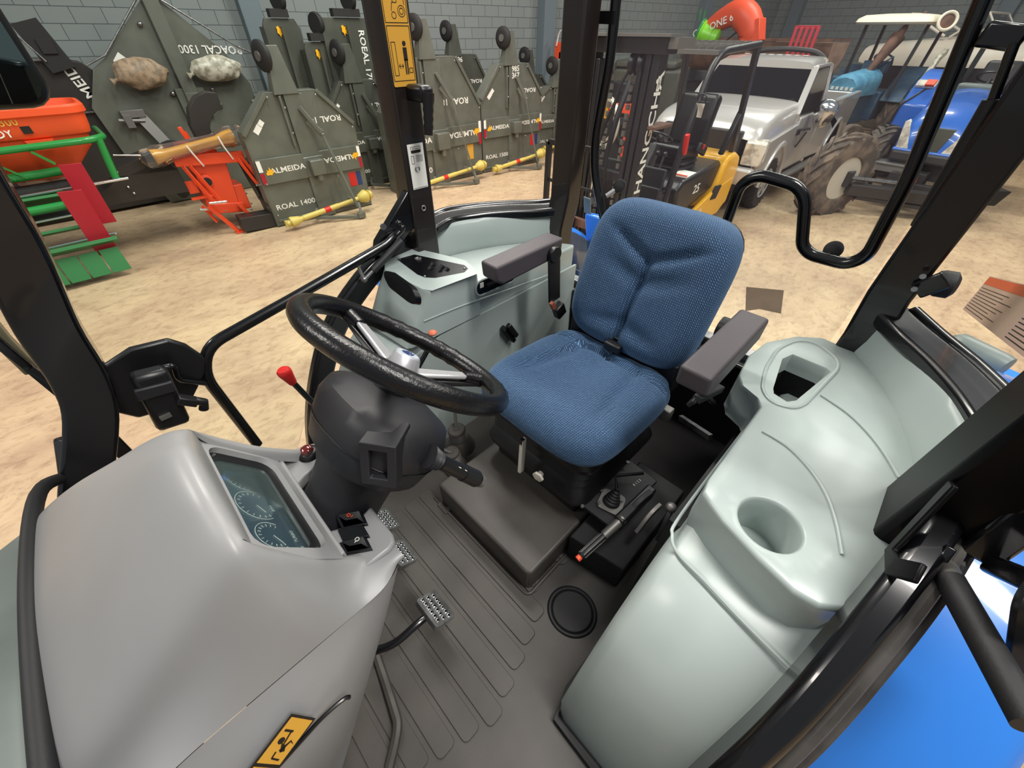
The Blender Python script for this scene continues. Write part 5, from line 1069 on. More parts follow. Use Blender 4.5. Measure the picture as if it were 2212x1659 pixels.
text('model_lettering', 'ROACAL 1300', .15, frame((.70, -.012, 2.10), (-1, 0, 0.03), (0, 0, -1)), 'white', sg_, th=.001)
text('model_lettering', 'ROACAL', .14, frame((-.25, -.012, .62), (1, 0, -.04), (0, 0, 1)), 'white', sg_, th=.001)
obj('paper_tag', MB().box((-.58, -.01, 2.0), (.15, .004, .10), (0, -42, 0)), 'white', sg_)
def bag(name, label, c, r, m, par_cat='bag'):
    b = MB().ball((0, 0, 0), 1, 24, 16); rnd = random.Random(sum(map(ord, label)))
    ph = [rnd.uniform(0, 6) for _ in range(6)]
    b.v = [V(p.x*r[0], p.y*r[1], p.z*r[2])*(1+.07*math.sin(p.x*5+ph[0])*math.cos(p.z*6+ph[1])+.05*math.sin(p.y*9+p.x*7+ph[2])) for p in b.v]
    t = thing(name, label, par_cat, c); obj('wrapping', b, m, t)
    e = V(r[0]*1.02, 0, -r[2]*.3); obj('tied_end', MB().lathe([(0, 0), (.03, 0), (.02, .03), (.05, .09), (0, .09)], e-V(.02, 0, 0), (1, 0, -.3), 10), m, t); return t
bag('wrapped_parts_bag', 'lumpy brownish plastic bag tied left of the mast on the dark implement', (-1.33, -9.42, 1.84), (.34, .13, .19), 'bag_brown')
bag('wrapped_parts_bag', 'crumpled pale plastic bag tied right of the mast on the dark implement', (-2.38, -9.42, 1.86), (.38, .13, .17), 'plastic_bag')
lb2 = thing('scraper_implement', 'dark brown implement with white maker lettering at the far left by the wall', 'implement', (-0.2, -9.7, 0), 180)
obj('front_plate', MB().prism([(-1.6, .6), (-1.6, 2.02), (.30, 2.02), (.52, 1.98), (.72, 1.75), (.95, 1.0), (1.05, .05), (-1.6, .05)], 0, .5, FX), 'deck_black', lb2, bevel=.01)
obj('upright', MB().bar((.28, -.05, 1.9), (.16, -.05, 2.42), .30, .08, up=(0, 1, 0)).box((.24, -.10, 2.16), (.16, .03, .16)), 'tyre_dark', lb2, bevel=.004)
obj('edge_rail', MB().box((-.5, -.05, 2.02), (1.7, .02, .02)).box((-.3, -.04, 1.40), (1.6, .02, .02)).cyl((.0, -.1, 2.3), (.14, -.1, 2.0), .012), 'steel', lb2)
text('maker_lettering', 'ALMEIDA', .18, frame((.38, -.012, 1.72), (-.25, 0, 1), (-1, 0, -.25)), 'white', lb2, th=.001)
obj('flame_emblem', flame(frame((.50, -.012, 1.42), (0, 0, -1), (1, 0, 0)), .15), 'machine_yellow', lb2)
obj('dark_hose_bundle', MB().tube(spline([(.9, -.4, .2), (.7, -.5, .6), (1.0, -.6, .9), (1.3, -.5, .6), (1.5, -.4, .2)], 6), .12, 10), 'tyre_dark', lb2)
# ------------------------------------------------------------------ orange forage chopper
ch = thing('forage_chopper', 'orange forage chopper with black curved spout and wrapped yellow shaft on its frame', 'chopper', (-1.30, -7.75, 0), 178)
obj('drum_housing', MB().box((0.0, 0, .62), (.42, .5, .62), (0, 6, 0)).box((.22, -.05, .42), (.22, .35, .35)).box((.0, -.22, .32), (.46, .10, .14), (0, 8, 0)), 'machine_orange', ch, bevel=.012)
obj('gear_flange', MB().lathe([(0, 0), (.085, 0), (.085, .03), (.05, .04), (.05, .06), (0, .06)], (-.10, -.26, .72), (0, -1, 0), 24), 'machine_orange', ch)
obj('shaft_seal', MB().lathe([(0, 0), (.055, 0), (.055, .012), (0, .012)], (-.10, -.322, .72), (0, -1, 0), 24), 'rubber', ch)
obj('headstock', MB().box((.06, -.30, .99), (.86, .06, .14), (0, 4, 0)).box((-.18, -.28, 1.12), (.18, .10, .12)).box((.12, -.10, 1.12), (.16, .2, .18)).bar((-.05, -.1, 1.10), (-.10, -.1, 1.36), .02, .05), 'machine_orange', ch, bevel=.006)
hl_ = MB()
for x0, z0, x1, z1 in ((-.30, .95, -.16, .48), (-.22, .95, -.06, .46), (.38, .98, .50, .58), (.44, .98, .57, .58)): hl_.bar((x0, -.33, z0), (x1, -.45, z1), .015, .05)
obj('hitch_links', hl_, 'machine_orange', ch, bevel=.003)
obj('link_pins', MB().cyl((-.22, -.46, .48), (.0, -.46, .46), .018).cyl((.46, -.46, .60), (.62, -.46, .58), .018).cyl((-.36, -.36, .40), (-.27, -.36, .38), .016), 'chrome', ch)
obj('stand_leg', MB().bar((-.24, -.36, .42), (-.02, -.44, .02), .05, .05).box((.0, -.44, .012), (.13, .10, .02)).bar((.16, -.3, .36), (.26, -.34, .12), .045, .045), 'machine_orange', ch, bevel=.003)
obj('support_bar', MB().box((-.22, -.25, .52), (.32, .05, .03)).box((-.30, -.20, .66), (.12, .04, .16)).bar((-.30, -.28, .42), (-.22, -.34, .18), .03, .03), 'machine_orange', ch)
obj('bolts', MB().ball((-.06, -.46, .34), .014, 8, 5).ball((-.16, -.4, .30), .014, 8, 5).ball((.30, -.28, .24), .016, 8, 5).ball((.34, -.2, .45), .014, 8, 5).ball((.35, -.2, .30), .014, 8, 5), 'steel', ch)
spr = [(.17, -.05, 1.10), (.14, -.05, 1.20), (.14, -.05, 1.34), (.20, -.05, 1.48), (.30, -.05, 1.57), (.40, -.05, 1.61), (.50, -.05, 1.61)]
rows = []
for i, (p, w_) in enumerate(zip(spr, (.10, .10, .11, .12, .12, .11, .09))):
    p = V(p); d = (V(spr[min(i+1, 6)])-V(spr[max(i-1, 0)])).normalized(); nn = V(0, 1, 0).cross(d); rows.append([p+nn*w_*a+V(0, 1, 0)*.10*b for a, b in ((-1, -1), (1, -1), (1, 1), (-1, 1))])
obj('spout', MB().rows(rows), 'deck_black', ch, bevel=.004)
obj('spout_collar', MB().box((.17, -.05, 1.09), (.30, .26, .03)).bar((-.06, -.08, 1.30), (-.02, -.08, 1.06), .04, .04), 'machine_orange', ch)
obj('feed_chute', MB().prism([(-.36, .62), (-.36, .98), (-.60, 1.02), (-1.10, .86), (-1.42, .70), (-1.30, .62)], -.25, .12, FX).prism([(-.36, .90), (-.52, 1.14), (-1.05, 1.0), (-1.0, .92)], -.25, .2, FX), 'deck_black', ch, bevel=.005)
obj('chute_bolts', MB().ball((-.98, -.27, .80), .018, 8, 5).ball((-.96, -.27, .72), .018, 8, 5).ball((-1.0, -.27, .98), .018, 8, 5), 'chrome', ch)
obj('lower_tray', MB().box((.30, -.46, .12), (.52, .26, .20), (0, 3, 0)).prism([(.52, .04), (.70, .16), (.72, .55), (.50, .34)], -.55, -.1, FX).box((.60, .0, .55), (.20, .3, .6), (0, -8, 0)), 'deck_black', ch, bevel=.006)
a = V(-.56, -.34, 1.10); b_ = V(.56, -.34, 1.24)
obj('drive_shaft', MB().lathe([(0, 0), (.09, 0), (.08, .06), (.055, .16), (.055, .80), (.08, .90), (.09, 1.02), (0, 1.03)], a, b_-a, 20), 'machine_yellow', ch)
wr = MB().lathe([(.02, -.14), (.11, -.10), (.12, .05), (.10, .2), (.085, .5), (.09, .8), (.12, .95), (.11, 1.12), (.02, 1.22)], a, b_-a, 16)
wr.v = [p+V(random.uniform(-.012, .012), random.uniform(-.012, .012), random.uniform(-.012, .012)) for p in wr.v]
obj('clear_wrap', wr, 'wrap_film', ch, ang=10)
obj('white_straps', MB().sweep([(-.16, -.47, 1.2), (-.13, -.46, 1.10), (-.06, -.36, .92)], .02, .005, up=(0, 1, 0)).sweep([(.24, -.47, 1.26), (.26, -.46, 1.14), (.33, -.36, .95)], .02, .005, up=(0, 1, 0)), 'white', ch)

# ------------------------------------------------------------------ seed spreader with orange tank
sd_ = thing('seed_spreader', 'orange tank seeder on green tube frame with two red guards and green rear boards', 'seeder', (0.5, -7.6, 0), 180)
FZ = Matrix.Identity(4)
tk = MB(); pro = [(1.42, 0.0), (1.44, .03), (1.50, .05), (1.62, .07), (1.64, .10), (1.70, .10), (1.72, .085), (1.72, .05), (1.64, .03)]
rows = []
for z, e in pro:
    rows.append([V(-.62+x, .10+y, z) for x, y in rrect(2.75+2*e, .62+2*e, .10+e, 4)])
tk.rows(rows, caps=False)
tk.rows([[V(-.62+x*k, .10+y*k2, z) for x, y in rrect(2.75, .62, .1, 4)] for z, k, k2 in ((1.44, 1, 1), (1.30, .97, .92), (1.08, .80, .45), (1.0, .76, .30))])
for x in (-1.5, -1.05, -.6, -.15, .3): tk.prism([(x-.12, 1.42), (x+.12, 1.42), (x+.07, 1.32), (x-.07, 1.32)], -.27, -.20, FX)
obj('seed_tank', tk, 'tank_orange', sd_, ang=30)
text('maker_lettering', 'SPEEDY', .10, frame((-.03, -.268, 1.50), (1, 0, 0), (0, .1, 1)), 'white', sd_, th=.001)
text('model_lettering', 'SC-1300', .10, frame((.06, -.282, 1.60), (1, 0, 0), (0, .1, 1)), 'sticker_yellow', sd_, th=.001)
obj('round_emblem', MB().box((.26, -.268, 1.52), (.08, .004, .07)), 'ink', sd_)
obj('tube_frame', MB().tube([(-1.95, -.33, 1.34), (.72, -.33, 1.38), (.86, -.2, 1.38), (.86, .5, 1.38)], .035, 10, bend=.08).tube([(.80, -.28, 1.38), (.74, -.28, .95)], .04, 10).cyl((-1.9, -.20, 1.06), (.5, -.20, 1.10), .045).cyl((-1.9, -.45, .78), (.2, -.45, .80), .045).bar((.18, -.36, 1.34), (.3, -.36, 1.2), .09, .02).bar((-.3, -.3, 1.3), (-.1, -.25, 1.08), .02, .02).bar((-.2, -.3, 1.3), (0, -.25, 1.08), .02, .02), 'machine_green', sd_, ang=50)
obj('cross_rods', MB().cyl((-1.9, -.36, .90), (.85, -.34, .95), .018).cyl((-1.9, -.5, .66), (.30, -.5, .70), .014).cyl((-1.9, -.66, .42), (.42, -.66, .46), .016).cyl((.84, -.3, 1.2), (1.1, -.3, 1.16), .01), 'chrome', sd_)
obj('red_guard', MB().bar((0.086, -7.220, 1.183), (0.114, -7.220, 0.513), .21, .02, up=(0, 1, 0)), 'machine_red', sd_, world=True, bevel=.004)
obj('red_guard', MB().bar((0.231, -6.920, 0.982), (0.269, -6.920, 0.252), .21, .02, up=(0, 1, 0)), 'machine_red', sd_, world=True, bevel=.004)
gb2 = MB()
for k in range(10): gb2.box((-1.55+k*.2, -.78, .20), (.185, .02, .28), (-22, 0, 0))
obj('rear_boards', gb2, 'board_green', sd_, bevel=.003)
obj('green_covers', MB().box((-.75, -.70, .40), (2.3, .22, .04), (-25, 0, 0)).box((-.8, -.50, .56), (2.1, .18, .03), (-20, 0, 0)).box((-.8, -.30, .85), (2.0, .30, .03), (-25, 0, 0)), 'board_green', sd_, bevel=.003)
obj('seed_rollers', MB().cyl((-1.8, -.30, .66), (.3, -.30, .68), .07).cyl((-1.8, -.15, .9), (.3, -.15, .92), .08), 'tyre_dark', sd_)
bag('seed_bag', 'small pale seed bag, the upper one lying on the green seeder covers', (.34, -8.02, .93), (.24, .16, .08), 'bag_white')
bag('seed_bag', 'small pale seed bag, the lower one lying on the green seeder covers', (.20, -8.28, .60), (.30, .17, .08), 'bag_white')

# ------------------------------------------------------------------ yellow forklift (faces +x)
fk_ = thing('forklift', 'yellow and black forklift with tall black mast and open overhead guard', 'forklift', (-5.9, -2.85, 0))
def FL(name, mb, m, par=fk_, **k): return obj(name, mb, m, par, world=True, **k)
yn, yf = -2.28, -3.38; ym = (yn+yf)/2
SX = Matrix(((1, 0, 0, 0), (0, 0, 1, 0), (0, 1, 0, 0), (0, 0, 0, 1)))
def side(poly, y0, y1): return MB().prism(poly, y0, y1, SX)
FL('chassis_side', side([(-7.05, .30), (-7.10, .70), (-6.55, .62), (-5.75, .38), (-4.75, .34), (-4.75, .22), (-6.9, .20)], yn, yn-.06), 'machine_yellow', bevel=.012)
FL('chassis_side', side([(-7.05, .30), (-7.10, .70), (-6.55, .62), (-5.75, .38), (-4.75, .34), (-4.75, .22), (-6.9, .20)], yf, yf+.06), 'machine_yellow', bevel=.012)
FL('counterweight', side([(-6.45, .35), (-6.62, .90), (-6.68, 1.02), (-6.95, 1.05), (-7.14, .98), (-7.22, .80), (-7.20, .30), (-6.95, .22)], yn-.01, yf+.01), 'machine_yellow', bevel=.05, seg=3)
FL('side_step', MB().box((-5.35, yn-.05, .30), (1.0, .14, .05)), 'seat_base', bevel=.01)
FL('side_opening', side([(-6.62, .48), (-6.70, .66), (-6.50, .68), (-6.42, .50)], yn+.012, yn-.02), 'tyre_dark', bevel=.01)
ho = FL('engine_cover', side([(-5.55, .40), (-5.40, .80), (-5.52, .90), (-6.60, .98), (-6.72, .92), (-6.62, .62)], yn-.08, yf+.08), 'black_plastic', bevel=.05, seg=3)
FL('cover_label', MB().box((-5.78, yn-.22, .925), (.28, .22, .006), (0, 4, 0)), 'white', ho); FL('cover_label_stripe', MB().box((-5.66, yn-.22, .935), (.03, .22, .006), (0, 4, 0)), 'machine_orange', ho)
text('capacity_number', '25', .16, frame((-6.0, yn-.076, .72), (-1, 0, .0), (0, 0, 1)), 'white', ho, world=True, th=.001, sx=1.2)
text('maker_lettering', 'HANGCHA', .11, frame((-5.95, yn+.003, .36), (-1, 0, .15), (.15, 0, 1)), 'white', fk_, world=True, th=.001)
FL('seat_bellows', MB().rows([[V(-6.10+x*k, ym+y*k, z) for x, y in rrect(.46, .46, .08, 3)] for k, z in ((1.15, .94), (1.0, .97), (1.12, 1.0), (1.0, 1.03), (1.1, 1.06))]), 'rubber')
FL('seat_cushion', MB().box((-6.02, ym, 1.13), (.52, .52, .16), (0, -6, 0)), 'vinyl', bevel=.05, seg=4)
FL('seat_back', MB().box((-6.32, ym+.03, 1.45), (.16, .54, .62), (0, -14, 0)), 'vinyl', bevel=.06, seg=4)
FL('seat_side', MB().box((-6.18, yn-.24, 1.16), (.26, .06, .12), (0, -20, 0)).box((-6.14, yf+.26, 1.16), (.3, .06, .12), (0, -20, 0)), 'seat_base', bevel=.02)
FL('belt_button', MB().box((-6.14, yn-.205, 1.20), (.04, .02, .05)), 'red')
FL('rear_grip', MB().bar((-6.60, yn-.12, 1.05), (-6.80, yn-.10, 1.55), .08, .06), 'seat_base', bevel=.02)
FL('armrest_column', MB().box((-5.95, yf+.22, 1.25), (.3, .08, .3), (0, -20, 0)), 'seat_base', bevel=.02)
# overhead guard
gd = FL('overhead_guard', MB().tube([(-4.98, yn-.04, .60), (-5.20, yn-.06, 1.55), (-5.42, yn-.08, 2.06), (-5.60, yn-.08, 2.20), (-6.62, yn-.08, 2.25)], .036, 12, bend=.12).tube([(-4.98, yf+.04, .60), (-5.20, yf+.06, 1.55), (-5.42, yf+.08, 2.06), (-5.60, yf+.08, 2.20), (-6.62, yf+.08, 2.25)], .036, 12, bend=.12), 'mast_black')
FL('guard_rear_post', MB().bar((-6.60, yn-.09, 2.25), (-6.98, yn-.10, .95), .10, .06, up=(0, 1, 0)), 'mast_black', gd, bevel=.006); FL('guard_rear_post', MB().bar((-6.60, yf+.09, 2.25), (-6.98, yf+.10, .95), .10, .06, up=(0, 1, 0)), 'mast_black', gd, bevel=.006)
gg = MB().bar((-5.55, yn-.08, 2.19), (-5.55, yf+.08, 2.19), .12, .04).bar((-6.62, yn-.08, 2.25), (-6.62, yf+.08, 2.25), .08, .05)
for k in range(9):
    y_ = yn-.18-(yn-yf-.36)*k/8; gg.bar((-5.6, y_, 2.21), (-6.6, y_, 2.26), .012, .045)
gg.bar((-6.1, yn-.1, 2.25), (-6.1, yf+.1, 2.25), .03, .015)
FL('guard_bars', gg, 'dull_steel', gd)
lp = FL('work_lamp', MB().box((-5.30, yn-.02, 1.70), (.08, .13, .16)).torus((-5.26, yn-.02, 1.80), (1, 0, 0), .05, .008, 16, 6), 'mast_black', bevel=.012); FL('lamp_lens', MB().box((-5.255, yn-.02, 1.70), (.01, .10, .13)), 'lens', lp)
FL('indicator_lamp', MB().box((-5.14, yn-.015, 1.38), (.06, .05, .22), (0, 12, 0)), 'red', bevel=.012)
FL('steering_column', MB().bar((-5.10, ym, .80), (-5.38, ym, 1.28), .16, .12).bar((-4.95, ym, .6), (-5.02, ym, 1.12), .9, .05, up=(1, 0, 0)), 'column_plastic', bevel=.02)
FL('steering_rim', MB().torus((-5.42, ym+.05, 1.36), (-.45, 0, .9), .16, .014, 28, 8).cyl((-5.56, ym+.05, 1.29), (-5.28, ym+.05, 1.43), .012).ball((-5.42, ym+.05, 1.35), .05), 'mast_black')
FL('front_cowl', MB().prism([(-4.80, .35), (-5.05, .40), (-5.10, .85), (-4.85, .95)], yn-.06, yf+.06, SX), 'mast_black', bevel=.02)
FL('cowl_panel', MB().box((-5.02, yn-.10, .72), (.28, .10, .28), (0, 0, 0)), 'column_plastic', bevel=.02)
FL('hand_controls', MB().bar((-5.12, yn-.30, .9), (-5.25, yn-.30, 1.2), .02, .02).ball((-5.26, yn-.30, 1.22), .03).bar((-5.12, yn-.40, .9), (-5.25, yn-.40, 1.2), .02, .02).ball((-5.26, yn-.40, 1.22), .03), 'black_plastic')
# mast
mx0 = -4.40
ms = MB()
for y_ in (yn-.15, yf+.15):
    ms.box((mx0, y_, 1.15), (.17, .07, 2.26)).box((mx0+.02, y_-(.08 if y_ > ym else -.08), 1.13), (.14, .06, 2.22)).box((mx0+.05, y_-(.15 if y_ > ym else -.15), 1.1), (.10, .05, 2.1))
ms.box((mx0, ym, 2.26), (.22, 1.0, .12)).box((mx0, ym, .45), (.12, .95, .16)).box((mx0, ym, 1.1), (.08, .8, .10))
mst = FL('mast', ms, 'mast_black', bevel=.006)
FL('mast_top_plate', MB().box((mx0, ym, 2.335), (.30, 1.08, .02)).box((mx0-.08, yn-.02, 2.28), (.34, .12, .08)), 'dull_steel', mst)
text('maker_lettering', 'HANGCHA', .17, frame((mx0, yn-.108, 1.52), (0, 0, 1), (1, 0, 0)) , 'white', mst, world=True, th=.002, sx=1.3)
FL('mast_label', MB().box((mx0+.02, yn-.105, 1.98), (.05, .006, .12)), 'white', mst); FL('mast_label_print', lines(frame((mx0+.02, yn-.101, 1.98), (-1, 0, 0), (0, 0, 1)), [[(-.012, -.04), (-.012, .04)], [(.01, -.03), (.01, .03)], [(-.012, 0), (.01, 0)]], .006), 'ink', mst)
FL('lift_cylinder', MB().cyl((mx0-.14, yn-.22, .3), (mx0-.14, yn-.22, 2.1), .03).cyl((mx0-.14, yf+.22, .3), (mx0-.14, yf+.22, 2.1), .03), 'dull_steel', mst)
chn = MB()
for k in range(22): chn.box((mx0-.02, ym+.12, .4+k*.08), (.03, .035, .05)).box((mx0-.02, ym-.12, .4+k*.08), (.03, .035, .05))
FL('lift_chain', chn, 'dull_steel', mst); FL('chain_pulley', MB().lathe([(0, -.03), (.09, -.03), (.07, 0), (.09, .03), (0, .03)], (mx0+.03, yn-.30, 2.12), (0, 1, 0), 24).lathe([(0, -.03), (.09, -.03), (.07, 0), (.09, .03), (0, .03)], (mx0+.03, yn-.40, 2.12), (0, 1, 0), 24), 'mast_black', mst)
FL('hydraulic_hose', MB().tube(spline([(mx0+.05, yn-.5, 1.9), (mx0+.1, yn-.6, 1.6), (mx0+.1, yn-.7, 1.2), (mx0+.1, yn-.75, .7)], 6), .018, 8).tube(spline([(mx0+.05, yn-.42, 2.1), (mx0+.1, yn-.52, 1.8), (mx0+.1, yn-.5, 1.0)], 6), .014, 8), 'rubber', mst)
FL('load_guard', MB().box((mx0+.22, ym, .55), (.06, 1.05, .10)).box((mx0+.22, ym, .20), (.06, 1.05, .10)).box((mx0-.12, yn-.10, 1.62), (.36, .16, .03)), 'rust', mst, bevel=.004)
fkk = FL('fork_tine', MB().box((mx0+.30, ym+.25, .45), (.05, .12, .55)).box((mx0+.78, ym+.25, .20), (1.0, .12, .04)), 'mast_black'); FL('fork_tine', MB().box((mx0+.30, ym-.25, .45), (.05, .12, .55)).box((mx0+.78, ym-.25, .20), (1.0, .12, .04)), 'mast_black')
for x, y_, r_ in ((-4.85, yn-.10, .33), (-4.85, yf+.10, .33), (-6.72, yn-.14, .27), (-6.72, yf+.14, .27)):
    wheel_big('w', '', (x, y_, r_), (0, 1, 0), r_, .20, r_*.5, 0, 'tyre_dark', 'machine_yellow', par=fk_)

# ------------------------------------------------------------------ silver pickup (faces +x)
pk = thing('pickup_truck', 'silver single cab pickup truck with chrome wing mirror behind the forklift', 'pickup', (-9.9, -3.1, 0))
def PK(name, mb, m, par=pk, **k): return obj(name, mb, m, par, world=True, **k)
y1, y2 = -2.12, -4.10; yc = (y1+y2)/2; hw = (y1-y2)/2
def shell(st, ns=11):
    """st: list of (x, zlow, zside, ztop, halfwidth_bottom, halfwidth_top)"""
    rows = []
    for x, zl, zs, zt_, wb, wt_ in st:
        rows.append([V(x, yc+wb*.97, zl), V(x, yc+wb, (zl+zs)/2), V(x, yc+wb*.985, zs), V(x, yc+wt_, zt_-.035), V(x, yc+wt_*.93, zt_), V(x, yc+wt_*.5, zt_+.02), V(x, yc, zt_+.025), V(x, yc-wt_*.5, zt_+.02), V(x, yc-wt_*.93, zt_), V(x, yc-wt_, zt_-.035), V(x, yc-wb*.985, zs), V(x, yc-wb, (zl+zs)/2), V(x, yc-wb*.97, zl)])
    return rows
PK('hood', MB().rows(shell([(-7.22, .62, .90, 1.02, .93, .86), (-7.30, .60, .98, 1.16, .97, .90), (-7.7, .60, 1.02, 1.25, .99, .90), (-8.3, .60, 1.06, 1.31, .99, .91), (-8.66, .60, 1.08, 1.35, .99, .92)]), cyc=False).rows([shell([(-7.22, .62, .90, 1.02, .93, .86)])[0]], cyc=False), 'truck_silver', ang=35, sub=1)
PK('cab_lower', MB().rows(shell([(-8.60, .50, 1.08, 1.16, .99, .95), (-9.9, .50, 1.12, 1.18, .995, .95)])), 'truck_silver', bevel=.01)
# cab roof and pillars
rf_ = shell([(-8.98, 1.80, 1.84, 1.93, .80, .76), (-9.2, 1.82, 1.87, 1.98, .82, .76), (-9.75, 1.82, 1.87, 1.99, .82, .76), (-9.92, 1.78, 1.82, 1.93, .80, .75)])
PK('cab_roof', MB().rows(rf_), 'truck_silver', ang=35)
pl = MB()
for s_ in (1, -1):
    pl.bar((-8.52, yc+s_*.93, 1.16), (-9.05, yc+s_*.80, 1.86), .10, .07); pl.bar((-9.86, yc+s_*.95, 1.14), (-9.86, yc+s_*.80, 1.88), .16, .07, up=(0, 1, 0)); pl.bar((-9.05, yc+s_*.81, 1.86), (-9.8, yc+s_*.82, 1.88), .05, .06)
PK('cab_pillars', pl, 'truck_silver', bevel=.012)
PK('windscreen', MB().add([V(-8.50, yc+.90, 1.18), V(-9.02, yc+.77, 1.88), V(-9.02, yc-.77, 1.88), V(-8.50, yc-.90, 1.18), V(-8.56, yc+.90, 1.18), V(-9.08, yc+.77, 1.88), V(-9.08, yc-.77, 1.88), V(-8.56, yc-.90, 1.18)], [(0, 1, 2, 3), (7, 6, 5, 4), (0, 4, 5, 1), (3, 2, 6, 7)]), 'truck_glass')
PK('windscreen_wiper', MB().bar((-8.50, yc+.15, 1.20), (-8.66, yc+.78, 1.38), .012, .012).bar((-8.50, yc-.35, 1.20), (-8.64, yc+.22, 1.34), .012, .012), 'truck_dark')
PK('cowl', MB().box((-8.58, yc, 1.22), (.20, 1.70, .03), (0, 8, 0)), 'truck_dark')
PK('side_glass', MB().add([V(-8.66, yc+.945, 1.17), V(-9.12, yc+.84, 1.83), V(-9.78, yc+.84, 1.83), V(-9.78, yc+.955, 1.15), V(-8.66, yc+.925, 1.17), V(-9.12, yc+.82, 1.83), V(-9.78, yc+.82, 1.83), V(-9.78, yc+.935, 1.15)], [(0, 1, 2, 3), (7, 6, 5, 4), (0, 4, 5, 1), (3, 2, 6, 7)]), 'truck_glass')
for s_ in (1, -1):
    def arch(cx, r): return [(cx+r*math.cos(R(a)), .44+r*math.sin(R(a))) for a in range(0, 181, 15)]
    poly = [(-7.26, .62), (-7.26, .95)]+[(-8.6, 1.10), (-8.60, .50)]
    fend = [(-8.62, .46)]+[(-8.62, 1.08), (-7.3, 1.0), (-7.25, .60), (-7.66, .52)]+[(x, z) for x, z in arch(-8.12, .47)]
    PK('front_fender', MB().prism(fend, yc+s_*(hw+.02), yc+s_*(hw-.04), SX), 'truck_silver', bevel=.02)
    PK('door', MB().prism([(-8.64, .50), (-8.64, 1.14), (-9.88, 1.16), (-9.88, .50)], yc+s_*(hw+.012), yc+s_*(hw-.03), SX), 'truck_silver', bevel=.02)
    bed = [(-9.92, .52), (-9.92, 1.20), (-12.55, 1.24), (-12.58, .60), (-12.1, .56)]+[(x, z) for x, z in arch(-11.62, .47)]
    PK('bed_side', MB().prism(bed, yc+s_*(hw+.012), yc+s_*(hw-.10), SX), 'truck_silver', bevel=.02)
    PK('arch_flare', MB().tube([V(x, yc+s_*(hw+.02), z) for x, z in arch(-8.12, .50)], .03, 8).tube([V(x, yc+s_*(hw+.02), z) for x, z in arch(-11.62, .50)], .03, 8), 'truck_silver')
PK('tailgate', MB().box((-12.5, yc, .9), (.08, 1.8, .6)), 'truck_silver', bevel=.02)
PK('bed_floor', MB().box((-11.2, yc, .75), (2.6, 1.8, .04)), 'truck_dark')
PK('headlight', MB().box((-7.27, y1-.10, .92), (.20, .30, .22), (0, 6, 8)), 'lens', bevel=.03); PK('headlight', MB().box((-7.27, y2+.10, .92), (.20, .30, .22), (0, 6, -8)), 'lens', bevel=.03)
PK('grille', MB().box((-7.22, yc, .95), (.10, 1.3, .28)), 'truck_dark', bevel=.02)
PK('bumper', MB().box((-7.16, yc, .66), (.20, 2.0, .24)), 'truck_silver', bevel=.04); PK('bumper_lower', MB().box((-7.20, yc, .50), (.18, 1.9, .12)), 'truck_dark', bevel=.02)
PK('running_board', MB().bar((-8.75, y1+.06, .42), (-10.9, y1+.06, .42), .14, .05), 'dull_steel', bevel=.01)
PK('fender_badge', MB().box((-8.75, y1+.028, 1.0), (.18, .01, .06)), 'truck_dark')
PK('door_handle', MB().box((-9.70, y1+.03, 1.02), (.16, .03, .03)), 'truck_dark', bevel=.008)
mr_ = PK('wing_mirror', MB().ball((-8.95, y1+.24, 1.22), (.12, .17, .18), 20, 14), 'chrome'); PK('mirror_arm', MB().bar((-8.72, y1-.02, 1.12), (-8.80, y1+.16, 1.16), .08, .03).cyl((-8.85, y1+.12, 1.1), (-8.95, y1+.02, .85), .012), 'truck_dark', mr_)
PK('roll_bar', MB().tube([(-10.0, y1-.12, 1.20), (-10.0, y1-.18, 1.75), (-10.0, y1-.45, 2.06), (-10.0, yc, 2.10), (-10.0, y2+.45, 2.06), (-10.0, y2+.18, 1.75), (-10.0, y2+.12, 1.20)], .045, 10, bend=.2).box((-10.05, y1-.16, 1.45), (.05, .06, .5)), 'truck_dark')
wb = MB()
for k in range(8): wb.box((-9.45, yc+.48-k*.14, 2.012), (.12, .075, .004), (0, 0, 10))
PK('roof_lettering_strip', wb, 'white')
PK('underbody', MB().box((-9.9, yc, .55), (4.9, 1.5, .3)), 'tyre_dark')
for x in (-8.12, -11.62):
    for s_ in (1, -1):
        c0 = V(x, yc+s_*(hw-.13), .405); ty = wheel_big('w', '', c0, (0, s_, 0), .405, .26, .235, 26, 'tyre_dark', 'truck_dark', par=pk, lug_h=.012)
        sp = MB()
        for k in range(6):
            a_ = 2*math.pi*k/6; u_ = V(math.cos(a_), 0, math.sin(a_)); sp.bar(c0+V(0, s_*.10, 0)+u_*.05, c0+V(0, s_*.10, 0)+u_*.21, .07, .03, up=(0, 1, 0))
        sp.lathe([(.20, .09), (.232, .12), (.225, .125), (.20, .10)], c0, (0, s_, 0), 28).cyl(c0+V(0, s_*.08, 0), c0+V(0, s_*.13, 0), .05)
        PK('alloy_wheel', sp, 'silver', ty)
def pz(z): return z if z < .8 else (.8+(z-.8)*1.5 if z < 1.2 else 1.40+(z-1.2)*.82)
_done = set()
for o in list(C.objects):
    q = o.parent
    while q is not None and q.parent is not None: q = q.parent
    if q == pk and o.type == 'MESH' and o.name not in ('tyre', 'rim') and o.data.name not in _done and o.parent == pk:
        _done.add(o.data.name)
        for v in o.data.vertices: v.co.z = pz(v.co.z)
pk.location.x -= 0.22
# ------------------------------------------------------------------ blue tractor facing the cab
bt_ = thing('blue_tractor', 'bright blue tractor with large headlamps and dark grille facing the camera at right', 'tractor', (-11.2, -0.36, 0), -4)
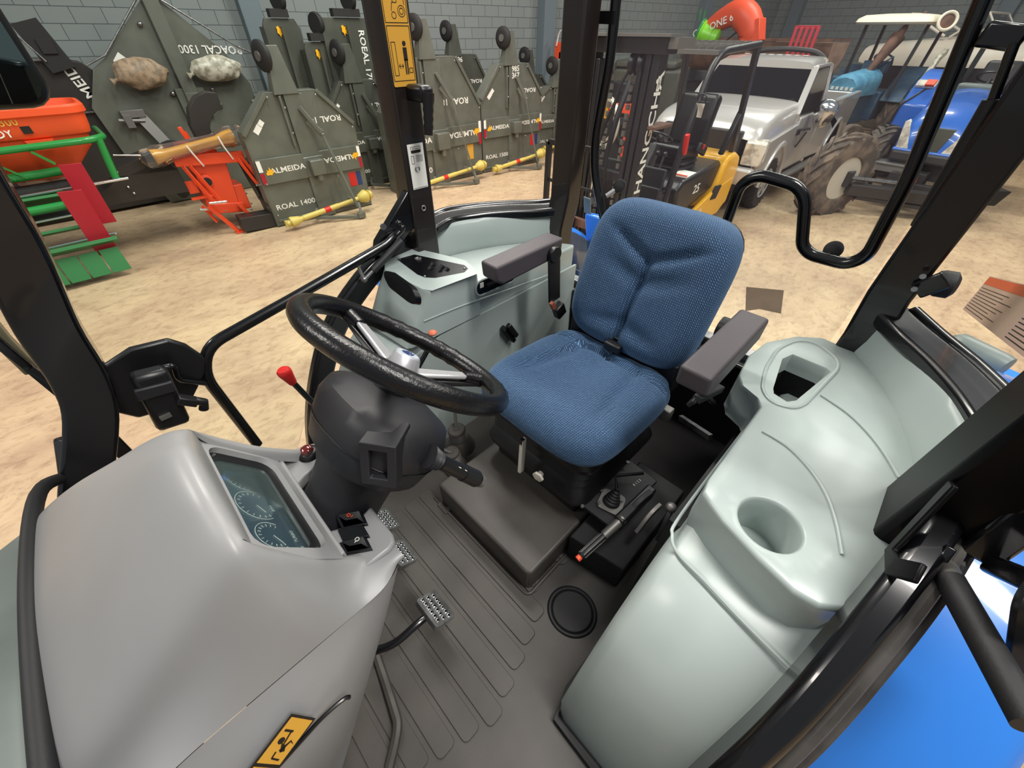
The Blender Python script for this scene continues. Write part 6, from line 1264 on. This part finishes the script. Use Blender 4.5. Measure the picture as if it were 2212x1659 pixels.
# local: faces +x
def hoodrow(x, zl, zt_, w): return [V(x, -w, zl), V(x, -w*1.02, (zl+zt_)/2), V(x, -w*.92, zt_-.10), V(x, -w*.55, zt_-.01), V(x, 0, zt_+.02), V(x, w*.55, zt_-.01), V(x, w*.92, zt_-.10), V(x, w*1.02, (zl+zt_)/2), V(x, w, zl)]
hoo = [hoodrow(1.02, .88, 1.02, .36), hoodrow(.98, .84, 1.18, .42), hoodrow(.80, .82, 1.38, .46), hoodrow(.5, .84, 1.50, .47), hoodrow(0, .90, 1.58, .47), hoodrow(-.8, .95, 1.64, .46)]
obj('hood', MB().rows(hoo, cyc=False).add(hoo[0], [tuple(range(9))]), 'tractor_blue', bt_, ang=50, sub=1)
obj('grille', MB().prism([(-.16, .86), (.16, .86), (.24, 1.22), (-.24, 1.22)], 0, .03, Matrix(((0, 0, 1, 1.0), (1, 0, 0, 0), (0, 1, 0, 0), (0, 0, 0, 1)))), 'deck_dark', bt_, bevel=.01)
for s_ in (1, -1):
    obj('headlamp', MB().prism([(s_*.21, .86), (s_*.39, .86), (s_*.46, 1.26), (s_*.40, 1.30), (s_*.30, 1.06)], -.04, .025, Matrix(((0, 0, 1, 1.0), (1, 0, 0, 0), (0, 1, 0, 0), (0, 0, 0, 1)))), 'lens', bt_, bevel=.01)
obj('lower_nose', MB().box((.93, 0, .79), (.30, .84, .16)), 'truck_dark', bt_, bevel=.04); obj('blue_lip', MB().box((.98, 0, .87), (.16, .86, .05)), 'tractor_blue', bt_, bevel=.02)
obj('front_axle', MB().box((.55, 0, .55), (.5, 1.5, .22)).box((.9, 0, .45), (.5, .5, .3)).box((1.2, .1, .36), (.12, .7, .20)), 'tyre_dark', bt_, bevel=.02)
obj('weight_rack', MB().box((1.0, -.30, .66), (.34, .5, .03)).box((1.05, -.30, .60), (.2, .5, .12)), 'dull_steel', bt_, bevel=.005)
obj('red_tow_hook', MB().prism([(-.02, .48), (.06, .48), (.02, .66)], 0, .03, Matrix(((0, 0, 1, 1.26), (1, 0, 0, .12), (0, 1, 0, 0), (0, 0, 0, 1)))), 'red', bt_)
for s_, lab in ((-1, 'a'), (1, 'b')):
    rows = []
    for i in range(12):
        a = R(8+i*13); ro = V(math.cos(a), 0, math.sin(a)); c0 = V(-1.5, 0, .85); r_ = 1.0
        rows.append([c0+ro*r_+V(0, s_*y, 0) for y in (.50, .52, .78, .92)]+[c0+ro*(r_-.10)+V(0, s_*.95, 0), c0+ro*(r_-.04)+V(0, s_*.88, 0), c0+ro*(r_-.03)+V(0, s_*.5, 0)])
    obj('rear_fender', MB().rows(rows), 'tractor_blue', bt_, ang=50)
    obj('fender_front', MB().prism([(-.55, .75), (-.40, 1.30), (-.75, 1.80), (-1.2, 1.84), (-1.3, 1.70), (-.8, 1.0)], s_*.50, s_*.56, SX).prism([(-.45, .80), (-.42, 1.35), (-.70, 1.72), (-.78, 1.70), (-.6, .85)], s_*.50, s_*.90, SX), 'tractor_blue', bt_, bevel=.03)
    tl2 = obj('turn_lamp', MB().box((-.62, s_*.72, 1.66), (.06, .30, .12), (0, -45, 0)), 'lens', bt_, bevel=.01); obj('amber_half', MB().box((-.585, s_*.66, 1.68), (.05, .14, .11), (0, -45, 0)), 'machine_orange', tl2, bevel=.008)
    obj('hand_rail', MB().tube([(-.42, s_*.92, .8), (-.40, s_*.90, 1.35), (-.62, s_*.66, 1.62), (-.62, s_*.55, 1.5)], .018, 8, bend=.08), 'mast_black', bt_)
    for nm, x, r_, w_, z in (('front', .62, .56, .34, .56), ('rear', -1.5, .82, .46, .82)):
        wheel_big('w', '', MW[bt_.name] @ V(x, s_*(.78 if nm == 'rear' else .70), z), MW[bt_.name].to_3x3() @ V(0, 1, 0), r_, w_, r_*.55, 18, 'tyre', 'rim', par=bt_)
obj('dash_cowl', MB().box((-.85, 0, 1.55), (.3, .6, .3)), 'hood_grey', bt_, bevel=.04)
obj('steering_rim', MB().torus((-1.1, .05, 1.78), (-.4, 0, .9), .20, .016, 28, 8).cyl((-1.1, .05, 1.75), (-.95, .05, 1.55), .03), 'mast_black', bt_)
obj('operator_seat', MB().box((-1.55, .05, 1.45), (.5, .5, .12)).box((-1.82, .05, 1.72), (.12, .5, .55), (0, -10, 0)), 'column_plastic', bt_, bevel=.05)
obj('roll_bar', MB().bar((-2.1, .42, 1.3), (-2.15, .42, 2.6), .08, .06).bar((-2.1, -.42, 1.3), (-2.15, -.42, 2.6), .08, .06), 'mast_black', bt_, bevel=.005)
obj('exhaust_stack', MB().cyl((.1, .30, 1.5), (.1, .30, 2.0), .03), 'dull_steel', bt_)

# lug tyre in the foreground with its axle beam
imp = thing('front_axle', 'turned front wheel with deep chevron lugs on a low dark axle beam', 'axle', (-9.6, -0.2, 0))
wheel_big('w', '', (-8.95, -1.28, .56), (.45, .89, 0.02), .60, .38, .31, 16, 'tyre_dusty', 'rim', par=imp, lug_h=.04)
obj('main_beam', MB().bar((-9.0, -1.05, .42), (-10.1, .55, .28), .22, .16).bar((-9.1, -.9, .30), (-10.0, .45, .14), .16, .06), 'deck_black', imp, world=True, bevel=.008)
obj('steel_link', MB().cyl((-8.95, -1.15, .58), (-9.45, -.45, .52), .03).cyl((-9.2, -.95, .42), (-9.35, -.6, .30), .015).cyl((-9.9, .3, .40), (-10.3, .75, .36), .03), 'steel', imp, world=True)
obj('hub_carrier', MB().box((-8.98, -1.12, .56), (.16, .16, .22)).ball((-8.95, -1.16, .66), .05).ball((-8.93, -1.2, .50), .05), 'mast_black', imp, world=True, bevel=.01)
obj('black_trough', MB().prism([(-.3, 0), (.3, 0), (.22, -.22), (-.22, -.22)], -.25, .25, frame((-10.25, .50, .52), (-.5, .8, 0), (0, 0, 1))), 'mast_black', imp, world=True, bevel=.01)

# ------------------------------------------------------------------ older tractor with canopy
ot = thing('canopy_tractor', 'old pale blue tractor with cream canopy roof and rusty angled exhaust behind the pickup', 'tractor', (-14.6, -2.45, 0), -8)
obj('hood', MB().rows([hoodrow(1.25, 1.28, 1.58, .28), hoodrow(1.15, 1.25, 1.64, .31), hoodrow(.6, 1.25, 1.68, .32), hoodrow(0, 1.25, 1.72, .32)], cyc=False).add(hoodrow(1.25, 1.28, 1.58, .28), [tuple(range(9))]), 'old_blue', ot, bevel=.0, ang=40)
hb3 = MB()
for k in range(5): hb3.box((1.265, -.20+k*.10, 1.40), (.02, .06, .06))
obj('nose_stripes', hb3, 'white', ot)
obj('engine_block', MB().box((.5, 0, .95), (1.5, .5, .6)).box((-.6, 0, 1.0), (.9, .8, .6)), 'dusty_blue', ot, bevel=.04)
obj('front_axle', MB().box((.9, 0, .5), (.2, 1.3, .15)), 'dusty_blue', ot, bevel=.02)
obj('exhaust_stack', MB().tube([(.30, .05, 1.66), (-.05, .20, 2.30)], .1, 14, radii=[.06, .15]).tube([(-.05, .20, 2.30), (-.12, .24, 2.52), (-.30, .42, 2.70)], .05, 12, radii=[.09, .06, .03], bend=.06), 'rust', ot)
obj('canopy_roof', MB().rows([[V(-.75+x*k, y*k, z) for x, y in rrect(1.9, 1.5, .12, 3)] for k, z in ((.96, 2.50), (1.0, 2.54), (.97, 2.60), (.85, 2.66), (.4, 2.69))]), 'canopy', ot, ang=50)
obj('canopy_posts', MB().bar((-.15, .55, 1.2), (-.25, .60, 2.52), .06, .06).bar((-.15, -.55, 1.2), (-.25, -.60, 2.52), .06, .06).bar((-1.4, .55, 1.2), (-1.4, .60, 2.52), .06, .06).bar((-1.4, -.55, 1.2), (-1.4, -.60, 2.52), .06, .06), 'mast_black', ot)
obj('work_lamp_ring', MB().torus((.0, .95, 2.55), (.8, .5, .3), .15, .03, 24, 8), 'canopy', ot); obj('lamp_reflector', MB().lathe([(0, 0), (.14, 0), (.14, .02), (0, .05)], (-.02, .93, 2.54), (.8, .5, .3), 20), 'rust', ot)
obj('dash_panel', MB().box((-.2, 0, 1.75), (.25, .5, .22)).tube([(-.2, .3, 1.8), (.0, .32, 1.95), (.05, .15, 1.8)], .02, 8).torus((-.45, 0, 1.9), (-.5, 0, .9), .19, .018, 24, 8), 'dusty_blue', ot, bevel=.02)
obj('front_counter', MB().box((-.15, -.62, 1.3), (.5, .4, .5)).box((.2, -.6, .9), (.6, .3, .3)), 'dusty_blue', ot, bevel=.04)
for s_ in (1, -1):
    rows = []
    for i in range(10):
        a = R(20+i*14); ro = V(math.cos(a), 0, math.sin(a)); c0 = V(-1.1, 0, .8); rows.append([c0+ro*.95+V(0, s_*.42, 0), c0+ro*.95+V(0, s_*.85, 0), c0+ro*.88+V(0, s_*.88, 0), c0+ro*.90+V(0, s_*.42, 0)])
    obj('rear_fender', MB().rows(rows), 'dusty_blue', ot, ang=50)
    wheel_big('w', '', MW[ot.name] @ V(-1.1, s_*.72, .80), MW[ot.name].to_3x3() @ V(0, 1, 0), .80, .42, .45, 16, 'tyre_dusty', 'rim', par=ot)
    wheel_big('w', '', MW[ot.name] @ V(1.35, s_*.62, .40), MW[ot.name].to_3x3() @ V(.45, 1, 0), .40, .20, .22, 0, 'tyre_dusty', 'rim', par=ot)
obj('rolled_tarp', MB().sweep([(-.2, .98, .95), (-.45, .98, 1.5), (-.75, .98, 1.95), (-1.0, .98, 2.05)], .10, .14), 'plastic_bag', ot, bevel=.02)

# ------------------------------------------------------------------ boat on trailer behind
bo_ = thing('motor_boat', 'cream and navy motor boat with windscreen parked by the back wall', 'boat', (-18.6, -0.3, 0), 80)
hull = []
for x, w_, zk in ((-3.0, 1.12, .62), (-1.5, 1.18, .58), (0, 1.15, .60), (1.5, .95, .70), (2.5, .55, .95), (3.1, .06, 1.3)):
    hull.append([V(x, -w_, 1.72+.05*x*.3), V(x, -w_*.98, 1.45), V(x, -w_*.55, zk+.3), V(x, 0, zk), V(x, w_*.55, zk+.3), V(x, w_*.98, 1.45), V(x, w_, 1.72+.05*x*.3)])
obj('hull', MB().rows(hull, cyc=False), 'boat_navy', bo_, ang=60, sub=1)
dk = []
for x, w_, zt_ in ((-3.0, 1.14, 2.10), (-1.5, 1.2, 2.28), (-.3, 1.17, 2.34), (1.2, 1.02, 2.20), (2.4, .62, 2.02), (3.15, .08, 1.86)):
    z0 = 1.70+.015*x; dk.append([V(x, -w_, z0), V(x, -w_*1.02, z0+.10), V(x, -w_*.92, zt_-.06), V(x, -w_*.6, zt_), V(x, 0, zt_+.03), V(x, w_*.6, zt_), V(x, w_*.92, zt_-.06), V(x, w_*1.02, z0+.10), V(x, w_, z0)])
obj('deck', MB().rows(dk, cyc=False), 'boat_cream', bo_, ang=60, sub=1)
obj('windscreen_frame', MB().tube([(-1.2, -.95, 2.28), (-.7, -.85, 2.75), (-.7, .85, 2.75), (-1.2, .95, 2.28)], .025, 8, bend=.06).cyl((-.3, -.9, 2.35), (-.7, -.85, 2.75), .02).cyl((-.3, .9, 2.35), (-.7, .85, 2.75), .02).tube([(-1.3, -1.0, 2.3), (-2.3, -1.0, 2.75), (-2.3, 1.0, 2.75), (-1.3, 1.0, 2.3)], .03, 8, bend=.1), 'boat_cream', bo_)
obj('windscreen_glass', MB().add([V(-.3, -.88, 2.36), V(-.68, -.83, 2.73), V(-.68, .83, 2.73), V(-.3, .88, 2.36)], [(0, 1, 2, 3)]), 'boat_navy', bo_)
obj('deck_rail', MB().tube([(-.2, 1.08, 2.3), (-.2, 1.1, 2.55), (1.8, .9, 2.45), (3.0, .1, 2.3)], .02, 8, bend=.08).cyl((.8, 1.0, 2.28), (.8, 1.02, 2.5), .015), 'chrome', bo_)
obj('folded_cover', MB().sweep(spline([(.9, .9, 2.28), (1.3, .75, 2.42), (1.0, .4, 2.38), (1.5, .1, 2.30), (1.2, -.3, 2.30)], 5), .28, .10), 'bag_brown', bo_, bevel=.03)
text('hull_script', 'Energy', .22, frame((.0, 1.19, 1.58), (-1, 0, 0), (0, 0, 1)), 'dull_steel', bo_, th=.002, sx=1.4)
obj('trailer_frame', MB().bar((-2.8, .6, .45), (3.2, .3, .45), .1, .12).bar((-2.8, -.6, .45), (3.2, -.3, .45), .1, .12).box((-.5, 0, .45), (.12, 1.8, .1)), 'dull_steel', bo_)
for s_ in (1, -1): wheel_big('w', '', MW[bo_.name] @ V(-.6, s_*.95, .33), MW[bo_.name].to_3x3() @ V(0, 1, 0), .33, .2, .18, 0, 'tyre_dark', 'rim', par=bo_)
sb = thing('second_boat', 'cream boat bow with grey stripes at the upper right picture edge', 'boat', (-15.5, 3.6, 0), 60)
hull = []
for x, w_, zk in ((-3.0, 1.1, .6), (-1.0, 1.15, .58), (.8, .95, .7), (1.9, .45, 1.0), (2.4, .05, 1.3)):
    hull.append([V(x, -w_, 1.95), V(x, -w_*.98, 1.5), V(x, -w_*.5, zk+.25), V(x, 0, zk), V(x, w_*.5, zk+.25), V(x, w_*.98, 1.5), V(x, w_, 1.95)])
obj('hull', MB().rows(hull, cyc=False), 'boat_cream', sb, ang=60, sub=1)
obj('hull_stripe', MB().tube([(2.42, 0, 1.85), (1.9, .48, 1.85), (.8, .99, 1.82), (-1.0, 1.18, 1.8), (-3, 1.14, 1.8)], .05, 8).tube([(2.42, 0, 1.85), (1.9, -.48, 1.85), (.8, -.99, 1.82), (-1.0, -1.18, 1.8), (-3, -1.14, 1.8)], .05, 8), 'hood_grey', sb)
obj('deck', MB().rows([[V(x, -w_, 1.95), V(x, 0, 2.05), V(x, w_, 1.95)] for x, w_ in ((-3, 1.1), (-1, 1.15), (.8, .95), (1.9, .45), (2.4, .05))], cyc=False), 'boat_cream', sb)

# ------------------------------------------------------------------ troughs, blower, chairs, tub behind the pickup
tr = thing('grain_trough', 'brown sheet metal trough wagon with lettered end plates behind the pickup roof', 'wagon', (-16.4, -5.3, 0), 90)
for k, x0 in enumerate((-1.6, .6)):
    rows = []
    for x in (x0-1.0, x0+1.0):
        rows.append([V(x, .9*math.cos(R(a)), 2.15+.75*math.sin(R(a))*1.0) for a in range(180, 361, 15)]+[V(x, .87*math.cos(R(a)), 2.15+.72*math.sin(R(a))) for a in range(360, 179, -15)])
    obj('trough_sheet', MB().rows(rows), 'tan_sheet', tr, ang=50)
    obj('end_plate', MB().prism([(.92*math.cos(R(a)), .78*math.sin(R(a))) for a in range(180, 361, 15)], 0, .03, frame((x0-1.02, 0, 2.16), (0, 1, 0), (0, 0, 1))), 'rust', tr)
    text('end_lettering', '2.785', .22, frame((x0-1.04, .4, 1.95), (0, -1, 0), (0, 0, 1)), 'white', tr, th=.002)
obj('rim_tubes', MB().box((-.5, .92, 2.2), (4.2, .05, .05)).box((-.5, -.92, 2.2), (4.2, .05, .05)), 'rust', tr)
obj('under_frame', MB().box((-.5, 0, 1.0), (4.2, 1.2, .15)).box((-1.8, 0, .6), (.15, 1.2, 1.0)).box((1.0, 0, .6), (.15, 1.2, 1.0)), 'tyre_dark', tr)
mc = thing('covered_machine', 'large covered machine with green side panel behind the forklift guard', 'machine', (-11.2, -6.4, 0), 20)
obj('body', MB().box((0, 0, .95), (1.9, 1.7, 1.5)).box((.2, 0, 1.78), (1.4, 1.4, .15)), 'deck_dark', mc, bevel=.05)
obj('green_panel', MB().box((.97, .35, 1.15), (.04, .30, 1.5)), 'machine_green', mc, bevel=.01)
obj('orange_crates', MB().box((1.25, -.6, .95), (.5, .7, .35)).box((1.2, -.55, 1.25), (.4, .6, .22)), 'machine_yellow', mc, bevel=.02)
cy_ = thing('blower_machine', 'orange cyclone blower spout with lime green inlet ring above the forklift guard', 'blower', (-12.6, -5.8, 0), 0)
def CB(p): return V(p)
sp_pts = [(-12.600, -5.831, 2.412), (-12.600, -5.545, 2.576), (-12.600, -5.201, 2.685), (-12.600, -4.923, 2.549), (-12.600, -4.763, 2.310), (-12.600, -4.803, 2.146)]
obj('spout', MB().tube(spline(sp_pts, 5), .2, 14, radii=[.16, .17, .18, .19, .20, .21, .22, .23, .24, .25, .26, .27, .28, .28, .28, .28, .27, .27, .26, .26, .25, .24, .22, .22, .22, .2]), 'orange_red', cy_, world=True)
a = V((-12.600, -4.812, 2.430)); obj('spout_plate', MB().box(a+V(0, .18, -.05), (.4, .20, .42), (20, 0, 0)), 'orange_red', cy_, world=True, bevel=.02)
text('model_lettering', 'CICLONE 600', .19, frame(V((-12.600, -5.545, 2.487))+V(.24, -.0, .0), (0, 1, .36), (0, -.36, 1)), 'white', cy_, world=True, th=.002)
a = V((-12.450, -5.950, 2.343)); obj('green_drum', MB().lathe([(.20, 0), (.24, .0), (.24, .05), (.17, .10), (.17, .45), (.10, .5), (0, .5)], a, (-.2, 1, -.25), 24).lathe([(.0, .3), (.19, .3), (.19, .0)], a, (-.2, 1, -.25), 24), 'lime', cy_, world=True)
obj('inlet_ring', MB().torus(a, (-.2, 1, -.25), .23, .035, 28, 8).cyl(a+V(0, -.1, .2), a+V(0, -.12, .42), .015).cyl(a+V(0, 0, .2), a+V(0, .0, .40), .015), 'machine_green', cy_, world=True)
obj('support_frame', MB().box(V((-12.600, -5.010, 2.058)), (.5, 1.3, .06)).cyl(V((-12.500, -5.337, 2.137)), V((-12.500, -5.000, 2.413)), .02).cyl(V((-12.600, -4.533, 2.110)), V((-12.600, -4.722, 2.663)), .02).box((-12.6, -4.9, .95), (.6, 1.0, 1.7)), 'mast_black', cy_, world=True)
for i, (z0) in enumerate((1.55,)):
    rcx = thing('red_chair', 'stacked red plastic slatted chairs on top of load behind the pickup', 'chair', (-14.3, -4.1, 1.2), 20)
    cb = MB()
    for k in range(5): cb.box((.0, -.24+k*.12, .95), (.03, .08, .62), (0, -8, 0))
    cb.box((.02, 0, .66), (.04, .56, .06)).box((-.05, 0, 1.25), (.04, .56, .07)).box((.25, 0, .48), (.5, .54, .05)).box((.25, .27, .62), (.5, .05, .05)).box((.25, -.27, .62), (.5, .05, .05))
    obj('back_and_seat', cb, 'machine_red', rcx, bevel=.01)
    obj('leg', MB().bar((.05, .25, 0), (.05, .25, .5), .05, .05), 'machine_red', rcx); obj('leg', MB().bar((.45, .25, 0), (.45, .25, .6), .05, .05), 'machine_red', rcx); obj('leg', MB().bar((.05, -.25, 0), (.05, -.25, .5), .05, .05), 'machine_red', rcx); obj('leg', MB().bar((.45, -.25, 0), (.45, -.25, .6), .05, .05), 'machine_red', rcx)
st2 = thing('storage_platform', 'dark pallet rack loaded with chairs and a clear tub behind the pickup bed', 'rack', (-14.2, -3.8, 0), 20)
obj('rack_frame', MB().box((0, 0, 1.15), (1.2, 1.4, .08)).box((.5, .6, .58), (.08, .08, 1.15)).box((.5, -.6, .58), (.08, .08, 1.15)).box((-.5, .6, .58), (.08, .08, 1.15)).box((-.5, -.6, .58), (.08, .08, 1.15)), 'tyre_dark', st2)
tb = thing('clear_tub', 'translucent blue lidded storage tub beside the red chairs', 'tub', (-13.9, -3.45, 1.19), 20)
obj('tub_body', MB().rows([[V(x*k, y*k, z) for x, y in rrect(.42, .62, .06, 3)] for k, z in ((.9, 0), (1, .42))]), 'clear_box', tb); obj('tub_lid', MB().rows([[V(x, y, z) for x, y in rrect(.46, .66, .06, 3)] for z in (.42, .47)]), 'old_blue', tb, bevel=.008)
# machinery seen beside the rear post
rm = thing('red_machine', 'red and black spray machine glimpsed between the rear post and the forklift mast', 'machine', (-9.2, -5.8, 0), 10)
rmb = MB(); obj('engine', MB().box((0, 0, 1.35), (.5, .5, .4)).cyl((0, .3, 1.3), (0, .55, 1.3), .16).cyl((0, -.3, 1.5), (0, -.4, 1.9), .04), 'mast_black', rm, bevel=.02)
obj('red_frame', MB().bar((.2, .3, 1.2), (.3, .35, .2), .12, .08).bar((.25, .1, 1.1), (.25, .6, 1.0), .12, .1).bar((-.1, -.3, 1.15), (-.1, -.2, .4), .12, .08).box((.1, .1, 1.15), (.4, .5, .1)), 'machine_orange', rm, bevel=.01)
obj('black_tank', MB().box((0, .1, .48), (.6, .6, .95)).torus((.3, .35, .7), (1, .2, 0), .22, .05), 'tyre_dark', rm, bevel=.03)
obj('white_strip', MB().bar((.28, .30, 1.75), (.32, .20, 1.35), .06, .01), 'white', rm)
ob = thing('orange_boom', 'orange bracket with a looped hose held against the wall beside the rear post', 'boom', (-10.6, -6.9, 0))
a = V((-10.600, -8.967, 1.904)); b_ = V((-10.600, -8.197, 1.925))
obj('bracket_plate', MB().box(a+V(0, .09, .06), (.04, .32, .34)).box((a+b_)/2+V(0, .1, -.05), (.04, .8, .14)), 'orange_red', ob, world=True, bevel=.005)
obj('hose', MB().tube(spline([a+V(.04, .0, .15), a+V(.04, .08, .42), a+V(.04, .25, .42), a+V(.04, .38, .1), a+V(.04, .55, -.25), a+V(.04, .7, -.3)], 6), .018, 8), 'white', ob, world=True)
obj('mounting_post', MB().box((a.x, (a.y+b_.y)/2+.7, a.z/2), (.1, .1, a.z)).bar((a.x, b_.y-.1, a.z-.08), (a.x, b_.y+.5, a.z-.08), .06, .08), 'mast_black', ob, world=True)
pw = thing('pale_wheel', 'pale spoked ring wheel edge showing left of the rear cab post', 'wheel', (-8.1, -5.4, 0))
obj('ring', MB().torus((-8.1, -5.45, .95), (1, -.35, 0), .42, .05, 40, 8).torus((-8.08, -5.47, .95), (1, -.35, 0), .33, .02, 32, 6), 'rim', pw, world=True)
obj('stand', MB().box((-8.1, -5.45, .28), (.2, .2, .55)), 'mast_black', pw, world=True)
ld = thing('metal_gate', 'black square tube rack frame outside the right window, left of the rear post', 'rack', (-2.6, -1.9, 0))
g0 = [(-2.600, -2.218, 1.741), (-2.600, -2.177, 1.302), (-2.600, -1.899, 1.741), (-2.600, -2.104, 1.736)]
a, b_, c_, d_ = (V(p) for p in g0)
obj('gate_frame', MB().bar(a+V(0, 0, .0), V(a.x, a.y, .8), .035, .035).bar(a, V(a.x, c_.y+.15, a.z), .035, .035).bar(V(a.x, a.y+.14, a.z), V(a.x, a.y+.14, .8), .025, .025).bar(V(a.x, a.y, a.z-.26), V(a.x, c_.y+.15, a.z-.26), .02, .02).bar(V(a.x, a.y, .8), V(a.x, a.y, 0), .035, .035).box((-2.6, c_.y, .02), (.5, .5, .04)), 'mast_black', ld, world=True)
obj('round_lamp', MB().lathe([(0, 0), (.045, 0), (.05, .02), (.05, .05), (0, .06)], (-2.550, -2.011, 1.606), (.8, .5, .3), 20), 'tyre_dark', ld, world=True)
bc = thing('rear_body_panel', 'blue tractor panel with a small white plate seen behind the seat top', 'panel', (-2.1, -1.1, .9))
q = [(-1.900, -1.330, 1.591), (-1.900, -1.211, 1.600), (-1.900, -1.049, 1.414), (-1.900, -1.269, 1.342)]
obj('cover', MB().prism([(p[1], p[2]) for p in q], -1.95, -1.9, Matrix(((0, 0, 1, 0), (1, 0, 0, 0), (0, 1, 0, 0), (0, 0, 0, 1)))), 'fender_blue', bc, world=True, bevel=.01)
obj('plate', MB().prism([(p[1], p[2]) for p in ((-1.900, -1.342, 1.682), (-1.900, -1.297, 1.678), (-1.900, -1.283, 1.602), (-1.900, -1.325, 1.602))], -1.9, -1.89, Matrix(((0, 0, 1, 0), (1, 0, 0, 0), (0, 1, 0, 0), (0, 0, 0, 1)))), 'hood_grey', bc, world=True)
